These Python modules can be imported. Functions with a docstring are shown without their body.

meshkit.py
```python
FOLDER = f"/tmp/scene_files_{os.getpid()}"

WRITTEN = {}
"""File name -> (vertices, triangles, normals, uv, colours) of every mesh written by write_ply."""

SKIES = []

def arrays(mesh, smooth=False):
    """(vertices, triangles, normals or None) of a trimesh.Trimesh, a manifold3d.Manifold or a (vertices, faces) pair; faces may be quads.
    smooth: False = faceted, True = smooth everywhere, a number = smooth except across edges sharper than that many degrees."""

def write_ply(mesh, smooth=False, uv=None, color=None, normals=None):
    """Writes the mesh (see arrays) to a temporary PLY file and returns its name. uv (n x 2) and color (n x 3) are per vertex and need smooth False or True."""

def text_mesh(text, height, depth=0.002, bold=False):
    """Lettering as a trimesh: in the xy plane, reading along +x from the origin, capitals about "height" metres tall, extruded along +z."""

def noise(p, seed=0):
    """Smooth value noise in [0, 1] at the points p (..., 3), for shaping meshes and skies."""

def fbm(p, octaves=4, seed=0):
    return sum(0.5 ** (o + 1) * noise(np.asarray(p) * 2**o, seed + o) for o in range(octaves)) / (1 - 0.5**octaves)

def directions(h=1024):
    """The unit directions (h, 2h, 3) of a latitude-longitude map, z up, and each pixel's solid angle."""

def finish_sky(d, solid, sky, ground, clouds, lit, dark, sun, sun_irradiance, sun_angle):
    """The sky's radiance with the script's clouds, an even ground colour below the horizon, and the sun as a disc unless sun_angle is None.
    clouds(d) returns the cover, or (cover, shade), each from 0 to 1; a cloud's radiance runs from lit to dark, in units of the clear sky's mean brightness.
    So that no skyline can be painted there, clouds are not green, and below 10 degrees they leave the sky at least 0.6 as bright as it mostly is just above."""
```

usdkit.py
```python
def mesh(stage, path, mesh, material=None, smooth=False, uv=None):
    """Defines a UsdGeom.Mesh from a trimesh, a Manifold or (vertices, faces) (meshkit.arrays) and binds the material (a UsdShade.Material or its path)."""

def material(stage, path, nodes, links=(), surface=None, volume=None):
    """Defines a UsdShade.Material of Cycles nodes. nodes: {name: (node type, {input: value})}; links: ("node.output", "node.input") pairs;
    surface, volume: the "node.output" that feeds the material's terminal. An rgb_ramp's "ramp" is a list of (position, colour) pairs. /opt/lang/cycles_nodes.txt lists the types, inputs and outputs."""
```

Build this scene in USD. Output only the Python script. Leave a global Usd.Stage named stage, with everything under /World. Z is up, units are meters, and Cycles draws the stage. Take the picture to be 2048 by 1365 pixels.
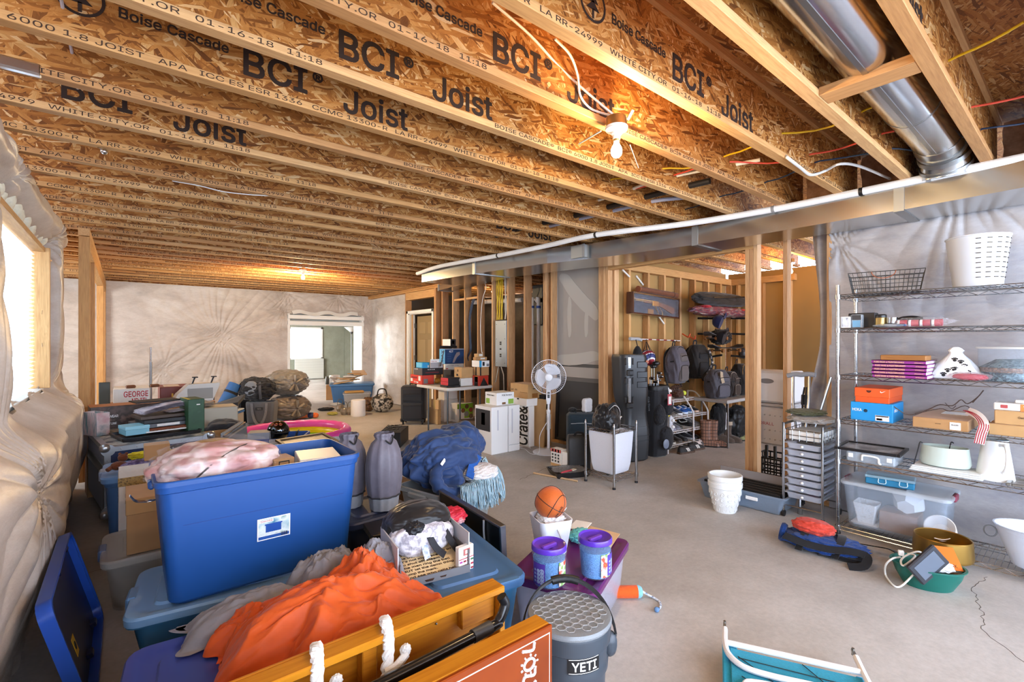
import math,random,numpy as np,trimesh,usdkit,meshkit
from trimesh import creation as C
import manifold3d as m3
from shapely.geometry import Polygon,box as sbox,LineString,Point
from shapely.ops import unary_union
from pxr import Usd,UsdGeom,UsdLux,UsdShade,Gf,Sdf,Vt

stage=Usd.Stage.CreateInMemory()
UsdGeom.SetStageUpAxis(stage,"Z")
UsdGeom.SetStageMetersPerUnit(stage,1.0)
UsdGeom.Xform.Define(stage,"/World")
R=random.Random(7)

# ------------------------------------------------------------------ camera, sky, lights, exposure
EYE,YAW,FPX,CX,CY=1.465,39.2,950.0,1024.0,682.5
cam=UsdGeom.Camera.Define(stage,"/World/camera")
cam.AddTranslateOp().Set((0,0,EYE));cam.AddRotateZOp().Set(-YAW);cam.AddRotateXOp().Set(90.0)
cam.CreateHorizontalApertureAttr(36.0);cam.CreateVerticalApertureAttr(24.0)
cam.CreateFocalLengthAttr(36.0*FPX/2048.0)
cam.CreateClippingRangeAttr((0.05,200.0))
cam.CreateExposureAttr(0.25)

dome=UsdLux.DomeLight.Define(stage,"/World/sky")
dome.CreateColorAttr((0.80,0.93,1.16));dome.CreateIntensityAttr(2.5)

def rect_light(name,loc,rot,w,h,color,inten):
    l=UsdLux.RectLight.Define(stage,"/World/"+name)
    l.AddTranslateOp().Set(loc);l.AddRotateXYZOp().Set(rot)
    l.CreateWidthAttr(w);l.CreateHeightAttr(h);l.CreateColorAttr(color);l.CreateIntensityAttr(inten)
    return l
# daylight at the two windows (outside the blinds); a RectLight shines along its -z
rect_light("window_daylight",(-1.02,4.75,1.70),(0,-90,0),1.2,2.0,(0.86,0.94,1.0),2.2)
rect_light("far_window_daylight",(4.6,19.25,1.2),(-90,0,0),1.5,1.6,(0.95,0.98,1.0),300.0)
rect_light("closet_window_daylight",(-2.9,9.0,1.6),(0,-90,0),1.2,2.0,(0.95,0.98,1.0),20.0)
rect_light("far_room_side_daylight",(-.6,15.4,1.5),(0,-90,0),1.8,3.0,(0.97,0.99,1.0),48.0)
def bulb_light(name,loc,inten,r=0.03,col=(1.0,0.70,0.36)):
    l=UsdLux.SphereLight.Define(stage,"/World/"+name)
    l.AddTranslateOp().Set(loc);l.CreateRadiusAttr(r);l.CreateColorAttr(col);l.CreateIntensityAttr(inten)
bulb_light("bulb_glow_near",(1.97,1.50,2.43),1300.0,0.034)
bulb_light("bulb_glow_far",(2.26,8.2,2.46),4600.0)
bulb_light("bulb_glow_mechanical",(6.1,8.1,2.42),700.0)
bulb_light("bulb_glow_closet",(7.15,2.66,2.44),900.0,.03,(1.0,.56,.16))
bulb_light("bulb_glow_behind",(1.6,-1.2,2.46),600.0)

# ------------------------------------------------------------------ helpers: view geometry (pixels of the 2048 x 1365 photo to places in the room)
_s,_c=math.sin(math.radians(YAW)),math.cos(math.radians(YAW))
def ray(px,py):
    u,v=(px-CX)/FPX,(CY-py)/FPX
    return np.array([_s+u*_c,_c-u*_s,v])
def at(px,py,z=0.0):
    d=ray(px,py);t=(z-EYE)/d[2]
    return np.array([d[0]*t,d[1]*t,z])
def at_d(px,py,t):
    d=ray(px,py)*t
    return np.array([d[0],d[1],EYE+d[2]])
def at_x(px,py,X):
    d=ray(px,py);t=X/d[0]
    return np.array([X,d[1]*t,EYE+d[2]*t])
def at_y(px,py,Y):
    d=ray(px,py);t=Y/d[1]
    return np.array([d[0]*t,Y,EYE+d[2]*t])
def depth_of(p):return p[0]*_s+p[1]*_c
def px_of(p):
    t=depth_of(p);return CX+FPX*(p[0]*_c-p[1]*_s)/t

# ------------------------------------------------------------------ helpers: materials
def lin(h):
    if not isinstance(h,str):return tuple(h)
    h=h.lstrip('#')
    return tuple((c/12.92 if c<=.04045 else((c+.055)/1.055)**2.4)for c in(int(h[i:i+2],16)/255 for i in(0,2,4)))
_M={}
def _new(nodes,links,surface,key):
    p="/World/Looks/look_%03d"%len(_M)
    _M[key]=usdkit.material(stage,p,nodes,links,surface=surface);return _M[key]
UsdGeom.Scope.Define(stage,"/World/Looks")
def plain(h,rough=.45,metal=0.,spec=.5,coat=0.):
    k=('p',h,rough,metal,spec,coat)
    return _M.get(k)or _new({"p":("principled_bsdf",dict(base_color=lin(h),roughness=rough,metallic=metal,specular_ior_level=spec,coat_weight=coat))},[],"p.BSDF",k)
def fabric(h,scale=60.,var=.25,bump=.3,rough=.9,h2=None):
    k=('f',h,scale,var,bump,rough,h2)
    if k in _M:return _M[k]
    a=np.array(lin(h));b=np.array(lin(h2))if h2 else a*(1-var)
    return _new({"t":("texture_coordinate",{}),"n":("noise_texture",dict(scale=scale,detail=3.,roughness=.6)),"r":("rgb_ramp",{"ramp":[(.3,tuple(b)),(.7,tuple(a))]}),
        "b":("bump",dict(strength=bump,distance=.004)),"p":("principled_bsdf",dict(roughness=rough,specular_ior_level=.3,sheen_weight=.15))},
        [("t.object","n.vector"),("n.fac","r.fac"),("r.color","p.base_color"),("n.fac","b.height"),("b.normal","p.normal")],"p.BSDF",k)
def card(h):return fabric(h,9.,.10,.03,.75)
def metal(h="#c9cacb",rough=.25):return plain(h,rough,1.)
def clear(h="#dfe6ea",fac=.35,rough=.25):
    """thin see-through plastic: fac is how much of it is solid"""
    k=('c',h,fac,rough)
    return _M.get(k)or _new({"t":("transparent_bsdf",dict(color=(.97,.98,1.))),"p":("principled_bsdf",dict(base_color=lin(h),roughness=rough)),"m":("mix_closure",dict(fac=fac))},
        [("t.BSDF","m.closure1"),("p.BSDF","m.closure2")],"m.closure",k)
def cloth_through(h,tr=.5):
    k=('ct',h,tr)
    return _M.get(k)or _new({"t":("translucent_bsdf",dict(color=lin(h))),"p":("diffuse_bsdf",dict(color=lin(h))),"m":("mix_closure",dict(fac=tr))},
        [("p.BSDF","m.closure1"),("t.BSDF","m.closure2")],"m.closure",k)
def glow(h,s):
    k=('g',h,s)
    return _M.get(k)or _new({"e":("emission",dict(color=lin(h),strength=s))},[],"e.emission",k)
def pattern(cols,scale=20.,stretch=(1,1,1),rough=.5,sharp=False,kind="noise",dist=0.):
    """blotches of several colours"""
    k=('pt',tuple(cols),scale,stretch,rough,sharp,kind,dist)
    if k in _M:return _M[k]
    n=len(cols);st=[((i+.5)/n*.6+.2,lin(c))for i,c in enumerate(cols)]
    nd={"t":("texture_coordinate",{}),"mp":("mapping",dict(scale=stretch)),"r":("rgb_ramp",{"ramp":st,"interpolate":not sharp}),"p":("principled_bsdf",dict(roughness=rough))}
    if kind=="noise":
        nd["n"]=("noise_texture",dict(scale=scale,detail=3.,distortion=dist));l=[("n.fac","r.fac")]
    else:
        nd["n"]=("voronoi_texture",dict(scale=scale));nd["s"]=("separate_color",{});l=[("n.color","s.color"),("s.r","r.fac")]
    return _new(nd,[("t.object","mp.vector"),("mp.vector","n.vector")]+l+[("r.color","p.base_color")],"p.BSDF",k)
def wood(light,dark,axis=2,rough=.6,sc=1.,seed=0.,coord="object",coat=0.,grain=9.):
    k=('w',light,dark,axis,rough,sc,seed,coord,coat,grain)
    if k in _M:return _M[k]
    s=[14.*sc,14.*sc,14.*sc];s[axis]=.9*sc
    a,b=np.array(lin(light)),np.array(lin(dark))
    src=("t.object" if coord=="object" else "g.position")
    nd={"t":("texture_coordinate",{}),"g":("geometry",{}),"mp":("mapping",dict(scale=tuple(s),location=(seed*3.1,seed*1.7,seed*2.3))),
        "n":("noise_texture",dict(scale=1.6,detail=2.,distortion=.6)),
        "mu":("math",dict(math_type="multiply",value2=grain)),"fr":("math",dict(math_type="pingpong",value2=.5)),
        "n2":("noise_texture",dict(scale=7.,detail=3.)),"k":("voronoi_texture",dict(scale=.55)),
        "r":("rgb_ramp",{"ramp":[(0.,tuple(a*.72+b*.28)),(.5,tuple(a)),(1.,tuple(a*.85+b*.15))]}),
        "r2":("rgb_ramp",{"ramp":[(.25,tuple(b)),(.6,(1.,1.,1.))]}),
        "kr":("rgb_ramp",{"ramp":[(0.,(.30,.16,.08)),(.06,(.55,.36,.22)),(.12,(1.,1.,1.))]}),
        "m":("mix",dict(mix_type="multiply",fac=.35)),"m2":("mix",dict(mix_type="multiply",fac=.8)),
        "p":("principled_bsdf",dict(roughness=rough,coat_weight=coat,coat_roughness=.12,specular_ior_level=.3))}
    ln=[(src,"mp.vector"),("mp.vector","n.vector"),("mp.vector","n2.vector"),("mp.vector","k.vector"),("n.fac","mu.value1"),("mu.value","fr.value1"),("fr.value","mu2.value1"),("mu2.value","r.fac"),
        ("n2.fac","r2.fac"),("r.color","m.color1"),("r2.color","m.color2"),("m.color","m2.color1"),("k.distance","kr.fac"),("kr.color","m2.color2"),("m2.color","p.base_color")]
    nd["mu2"]=("math",dict(math_type="multiply",value2=2.))
    return _new(nd,ln,"p.BSDF",k)
def osb(tint=(1.,1.,1.),flat=False,key=0):
    """strand board: long flakes lying every way, each with its own tone and grain"""
    k=('osb',tint,flat,key)
    if k in _M:return _M[k]
    T=lambda h:tuple(np.array(lin(h))*tint)
    nd={"g":("geometry",{}),"p":("principled_bsdf",dict(roughness=.62,specular_ior_level=.3)),"b":("bump",dict(strength=.3,distance=.003)),
        "dn":("noise_texture",dict(scale=5.,detail=2.)),"dm":("vector_math",dict(math_type="multiply",vector2=(.05,.05,.05))),"da":("vector_math",dict(math_type="add"))}
    ln=[("b.normal","p.normal"),("g.position","dn.vector"),("dn.color","dm.vector1"),("g.position","da.vector1"),("dm.vector","da.vector2")]
    cols=[(0.,T("#6b3d16")),(.18,T("#8f5722")),(.42,T("#a96c2e")),(.7,T("#bb8040")),(.9,T("#cd9c5e")),(1.,T("#dcb888"))]
    L=((.15,.13,.022),(-.45,.11,.016),(.75,.10,.018),(-.95,.12,.014),(1.4,.09,.012))
    prev=None
    for i,(ang,ln_,wd)in enumerate(L):
        rot,sc=((0.,0.,ang+1.57),(ln_,wd,1.))if flat else((0.,ang,0.),(wd,1.,ln_))
        nd["mp%d"%i]=("mapping",dict(mapping_type="texture",rotation=rot,scale=sc,location=(i*3.3+key*5.7,0.,i*2.1)))
        nd["v%d"%i]=("voronoi_texture",dict(scale=1.,randomness=1.,feature="f1",metric="manhattan" if i%2 else "euclidean"))
        nd["s%d"%i]=("separate_color",{});nd["r%d"%i]=("rgb_ramp",{"ramp":cols})
        nd["gn%d"%i]=("noise_texture",dict(scale=5.,detail=2.));nd["gr%d"%i]=("rgb_ramp",{"ramp":[(.3,(.74,.70,.66)),(.62,(1.,1.,1.))]});nd["gm%d"%i]=("mix",dict(mix_type="multiply",fac=.75))
        ln+=[("da.vector","mp%d.vector"%i),("mp%d.vector"%i,"v%d.vector"%i),("v%d.color"%i,"s%d.color"%i),("s%d.r"%i,"r%d.fac"%i),
            ("mp%d.vector"%i,"gn%d.vector"%i),("gn%d.fac"%i,"gr%d.fac"%i),("r%d.color"%i,"gm%d.color1"%i),("gr%d.color"%i,"gm%d.color2"%i)]
        if prev is None:prev="gm0.color"
        else:
            nd["c%d"%i]=("math",dict(math_type="greater_than",value2=.62));nd["m%d"%i]=("mix",dict(mix_type="mix"))
            ln+=[("s%d.g"%i,"c%d.value1"%i),("c%d.value"%i,"m%d.fac"%i),(prev,"m%d.color1"%i),("gm%d.color"%i,"m%d.color2"%i)];prev="m%d.color"%i
    ln+=[(prev,"p.base_color"),("s1.b","b.height")]
    return _new(nd,ln,"p.BSDF",k)
def concrete(cols,k0):
    k=('con',k0)
    if k in _M:return _M[k]
    nd={"g":("geometry",{}),"n":("noise_texture",dict(scale=.55,detail=6.,roughness=.62,distortion=.4)),"n2":("noise_texture",dict(scale=35.,detail=4.,roughness=.7)),"n3":("noise_texture",dict(scale=3.,detail=5.,roughness=.65)),
        "r":("rgb_ramp",{"ramp":[(.28,lin(cols[0])),(.5,lin(cols[1])),(.72,lin(cols[2]))]}),"r2":("rgb_ramp",{"ramp":[(.3,(.72,.72,.72)),(.7,(1.,1.,1.))]}),"r3":("rgb_ramp",{"ramp":[(.3,(.78,.77,.75)),(.65,(1.,1.,1.))]}),
        "m":("mix",dict(mix_type="multiply",fac=.55)),"m2":("mix",dict(mix_type="multiply",fac=.75)),"b":("bump",dict(strength=.12,distance=.004)),"p":("principled_bsdf",dict(roughness=.62,specular_ior_level=.35))}
    ln=[("g.position",x+".vector")for x in("n","n2","n3")]+[("n.fac","r.fac"),("n2.fac","r2.fac"),("n3.fac","r3.fac"),("r.color","m.color1"),("r2.color","m.color2"),("m.color","m2.color1"),("r3.color","m2.color2"),
        ("m2.color","p.base_color"),("n2.fac","b.height"),("b.normal","p.normal")]
    return _new(nd,ln,"p.BSDF",k)

# ------------------------------------------------------------------ helpers: meshes
def cat(*ms):
    ms=[m for m in ms if m is not None]
    return trimesh.util.concatenate([to_tri(m)for m in ms])
def to_tri(m):
    if isinstance(m,trimesh.Trimesh):return m
    v,f,_=meshkit.arrays(m);return trimesh.Trimesh(v,f,process=False)
def mv(m,x=0,y=0,z=0):
    m=to_tri(m).copy();m.apply_translation((x,y,z));return m
def rt(m,ang,axis=(0,0,1),p=(0,0,0)):
    m=to_tri(m).copy();m.apply_transform(trimesh.transformations.rotation_matrix(math.radians(ang),axis,p));return m
def frame(m,o,x,y):
    """carry a mesh's x and y axes to directions x and y, its origin to o"""
    m=to_tri(m).copy();x=np.array(x,float);y=np.array(y,float);x/=np.linalg.norm(x);y-=x*(x@y);y/=np.linalg.norm(y)
    T=np.eye(4);T[:3,0],T[:3,1],T[:3,2],T[:3,3]=x,y,np.cross(x,y),o
    m.apply_transform(T);return m
def bx(x0,x1,y0,y1,z0,z1,c=0.):
    """box by bounds with a chamfer c"""
    lo,hi=np.minimum((x0,y0,z0),(x1,y1,z1)),np.maximum((x0,y0,z0),(x1,y1,z1))
    if c<=0:return mv(C.box(hi-lo),*((lo+hi)/2))
    c=min(c,(hi-lo).min()*.45);pts=[]
    for i in range(8):
        p=[hi[k]if i>>k&1 else lo[k]for k in range(3)];s=[-1 if i>>k&1 else 1 for k in range(3)]
        for k in range(3):
            q=[p[j]+s[j]*c for j in range(3)];q[k]=p[k];pts.append(q)
    return to_tri(m3.Manifold.hull_points(np.array(pts)))
def rr(lx,ly,r,n=5):
    r=min(r,lx/2-1e-4,ly/2-1e-4);out=[]
    for cx,cy,a0 in((lx/2-r,ly/2-r,0),(-lx/2+r,ly/2-r,90),(-lx/2+r,-ly/2+r,180),(lx/2-r,-ly/2+r,270)):
        for i in range(n):a=math.radians(a0+90*i/(n-1));out.append((cx+r*math.cos(a),cy+r*math.sin(a)))
    return np.array(out)
def loft(secs,cap=(True,True),closed=False):
    """skin through rings of points (each n x 3)"""
    n=len(secs[0]);V=np.vstack(secs);F=[]
    k=len(secs)
    for s in range(k if closed else k-1):
        a,b=s*n,((s+1)%k)*n
        for i in range(n):
            j=(i+1)%n;F+=[[a+i,a+j,b+j],[a+i,b+j,b+i]]
    if not closed:
        for s,c_ in((0,cap[0]),(k-1,cap[1])):
            if c_:
                V=np.vstack([V,np.asarray(secs[s]).mean(0)]);q=len(V)-1
                for i in range(n):
                    j=(i+1)%n;F.append([q,s*n+j,s*n+i]if s==0 else[q,s*n+i,s*n+j])
    return trimesh.Trimesh(V,np.array(F),process=False)
def shell(prof,cap=(True,True),n=5):
    """prof: (lx, ly, corner radius, z) rounded rectangles from the foot up, then in and down"""
    return loft([np.column_stack([rr(a,b,r,n),np.full(4*n,z)])for a,b,r,z in prof],cap)
def lathe(prof,n=32):
    p=np.array(prof,float);m=[]
    ang=np.linspace(0,2*np.pi,n,endpoint=False)
    return loft([np.column_stack([r*np.cos(ang),r*np.sin(ang),np.full(n,z)])for r,z in np.maximum(p,[1e-4,-9])],(True,True))
def spl(pts,n=6):
    p=np.array(pts,float);q=np.vstack([2*p[0]-p[1],p,2*p[-1]-p[-2]]);out=[]
    for i in range(1,len(q)-2):
        for k in range(n):
            t=k/n;a,b,c,d=q[i-1],q[i],q[i+1],q[i+2]
            out.append(.5*(2*b+(c-a)*t+(2*a-5*b+4*c-d)*t*t+(3*b-a-3*c+d)*t**3))
    return np.array(out+[p[-1]])
def tube(pts,r,n=6,closed=False,oval=None):
    p=np.array(pts,float);k=len(p)
    d=np.roll(p,-1,0)-np.roll(p,1,0)if closed else np.gradient(p,axis=0)
    d/=np.linalg.norm(d,axis=1,keepdims=True)+1e-12
    up=np.array([0,0,1.])if abs(d[0][2])<.9 else np.array([1.,0,0]);secs=[]
    r=np.broadcast_to(r,(k,));ang=np.linspace(0,2*np.pi,n,endpoint=False)
    a=np.cross(d[0],up)
    for i in range(k):
        a=a-d[i]*(a@d[i]);a/=np.linalg.norm(a)+1e-12;b=np.cross(d[i],a)
        w,h=(r[i],r[i])if oval is None else(oval[0],oval[1])
        secs.append(p[i]+np.outer(np.cos(ang)*w,a)+np.outer(np.sin(ang)*h,b))
    return loft(secs,(True,True),closed)
def ribbon(pts,w,t=.004,up=(0,0,1)):
    """a strap: w wide across, t thick along `up`"""
    p=np.array(pts,float);d=np.gradient(p,axis=0);d/=np.linalg.norm(d,axis=1,keepdims=True)+1e-12;secs=[]
    for i in range(len(p)):
        u=np.array(up[i]if np.ndim(up)==2 else up,float);s=np.cross(d[i],u);s/=np.linalg.norm(s)+1e-9;nn=np.cross(s,d[i])
        secs.append(np.array([p[i]+s*w/2+nn*t/2,p[i]-s*w/2+nn*t/2,p[i]-s*w/2-nn*t/2,p[i]+s*w/2-nn*t/2]))
    return loft(secs)
def line(a,b,r,n=6):return tube([a,b],r,n)
def lines(segs,r,n=4):return cat(*[line(a,b,r,n)for a,b in segs])
def ball(r,c=(0,0,0),sub=3):return mv(C.icosphere(sub,r),*c)
def blob(rx,ry,rz,amp=.12,sc=3.,seed=0,sub=5,flat=.0,sq=2.2,fold=.5,stretch=(1,1,1)):
    """crumpled soft heap: a rounded block whose surface is folded; its foot lies flat on z = 0"""
    m=C.icosphere(sub,1.);v=np.array(m.vertices)
    v=v/(np.abs(v)**sq).sum(1,keepdims=True)**(1/sq);q=v*np.array(stretch)*sc+seed*7.3
    f=meshkit.fbm(q,2,seed);g=np.abs(meshkit.fbm(q*1.25+3.1,2,seed+9)-.5)*2;g=g+.35*np.abs(meshkit.noise(q*3.1+1.7,seed+4)-.5)
    v=v*(1+amp*((f-.5)*2*(1-fold)+(g-.35)*2*fold))[:,None]*(rx,ry,rz)
    z0=-rz*(1-flat);v[:,2]=np.maximum(v[:,2],z0)-z0
    return trimesh.Trimesh(v,m.faces,process=False)
def ext(poly,h):return C.extrude_polygon(poly if not isinstance(poly,(list,np.ndarray))else Polygon(poly),h,engine="earcut")
_T={}
def txt(s,h,depth=.0008,bold=False):
    k=(s,h,depth,bold)
    if k not in _T:_T[k]=meshkit.text_mesh(s,h,depth,bold)
    return _T[k].copy()
def txt_w(s,w,h=None,depth=.0008,bold=False):
    """lettering stretched to a width"""
    m=txt(s,.1,depth,bold);b=m.bounds;sx=w/(b[1][0]-b[0][0]);sy=(h/.1)if h else sx
    m.apply_translation((-b[0][0],0,0));m.apply_transform(np.diag([sx,sy,1,1]));return m

# ------------------------------------------------------------------ helpers: scene objects
_N={}
def _path(name,parent=None):
    base=(str(parent.GetPath())if parent is not None else "/World")+"/"+name
    k=_N.get(base,0);_N[base]=k+1
    return base if k==0 else base+"_%03d"%k
def keys(p,**kw):
    for k,v in kw.items():
        if v:p.SetCustomDataByKey(k,v)
    return p
def thing(name,label,category,loc=(0,0,0),rz=0.,group=None,tilt=None):
    x=UsdGeom.Xform.Define(stage,_path(name));x.AddTranslateOp().Set(tuple(map(float,loc)))
    if rz:x.AddRotateZOp().Set(float(rz))
    if tilt:x.AddRotateXYZOp().Set(tuple(map(float,tilt)))
    return keys(x.GetPrim(),label=label,category=category,group=group)
def struct(name,label=None):
    return keys(UsdGeom.Xform.Define(stage,_path(name)).GetPrim(),kind="structure",label=label)
def obj(name,mesh,m,parent=None,smooth=35,loc=None,label=None,kind=None):
    if isinstance(mesh,(list,)):mesh=cat(*mesh)
    p=usdkit.mesh(stage,_path(name,parent),mesh,m,smooth=smooth)
    p.CreateDoubleSidedAttr(True)
    if loc is not None:p.AddTranslateOp().Set(tuple(map(float,loc)))
    return keys(p.GetPrim(),label=label,kind=kind)
def each(name,meshes,m,parent,smooth=35):
    return[obj(name,q,m,parent,smooth)for q in meshes]
def solo(name,mesh,m,label,category,loc=(0,0,0),rz=0.,group=None,smooth=35):
    p=usdkit.mesh(stage,_path(name),mesh,m,smooth=smooth);p.CreateDoubleSidedAttr(True)
    p.AddTranslateOp().Set(tuple(map(float,loc)))
    if rz:p.AddRotateZOp().Set(float(rz))
    return keys(p.GetPrim(),label=label,category=category,group=group)
# ------------------------------------------------------------------ the room
JZ,JD,FLW,FLT=EYE+1.138,.39,.058,.036  # underside of the joists, joist depth, flange width and thickness
SUB=JZ+JD
XL,XR,YF,YB=-.56,4.82,11.75,-3.0
W1=[wood(a,b,ax,.62,1.,s,"position")for ax in(0,1,2)for s,(a,b)in enumerate((("#c99a62","#a67a4a"),("#bd8d5a","#976b40"),("#d0a571","#b08552")))]
WX,WY,WZ=W1[0:3],W1[3:6],W1[6:9]
WZH=[wood(a,b,2,.6,1.,s+5.,"position")for s,(a,b)in enumerate((("#c4996c","#9a7046"),("#b88c62","#8e643c"),("#cfa67a","#a67c50")))]
INK,INK2=plain("#2b1a10",.8),plain("#3a2616",.8)

fl=struct("floor","bare grey concrete basement floor slab")
FLOOR=concrete(("#a8a29b","#bab6b1","#c9c6c2"),'floor')
obj("slab",bx(-3.2,9.2,YB,20.2,-.12,0),FLOOR,fl,False)
def crack(pts,w=.0022,seed=0):
    rr_=random.Random(seed);out=[]
    P=[np.array(p[:2])for p in pts];Q=[P[0]]
    for a,b in zip(P,P[1:]):
        L=np.linalg.norm(b-a);k=max(2,int(L/.03));nrm=np.array([-(b-a)[1],(b-a)[0]])/L
        for i in range(1,k+1):Q.append(a+(b-a)*i/k+nrm*rr_.uniform(-.011,.011)*(i<k))
    return ribbon([(q[0],q[1],.0004)for q in Q],w,.0006)
obj("crack",crack([at(1975,1155),at(1945,1175),at(1958,1210),at(1968,1240),at(1962,1258),at(2010,1295),at(2048,1325)],.0022,1),plain("#3c3733",.95),fl,False)
obj("crack",crack([at(1040,960),at(1120,925),at(1170,908)],.004,2),plain("#6d625a",.95),fl,False)
obj("crack",crack([at(130,1160),at(200,1140),at(270,1125)],.003,3),plain("#6d625a",.95),fl,False)

ce=struct("ceiling","open ceiling of engineered wood joists under strand board")
obj("subfloor",bx(-3.2,9.2,YB,20.2,SUB,SUB+.03),osb((.80,.78,.74),True),ce,False)
FTXT="BOISE CASCADE®  BCI® 6000 1.8 JOIST   APA   ICC ES ESR 1336   CCMC 13300-R   LA RR-24999   WHITE CITY.OR   01-16-18   11:18"
WEBM=[osb((1.,1.,1.),False,i)for i in range(3)]
def tree_logo(r):
    ring=Point(0,0).buffer(r).difference(Point(0,0).buffer(r*.86));t=[]
    for k in range(3):
        y=-.35+.38*k;w=.5-.1*k
        t.append(Polygon([(-w*r,y*r),(w*r,y*r),(0,(y+.5)*r)]))
    t.append(sbox(-.08*r,-.8*r,.08*r,-.3*r))
    return ext(unary_union([ring.intersection(sbox(-9,-9,9,9))]+[x.buffer(0)for x in t]).buffer(.0005),.0008)if False else cat(*[ext(g,.0008)for g in[ring]+t])
def web_print():
    big=txt("BCI",.118,.0008,True);w=big.bounds[1][0]
    reg=mv(txt("®",.06,.0008,True),w+.02,.06);j=mv(txt("Joist",.118,.0008,True),w+.17,-.03)
    small=mv(txt("Boise Cascade",.040,.0008,True),-.43,.07)
    return cat(big,reg,j,small,mv(tree_logo(.075),-.54,.10))
WP=web_print()
_jn=0
def joist(y,x0=XL+.05,x1=4.72,seed=0,text=True,web=None,toff=0.):
    """one joist along x with its centre line at y"""
    global _jn
    j=UsdGeom.Xform.Define(stage,_path("joist",ce)).GetPrim();rj=random.Random(seed)
    obj("web",bx(x0,x1,y-.005,y+.005,JZ+FLT,SUB-FLT),WEBM[seed%3],j,False)
    h=FLW/2
    obj("bottom_flange",bx(x0,x1,y-h,y+h,JZ,JZ+FLT,.002),WX[seed%3],j,False)
    obj("top_flange",bx(x0,x1,y-h,y+h,SUB-FLT,SUB),WX[(seed+1)%3],j,False)
    if text:
        m=txt_w(FTXT,3.35,.021);L=3.35;parts=[];x=x0-rj.uniform(0,2.4)+toff
        while x<x1:
            q=frame(m,(x,y-h-.0004,JZ+.008),(1,0,0),(0,0,1));b=q.bounds
            if b[0][0]<x0 or b[1][0]>x1:  # cut the print at the ends of the joist
                cc=q.triangles_center[:,0];q.update_faces((cc>x0)&(cc<x1));q.remove_unreferenced_vertices()
            if len(q.faces):parts.append(q)
            x+=L+.9
        if parts:obj("lettering",cat(*parts),INK2,j,False)
    if web is not None:
        obj("stencil",frame(WP,(web,y-.006,JZ+.085),(1,0,0),(0,0,1)),INK,j,False)
Y0=2.058
for n in range(-7,24):
    y=Y0+.4064*n
    if y>YF-.05:break
    web={0:.70,1:.407,3:at_y(115,230,y)[0],5:3.1,-1:1.223,-2:1.96,-4:at_y(1705,285,y)[0]}.get(n)
    tx={1:at_y(200,90,y)[0],0:at_y(880,212,y)[0],2:at_y(675,297,y)[0],-1:at_y(1145,215,y)[0],-2:at_y(1448,245,y)[0]}.get(n)
    far=y>1.9
    joist(y,x0=(-3.0 if y>6.3 else XL+.02),x1=(8.0 if far else 4.70),seed=n+20,text=(n>=-2),web=web)
    if n in(9,13):pass
# end board (rim) beyond the last joist and batts of insulation at the joists' right ends
obj("rim_board",bx(-3.2,9.0,YF-.03,YF,JZ,SUB),osb((.8,.78,.75),False,5),ce,False)
PINK=fabric("#b98f72",14.,.35,.6,.95,"#8d6449")
for n in range(-6,-1):
    y=Y0+.4064*n+.2032
    b=C.box((.12,.34,.36)).subdivide().subdivide().subdivide();v=np.array(b.vertices);v+=(meshkit.fbm(v*9+n,3)-.5)[:,None]*.06;b.vertices=v
    obj("insulation_batt",mv(b,4.76,y,JZ+.19),PINK,ce)

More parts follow.
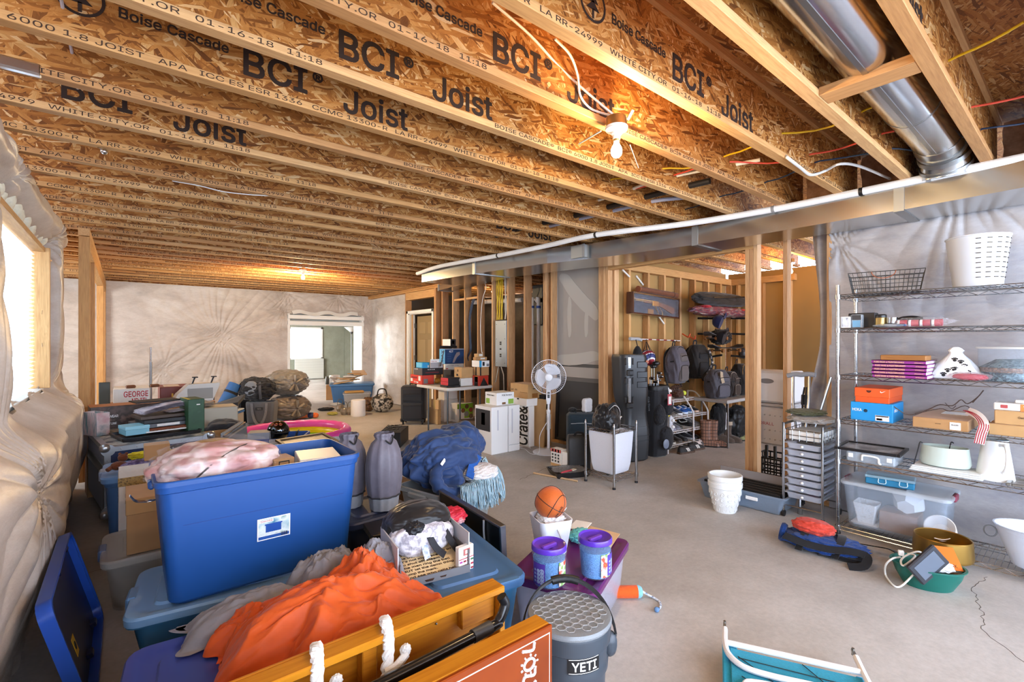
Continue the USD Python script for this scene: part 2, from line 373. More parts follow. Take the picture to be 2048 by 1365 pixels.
# ---- plastic-faced insulation: sheets with folds gathered at nails
SHEET=None
def sheet_mat(k,cols,sc=1.3,tr=.0):
    key=('sheet',k)
    if key in _M:return _M[key]
    nd={"g":("geometry",{}),"mp":("mapping",dict(scale=(1.,1.,2.2))),"n":("noise_texture",dict(scale=sc,detail=5.,roughness=.62,distortion=.5)),"n2":("noise_texture",dict(scale=16.,detail=4.,roughness=.7)),
        "r":("rgb_ramp",{"ramp":[(.30,lin(cols[0])),(.5,lin(cols[1])),(.70,lin(cols[2]))]}),"r2":("rgb_ramp",{"ramp":[(.3,(.84,.83,.82)),(.7,(1.,1.,1.))]}),
        "m":("mix",dict(mix_type="multiply",fac=.7)),"b":("bump",dict(strength=.25,distance=.01)),"p":("principled_bsdf",dict(roughness=.42,specular_ior_level=.45))}
    return _new(nd,[("g.position","mp.vector"),("mp.vector","n.vector"),("mp.vector","n2.vector"),("n.fac","r.fac"),("n2.fac","r2.fac"),("r.color","m.color1"),("r2.color","m.color2"),("m.color","p.base_color"),
        ("n2.fac","b.height"),("b.normal","p.normal")],"p.BSDF",key)
SH_FAR=sheet_mat('far',("#a99f97","#c4b9b0","#d3ccc5"))
SH_RIGHT=sheet_mat('right',("#8c8c94","#a8a4a4","#bab5b3"))
SH_LEFT=sheet_mat('left',("#b3a191","#c6b7a8","#d6cbc0"))
def folds(P,Q,centres,seed=0,amp=.02,base=.025):
    """outward bulge of a sheet at (P, Q): soft waves plus folds that fan out from the nails"""
    d=(meshkit.fbm(np.stack([P*.9,Q*.9,P*0+seed],-1),4,seed)-.5)*2*base
    d+=(np.abs(meshkit.fbm(np.stack([P*2.2,Q*.7,P*0+seed+5],-1),3,seed+1)-.5))*base*.8
    for k,(cx,cy,rad,n)in enumerate(centres):
        r=np.hypot(P-cx,Q-cy)+1e-6;a=np.arctan2(Q-cy,P-cx)
        w=np.exp(-r/rad)*np.minimum(1,r/(.12*rad))
        nz=meshkit.noise(np.stack([np.cos(a)*2.2,np.sin(a)*2.2,r*.7+k],-1),seed+k)
        ph=a*n+nz*9
        d+=amp*w*(np.abs(np.sin(ph))**.7-.5)*1.6-amp*1.5*np.exp(-(r/(rad*.35))**2)
    return d
def grid(nu,nv):
    i,j=np.meshgrid(np.arange(nu-1),np.arange(nv-1),indexing="ij");a=i*nv+j
    return np.vstack([np.stack([a,a+nv,a+nv+1],-1).reshape(-1,3),np.stack([a,a+nv+1,a+1],-1).reshape(-1,3)])
# far wall with its opening
OX0,OX1,OZ=2.93,4.66,2.10
wf=struct("wall_far","far wall of insulation under wrinkled white plastic")
obj("backing",cat(bx(-3.2,OX0,YF,YF+.14,0,JZ),bx(OX1,9.,YF,YF+.14,0,JZ),bx(OX0,OX1,YF,YF+.14,OZ+.02,JZ)),plain("#b9b0a6",.9),wf,False)
nu,nv=420,150
U,V=np.meshgrid(np.linspace(-3.,5.02,nu),np.linspace(0.01,JZ-.005,nv),indexing="ij")
cen=[(at_y(443,675,YF)[0],at_y(443,675,YF)[2],.95,17),(at_y(575,580,YF)[0],JZ-.05,.35,9),(at_y(675,590,YF)[0],JZ-.05,.5,9),(OX0-.1,OZ+.1,.25,9),(OX1+.05,OZ+.1,.3,9),(OX1+.3,1.5,.35,9),(.6,.9,.5,9)]
D=folds(U,V,cen,3,.017,.045)
faces=grid(nu,nv);vv=np.stack([U,YF-.035-np.clip(D,-.03,.2),V],-1).reshape(-1,3)
fc=vv[faces].mean(1);keep=~((fc[:,0]>OX0)&(fc[:,0]<OX1)&(fc[:,2]<OZ))
m=trimesh.Trimesh(vv,faces[keep],process=False);m.remove_unreferenced_vertices()
obj("plastic_sheet",m,SH_FAR,wf,True)
tr=struct("trim_1","white drop header and jambs of the far opening")
WHITE=plain("#e9e9e6",.5)
obj("header_board",cat(bx(OX0-.03,OX1+.03,YF-.10,YF+.30,OZ-.12,OZ-.03,.004),bx(OX0-.03,OX1+.03,YF-.08,YF+.3,OZ-.26,OZ-.17,.004)),WHITE,tr,False)
obj("header_back",bx(OX0,OX1,YF+.1,YF+.14,OZ-.26,OZ+.05),plain("#b8bab4",.7),tr,False)
obj("jamb",bx(OX0-.03,OX0+.02,YF-.05,YF+.5,0,OZ),WHITE,tr,False);obj("jamb",bx(OX1-.02,OX1+.03,YF-.05,YF+.5,0,OZ),WHITE,tr,False)
ls=spl([(OX0+.05+i*.17,YF-.13,OZ+.02+.03*math.sin(i*1.7))for i in range(10)],3)
obj("plastic_flap",ribbon(ls,.10,.003,(0,-.6,.4)),plain("#f2f2ee",.4),tr)
# the room beyond: bare concrete wall, window
wb=struct("wall_far_room","bare concrete wall of the room beyond the opening")
CON=concrete(("#868c7e","#9aa091","#adb2a5"),'farwall')
FY=19.0
wx0,wx1=at_y(577,650,FY)[0],at_y(645,650,FY)[0];wz0,wz1=at_y(610,719,FY)[2],at_y(610,655,FY)[2]
obj("concrete",cat(bx(-.9,wx0,FY,FY+.2,0,SUB),bx(wx1,9.2,FY,FY+.2,0,SUB),bx(wx0,wx1,FY,FY+.2,0,wz0),bx(wx0,wx1,FY,FY+.2,wz1,SUB)),CON,wb,False)
obj("pour_seam",bx(at_y(688,700,FY)[0],at_y(688,700,FY)[0]+.012,FY-.004,FY,0,SUB-.4),plain("#7d8375",.9),wb,False)
obj("concrete_side",cat(bx(9.0,9.2,YF,FY,0,SUB),bx(-.9,-.7,YF,FY,0,SUB)),CON,wb,False)
w2=struct("window_2","bright covered window in the far concrete wall")
obj("window_frame",cat(bx(wx0,wx0+.06,FY-.03,FY+.1,wz0,wz1),bx(wx1-.06,wx1,FY-.03,FY+.1,wz0,wz1),bx(wx0,wx1,FY-.03,FY+.1,wz0,wz0+.06),bx(wx0,wx1,FY-.03,FY+.1,wz1-.06,wz1),bx((wx0+wx1)/2-.02,(wx0+wx1)/2+.02,FY,FY+.08,wz0,wz1)),WHITE,w2,False)
obj("shade",bx(wx0+.05,wx1-.05,FY+.05,FY+.056,wz0+.05,wz1-.05),cloth_through("#f4f6f4",.75),w2,False)
p0=at(600,757,0)
ins=thing("foam_board","pale foam board leaning under the far window","panel")
obj("sheet",cat(bx(wx0+.2,wx1+.02,FY-.09,FY-.05,.02,wz0+.02,.004)),plain("#c9cdc8",.6),ins,False)
obj("groove",cat(*[bx(wx0+.2,wx1+.02,FY-.092,FY-.0895,.25+.1*k,.256+.1*k)for k in range(8)]),plain("#b4b9b4",.7),ins,False)
# ------------------------------------------------------------------ right stud wall, closet, mechanical room, door
HB=2.38
DRY=fabric("#9c9690",3.,.06,.02,.85);DRYM=plain("#aaa6a0",.8)
wr=struct("wall_right","framed wall of bare wooden studs")
def stud(parent,x0,x1,y0,y1,z0=.038,z1=JZ-.076,k=0,name="stud"):
    return obj(name,bx(x0,x1,y0,y1,z0,z1,.002),WZH[k%3],parent,False)
ys=[8.391,8.099,7.713,7.302,6.887,6.46,6.039,5.626]
for k,y in enumerate(ys):stud(wr,XR,XR+.14,y-.038,y,k=k)
stud(wr,XR,XR+.14,8.391-.078,8.391-.04,k=1)
for k,y in enumerate((5.181,5.14,5.02)):stud(wr,XR,XR+.14,y-.038,y,k=k+1)
for k,y in enumerate((4.114,4.074,4.034,3.994)):stud(wr,XR,XR+.09,y-.038,y,k=k)
stud(wr,XR+.10,XR+.19,3.93,3.97,k=2);stud(wr,XR,XR+.14,9.62,9.66,k=1)
for k,y in enumerate((2.214,2.174)):stud(wr,XR,XR+.09,y-.038,y,z1=HB,k=k)
for k,y in enumerate((2.134,)):stud(wr,XR,XR+.09,y-.038,y,k=k+2)
stud(wr,XR,XR+.09,1.86-.038,1.86,k=1);stud(wr,XR-.03,XR+.06,1.49-.038,1.49,k=0)
obj("top_plate",bx(XR,XR+.14,4.03,YF,JZ-.076,JZ-.04,.002),WY[0],wr,False)
obj("top_plate",bx(XR,XR+.14,-.5,YF,JZ-.038,JZ,.002),WY[1],wr,False)
obj("header",bx(XR,XR+.09,2.134,3.956,HB,HB+.09,.002),WY[0],wr,False)
obj("bottom_plate",bx(XR,XR+.14,4.0,8.39,0,.038,.002),WY[1],wr,False)
obj("bottom_plate",bx(XR,XR+.09,1.4,2.214,0,.038,.002),WY[0],wr,False)
obj("door_header",bx(XR,XR+.14,8.39,9.62,2.36,2.52,.002),WY[2],wr,False)
obj("blocking",bx(XR+.02,XR+.10,6.9,7.70,2.22,2.258,.002),WY[2],wr,False)
# drywall bay with joint compound
dw=struct("wall_stair","taped grey drywall between the studs")
obj("drywall_sheet",bx(XR+.10,XR+.115,3.98,5.0,0,JZ),DRY,dw,False)
xs=XR+.098
def smear(pts,w,parent,x=xs):
    a,b=pts[0],pts[-1];L=math.hypot(b[1]-a[1],b[2]-a[2])+w*.6;q=[(L/2*math.copysign(abs(math.cos(t))**.6,math.cos(t)),w/2*math.copysign(abs(math.sin(t))**.8,math.sin(t))*(1+.12*math.sin(5*t)))for t in np.linspace(0,2*math.pi,40,endpoint=False)]
    obj("joint_compound",frame(ext(q,.0015),(x,(a[1]+b[1])/2,(a[2]+b[2])/2),(0,b[1]-a[1],b[2]-a[2]),(0,-(b[2]-a[2]),b[1]-a[1])),DRYM,parent,False)
smear([at_x(1112,722,xs),at_x(1150,716,xs),at_x(1196,713,xs)],.16,dw)
smear([at_x(1125,555,xs),at_x(1155,590,xs),at_x(1192,632,xs)],.20,dw,xs-.004)
smear([at_x(1139,597,xs),at_x(1139,640,xs),at_x(1139,672,xs)],.08,dw)
smear([at_x(1174,615,xs),at_x(1173,640,xs),at_x(1172,672,xs)],.07,dw,xs+.0005)
smear([at_x(1113,565,xs),at_x(1112,640,xs),at_x(1113,676,xs)],.06,dw)
# closet
cl=struct("wall_closet","studs and warm-lit drywall of the storage closet")
CY0=3.88
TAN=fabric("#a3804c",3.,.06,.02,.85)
for k in range(8):
    x=at_y((1258,1296,1328,1360,1389,1416,1441,1462)[k],682,CY0)[0]
    obj("stud",bx(x,x+.045,CY0,CY0+.09,.038,JZ-.2,.002),WZ[k%3]if k!=3 else WZH[0],cl,False)
CXR=7.95
obj("top_plate",bx(4.96,CXR,CY0-.002,CY0+.09,JZ-.2,JZ-.1,.002),WX[0],cl,False)
obj("bottom_plate",bx(4.96,CXR,CY0,CY0+.09,0,.038,.002),WX[1],cl,False)
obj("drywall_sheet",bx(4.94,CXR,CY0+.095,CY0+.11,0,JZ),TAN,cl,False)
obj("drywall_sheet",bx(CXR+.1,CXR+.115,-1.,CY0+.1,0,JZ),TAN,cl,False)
obj("seam_compound",ribbon([(CXR+.098,y,1.30)for y in np.linspace(-.9,2.6,8)],.16,.003,(1,0,0)),plain("#cbbfae",.8),cl)
for k,y in enumerate((3.80,3.4,3.0)):obj("stud",bx(CXR,CXR+.09,y-.04,y,.038,JZ-.2,.002),WZ[k],cl,False)
obj("top_plate",bx(CXR,CXR+.09,2.9,3.88,JZ-.2,JZ-.1,.002),WY[0],cl,False)
each("scrap_wire",[tube([at_y(1245,540,CY0-.03),at_y(1259,554,CY0-.03)],.012),tube([at_y(1316,631,CY0-.03),at_y(1328,648,CY0-.03)],.012),tube([at_y(1272,552,CY0+.08),at_y(1290,575,CY0+.08)],.014)],plain("#d8d4cc",.6),cl)
# mechanical room: back wall of dark plastic, pipes, duct
me=struct("wall_mechanical","dim plastic-covered wall behind the bare studs")
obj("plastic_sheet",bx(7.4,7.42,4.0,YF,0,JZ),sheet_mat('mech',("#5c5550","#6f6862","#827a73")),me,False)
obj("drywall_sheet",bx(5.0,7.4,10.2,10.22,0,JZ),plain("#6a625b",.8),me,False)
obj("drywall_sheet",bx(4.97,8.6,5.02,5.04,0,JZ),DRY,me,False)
# door 1
d1=struct("door_1","tan panelled door in a white frame")
DZ=2.06
obj("casing",cat(bx(XR-.02,XR+.0,9.50,9.56,0,DZ+.06,.004),bx(XR-.02,XR+.0,8.40,8.46,0,DZ+.06,.004),bx(XR-.02,XR,8.40,9.56,DZ,DZ+.06,.004)),WHITE,d1,False)
obj("jamb",cat(bx(XR,XR+.14,9.46,9.50,0,DZ),bx(XR,XR+.14,8.46,8.49,0,DZ),bx(XR,XR+.14,8.46,9.5,DZ-.02,DZ)),plain("#dcdcd8",.5),d1,False)
leaf=obj("leaf",bx(XR+.14,XR+.175,8.50,9.36,.01,DZ-.06,.003),plain("#8d7852",.5),d1,False)
for zz in(.25,.95,1.62):
    for yy in(8.60,8.98):obj("raised_panel",bx(XR+.133,XR+.142,yy,yy+.28,zz,zz+(.55 if zz<1 else.25),.006),plain("#9a845c",.45),leaf,False)
for zz in(.3,1.05,1.75):obj("hinge",bx(XR+.11,XR+.15,9.40,9.44,zz,zz+.1),metal("#8a8a88",.4),d1,False)
obj("trim_board",bx(XR+.03,XR+.05,9.38,9.41,0,DZ),WZ[2],d1,False)
# right side wall near the far corner, and the sheet behind the shelves
wp=struct("wall_right_plastic","wall under white plastic between the door and the far corner")
nu,nv=90,110
U,V=np.meshgrid(np.linspace(9.66,YF,nu),np.linspace(.01,JZ-.01,nv),indexing="ij")
D=folds(U,V,[(9.7,2.35,.3,9),(YF-.2,2.4,.4,9)],8,.02,.05)+.10*np.exp(-V/.25)
obj("plastic_sheet",trimesh.Trimesh(np.stack([4.93-np.clip(D,-.03,.2),U,V],-1).reshape(-1,3),grid(nu,nv)[:,::-1],process=False),sheet_mat('corner',("#b6aca4","#cdc6c0","#dbd6d2")),wp,True)
obj("backing",bx(4.96,4.98,9.66,YF,0,JZ),plain("#8a8078",.9),wp,False)
ws=struct("wall_shelf_side","wall under wrinkled white plastic behind the wire shelves")
nu,nv=260,140
U,V=np.meshgrid(np.linspace(-1.6,1.47,nu),np.linspace(.01,JZ-.02,nv),indexing="ij")
D=folds(U,V,[(1.40,2.3,.5,9),(.6,2.62,.5,9),(-.3,.9,.4,9)],12,.02,.04)
obj("plastic_sheet",trimesh.Trimesh(np.stack([4.80-np.clip(D,-.03,.2),U,V],-1).reshape(-1,3),grid(nu,nv)[:,::-1],process=False),SH_RIGHT,ws,True)
obj("backing",bx(4.84,4.86,-1.6,1.45,0,JZ),plain("#8a8078",.9),ws,False)
nu,nv=24,90  # the loose edge that hangs past the stud into the closet
U,V=np.meshgrid(np.linspace(0,1,nu),np.linspace(.02,JZ-.1,nv),indexing="ij")
edge=.17+.12*np.clip((1.4-V)/1.4,0,1)+.04*np.sin(V*3)
obj("plastic_edge",trimesh.Trimesh(np.stack([4.93+.03*np.sin(U*9+V*2),1.45+U*edge,V],-1).reshape(-1,3),grid(nu,nv)[:,::-1],process=False),SH_RIGHT,ws,True)
# left wall with the window; the sheet bulges over the insulation
WY0,WY1,WZ0,WZ1=3.75,5.75,1.06,2.27
wl=struct("wall_left","left wall of insulation under bulging beige plastic")
obj("backing",cat(bx(XL-.26,XL-.22,-1.,WY0,0,JZ),bx(XL-.26,XL-.22,WY1,6.5,0,JZ),bx(XL-.26,XL-.22,WY0,WY1,0,WZ0),bx(XL-.26,XL-.22,WY0,WY1,WZ1,JZ),bx(-3.0,XL-.22,6.42,6.46,0,JZ),bx(-3.04,-3.,6.4,YF,0,JZ)),plain("#d8d2cb",.9),wl,False)
nu,nv=520,280
U,V=np.meshgrid(np.linspace(.6,6.42,nu),np.linspace(.0,JZ-.005,nv),indexing="ij")
sm=lambda a,b,x:np.clip((x-a)/(b-a),0,1)**2*(3-2*np.clip((x-a)/(b-a),0,1))
low=.27*(1-sm(.86,1.10,V))*(.62+.38*sm(0.,.5,V))*(1-.35*sm(5.9,6.42,U))
upp=.13*sm(WZ1,WZ1+.15,V)*(1-sm(JZ-.12,JZ,V))
side=(.10*(1-sm(WY0-.35,WY0,U))+.10*sm(WY1,WY1+.12,U))*sm(.86,1.1,V)*(1-sm(JZ-.1,JZ,V))
D=folds(U,V,[(WY1+.05,WZ0-.03,.5,7),(WY0,WZ1+.1,.4,9),(WY1,WZ1+.1,.4,9),(3.1,.75,.7,11)],21,.03,.05)
D=low+np.maximum(upp,side)+np.clip(D,-.03,.1)
vv=np.stack([XL+D,U,V],-1).reshape(-1,3);F=grid(nu,nv);fc=vv[F].mean(1)
ragged=.03*np.sin(fc[:,2]*21)+.02*np.sin(fc[:,2]*47)
keep=~((fc[:,1]>WY0+ragged)&(fc[:,1]<WY1+ragged)&(fc[:,2]>WZ0+.02*np.sin(fc[:,1]*9))&(fc[:,2]<WZ1+.03*np.sin(fc[:,1]*13)))
m=trimesh.Trimesh(vv,F[keep],process=False);m.remove_unreferenced_vertices()
obj("plastic_sheet",m,SH_LEFT,wl,True)
w1=struct("window_1","window with a white pleated shade and raw wooden jambs")
obj("jamb",bx(XL-.22,XL+.06,WY1-.04,WY1,WZ0,WZ1,.003),wood("#e0b57c","#b98a52",2,.6,1.,3.,"position"),w1,False)
obj("jamb",bx(XL-.22,XL+.03,WY0,WY0+.04,WZ0,WZ1,.003),WZ[0],w1,False)
obj("head",bx(XL-.22,XL+.03,WY0,WY1,WZ1-.04,WZ1,.003),WY[0],w1,False)
obj("sill",bx(XL-.22,XL+.02,WY0,WY1,WZ0-.03,WZ0,.003),plain("#e8e6e0",.6),w1,False)
n=34;zz=np.linspace(WZ0+.01,WZ1-.05,2*n+1);xx=XL-.055+.020*(np.arange(2*n+1)%2*2-1)
P=np.vstack([np.column_stack([xx,np.full(2*n+1,y),zz])for y in(WY0+.05,WY1-.05)])
F=[[i,i+1,i+2*n+2]for i in range(2*n)]+[[i,i+2*n+2,i+2*n+1]for i in range(2*n)]
obj("pleated_shade",trimesh.Trimesh(P,F,process=False),cloth_through("#e8eef2",.6),w1,False)
obj("insulation",cat(*[mv(C.icosphere(2,.07),XL-.02+R.uniform(-.02,.02),WY0+.1+.13*k,WZ1+.05)for k in range(14)]),fabric("#e9e2c8",20.,.2,.5),w1)
# framed partition at the left
pl=struct("wall_left_partition","open stud partition with door openings by the window")
for k,(y0,y1,z1)in enumerate(((6.44,6.53,JZ-.08),(7.40,7.48,HB),(7.5,7.54,JZ-.08),(10.4,10.48,HB),(11.6,11.7,JZ-.08))):
    obj("post",bx(-.36,-.272,y0,y1,.038,z1,.003),WZ[k%3],pl,False)
obj("header",bx(-.358,-.27,6.535,11.7,HB,JZ-.078,.003),WY[0],pl,False)
obj("top_plate",bx(-.362,-.272,6.42,11.7,JZ-.076,JZ-.001,.003),WY[2],pl,False)
obj("bottom_plate",bx(-.36,-.272,7.4,7.6,0,.038),WY[1],pl,False)

# ------------------------------------------------------------------ ducts, pipes, cables
GALV=plain("#bfc2c3",.22,1.);GALV2=plain("#a4a7a8",.42,1.)
ZD0,ZD1=EYE+.93,EYE+1.105
dk=thing("trunk_duct","long rectangular galvanised trunk duct under the joists","duct")
fr=[at(2300,330,ZD0),at(2048,375,ZD0),at(1798,421,ZD0),at(1556,463,ZD0),at(1390,490,ZD0),at(1175,519,ZD0),at(1094,527,ZD0),at(948,548,ZD0),at(843,565,ZD0)]
fr=[np.array([p[0],p[1]])for p in fr];fr[0]=np.array([4.2,-1.2])
bk=[max(4.66,0)for _ in fr]
def duct_seg(a,b,name="duct_section",wd=None):
    A,B=fr[a],fr[b];s=[A[0],B[0]];V=[]
    for P in(A,B):
        V.append(np.array([[P[0],P[1],ZD0],[min(P[0]+.62,4.74),P[1],ZD0],[min(P[0]+.62,4.74),P[1],ZD1],[P[0],P[1],ZD1]]))
    return obj(name,loft(V),GALV,dk,False)
for k in range(len(fr)-1):duct_seg(k,k+1)
for k in(2,4,7):
    P,Q=fr[k],fr[k+1];d=(Q-P)/np.linalg.norm(Q-P);e=.03
    ring=cat(bx(P[0]-.008,P[0]+.004,P[1]-e,P[1]+e,ZD0-.006,ZD1+.004),bx(P[0]-.006,min(P[0]+.62,4.74),P[1]-e,P[1]+e,ZD0-.008,ZD0+.002))
    obj("sealed_joint",ring,GALV2,dk,False)
q=fr[5]
bo=at(1150,527,ZD0)
obj("takeoff_box",bx(bo[0]-.16,bo[0]+.1,bo[1]-.28,bo[1]+.2,ZD0+.02,ZD1-.005,.004),GALV2,dk,False)
each("seam_tape",[bx(bo[0]-.164,bo[0]-.158,bo[1]-.30,bo[1]-.26,ZD0+.02,ZD1-.005),bx(bo[0]-.164,bo[0]-.158,bo[1]+.16,bo[1]+.2,ZD0+.02,ZD1-.005)],plain("#8d9092",.5,.6),dk,False)
# a short branch duct near the door
b0=at(880,585,EYE+.83)
obj("branch_section",loft([np.array([[p[0]+dx,p[1],p[2]+dz]for dx,dz in((0,0),(.3,0),(.3,.10),(0,.10))])for p in(at_x(878,581,4.45),at_x(985,553,4.35))]),GALV,dk,False)
e0=at_x(878,581,4.45)
obj("end_flange",bx(e0[0]-.01,e0[0]+.31,e0[1]-.0,e0[1]+.04,e0[2]-.012,e0[2]+.112),GALV2,dk,False)
# round duct between two joists
rd=thing("round_duct","round galvanised duct running between two joists at upper right","duct")
yd=.63
cyl=lambda x0,x1,r,y,z,n=40:mv(rt(C.cylinder(r,abs(x1-x0),sections=n),90,(0,1,0)),(x0+x1)/2,y,z)
obj("pipe",cyl(.8,3.98,.128,yd,JZ+.155),plain("#c4c6c8",.18,1.),rd)
obj("seam",cat(cyl(2.66,2.675,.131,yd,JZ+.155),cyl(3.3,3.312,.131,yd,JZ+.155),bx(.8,3.9,yd-.01,yd+.01,JZ+.024,JZ+.03)),plain("#a8abad",.3,1.),rd)
el=spl([(3.95,yd,JZ+.155),(4.15,yd,JZ+.13),(4.27,yd,JZ+.03),(4.29,yd,JZ-.03)],5)
obj("elbow",tube(el,.132,24),GALV,rd);obj("collar",cat(*[tube(el[k:k+2]if k else el[:2],.138,24)for k in(3,6,9)]),GALV2,rd)
bl=obj("blocking",bx(2.50,2.62,.434+FLW/2,.839-FLW/2,JZ+.002,JZ+.042,.002),WY[1],ce,False)
# white insulated pipe on top of the duct edge
ip=thing("insulated_pipe","white foam-wrapped pipe clipped along the trunk duct","pipe")
pp=[at(2300,275,ZD1+.02),at(2048,318,ZD1+.01),at(1860,357,ZD1+.01),at(1725,385,ZD1+.01),at(1550,420,ZD1+.01),at(1380,448,ZD1),at(1196,471,ZD1-.005),at(1090,494,ZD1-.02),at(1000,512,ZD1-.02),at(885,533,ZD1-.01),at(838,548,ZD1-.03)]
pp[0]=np.array([pp[1][0]+.02,-1.2,ZD1+.02])
pp=[p+np.array([-.03,0,0])for p in pp]
obj("foam_sleeve",tube(spl(pp,8),.028,12),fabric("#e6e6e4",80.,.06,.3,.7),ip)
for k in(2,4,6,8):obj("strap",tube([pp[k]-np.array([0,.012,0]),pp[k]+np.array([0,.012,0])],.031,12),plain("#8f8f8f" if k in(2,4)else "#2a2a2a",.5),ip)
obj("tape_mark",tube([pp[3]-np.array([0,.012,0]),pp[3]+np.array([0,.012,0])],.0305,12),plain("#161616",.5),ip)
# pipes and cables through the joist webs, along y
def run(name,label,cat_,px,z,r,m,n=6,sag=0.,group=None,end=None):
    P=[at(x,y,z)for x,y in px]
    if end:P=[np.array(e)for e in end[0]]+P+[np.array(e)for e in end[1]]
    Q=spl(P,5)
    if sag:
        for q_ in Q:
            f=((q_[1]-Y0)/.4064)%1;q_[2]-=sag*4*f*(1-f)
    return solo(name,tube(Q,r,n),m,label,cat_,group=group)
zc=JZ+.17
run("yellow_cable","yellow electrical cable threaded through the joists","cable",[(2048,30),(1885,125),(1698,232),(1530,275),(1415,322),(1290,340),(1190,366),(1105,390)],zc,.006,plain("#e0b81c",.5),sag=.03)
run("red_cable","coral red cable threaded through the joists","cable",[(2048,185),(1945,213),(1735,275),(1650,300),(1560,320),(1420,325),(1340,352),(1245,385)],zc-.02,.006,plain("#e0553f",.5),sag=.02)
run("blue_cable","dark blue cable threaded through the joists","cable",[(2048,240),(1965,257),(1850,295),(1780,297),(1640,320),(1535,362),(1430,395),(1365,420)],zc-.05,.0055,plain("#1d3350",.45),sag=.02)
run("water_line","white plastic water line crossing the joists","pipe",[(1520,320),(1335,356),(1200,400),(1060,440),(960,470),(880,492),(830,505),(790,515)],zc-.02,.013,plain("#e9e4d4",.4),8)
run("drain_pipe","black plastic pipe crossing the joists behind the white line","pipe",[(1420,362),(1345,380),(1270,400),(1130,437),(1060,452),(1000,470),(945,486)],zc-.06,.024,plain("#262423",.5),10)
run("flex_conduit","grey flexible conduit beside the black pipe","pipe",[(1375,395),(1310,402),(1235,420),(1170,436),(1090,455)],zc-.08,.017,plain("#a3a4b4",.5),8)
wt=at_x(1560,300,3.2)
solo("pex_loop",tube(spl([at(1565,308,JZ+.06),at(1578,318,JZ-.012),at(1600,335,JZ-.015),at(1622,350,JZ-.015),at(1650,342,JZ+.05),at(1680,328,JZ+.06),at(1720,333,JZ+.08),at(1780,358,JZ+.06)],5),.0095,8),plain("#d9d9d6",.4),"white looped water tube hanging below the joists at right","pipe")
solo("wire_coil",cat(*[tube(spl([(4.10+.05*math.sin(k+i),4.3+.14*i,ZD1+.012+.012*(k%3))for i in range(9)],4),.006,5)for k in range(6)]),plain("#c9c7d2",.5),"bundle of grey cables lying on the trunk duct","cable")
solo("ceiling_wire",tube(spl([at(345,362,JZ+.02),at(400,372,JZ-.03),at(450,384,JZ-.035),at(520,391,JZ-.01),at(560,390,JZ+.03)],5),.0045,5),plain("#cfcac2",.5),"loose pale wire sagging below the joists at left","cable")
solo("drop_wire",cat(tube(spl([(at_y(124,15,2.44)[0],y,z)for y,z in((1.6,JZ+.2),(2.0,JZ+.16),(2.45,JZ+.12),(2.86,JZ+.14),(3.2,JZ+.12))],5),.006,5)),plain("#b9b4ba",.5),"grey cable passing through the nearest joists at upper left","cable")
solo("wire_splice",cat(mv(C.icosphere(2,.018),*at(208,303,JZ-.02)),tube(spl([at(193,293,JZ+.01),at(200,297,JZ-.01),at(208,303,JZ-.02)],4),.004)),metal("#d8d8d8",.2),"small foil wire end poking out under a joist","cable")
solo("junction_cover",bx(0,.16,-.02,.02,0,.05,.008),metal("#c9ccd0",.25),"silver strap bracket on the joist at the far left","bracket",at(-25,128,JZ-.005))
fx=at(790,577,JZ-.12)
fd=thing("flex_duct","silver flexible duct elbow in the far right corner","duct")
obj("hose",tube(spl([at_y(762,592,11.3),at_y(785,585,11.2),at_y(803,580,11.0),at_y(806,572,11.0)],5),[.12+.008*(i%2)for i in range(16)],16),plain("#b9babb",.35,.9),fd)
# electrical panel and wire bundles on the studs
ep=thing("breaker_panel","grey metal breaker panel between two studs","electrical panel")
q0,q1=at_x(991,733,XR-.005),at_x(1013,641,XR-.005)
obj("cover",bx(XR-.012,XR+.09,q1[1],q0[1],q0[2],q1[2],.004),plain("#a3adb3",.4,.3),ep,False)
each("breaker",[bx(XR-.016,XR-.011,(q0[1]+q1[1])/2-.02,(q0[1]+q1[1])/2+.02,z,z+.025)for z in(1.20,1.23,1.32,1.40,1.43)],plain("#1c1c1e",.5),ep,False)
each("screw",[mv(C.icosphere(1,.006),XR-.013,y,z)for y in(q1[1]+.04,q0[1]-.04)for z in(q0[2]+.06,1.5,q1[2]-.06)],metal("#777777",.4),ep)
solo("yellow_wires",cat(*[tube(spl([(XR+.03+.01*(k%3),at_x(1000,600,XR)[1]+.02*k-.02+.02*math.sin(k*2+i),q1[2]+.02+i*(JZ-q1[2])/7)for i in range(8)],3),.007,5)for k in range(9)]),plain("#d9b820",.5),"bundle of yellow cables rising from the breaker panel","cable")
solo("white_wires",cat(*[tube(spl([(XR+.03+.01*(k%3),at_x(1011,600,XR)[1]+.018*k-.02+.015*math.sin(k*3+i),q1[2]+.02+i*(JZ-q1[2])/7)for i in range(8)],3),.006,5)for k in range(6)]),plain("#d6d4cf",.5),"bundle of white cables rising from the breaker panel","cable")
y_=at_x(940,640,XR+.1)[1]
solo("blue_wires",cat(*[tube(spl([at_x(949+k,592,XR+.04),at_x(942+k*1.2,612,XR+.04),at_x(938+k,640,XR+.04),at_x(939+k,680,XR+.04),at_x(940+k,700,XR+.04),at_x(936,712+k,XR+.04),at_x(937,722,XR+.04)],4),.008,5)for k in range(4)]),plain("#243a56",.5),"bundle of dark blue cables hanging between the studs","cable")
solo("white_wire_loop",tube(spl([at_x(966,560,XR-.01),at_x(972,575,XR-.01),at_x(965,600,XR-.01),at_x(961,650,XR-.01),at_x(963,700,XR-.01),at_x(965,707,XR-.01)],5),.007,5),plain("#dcd8d0",.5),"single white cable hanging over a stud left of the panel","cable")
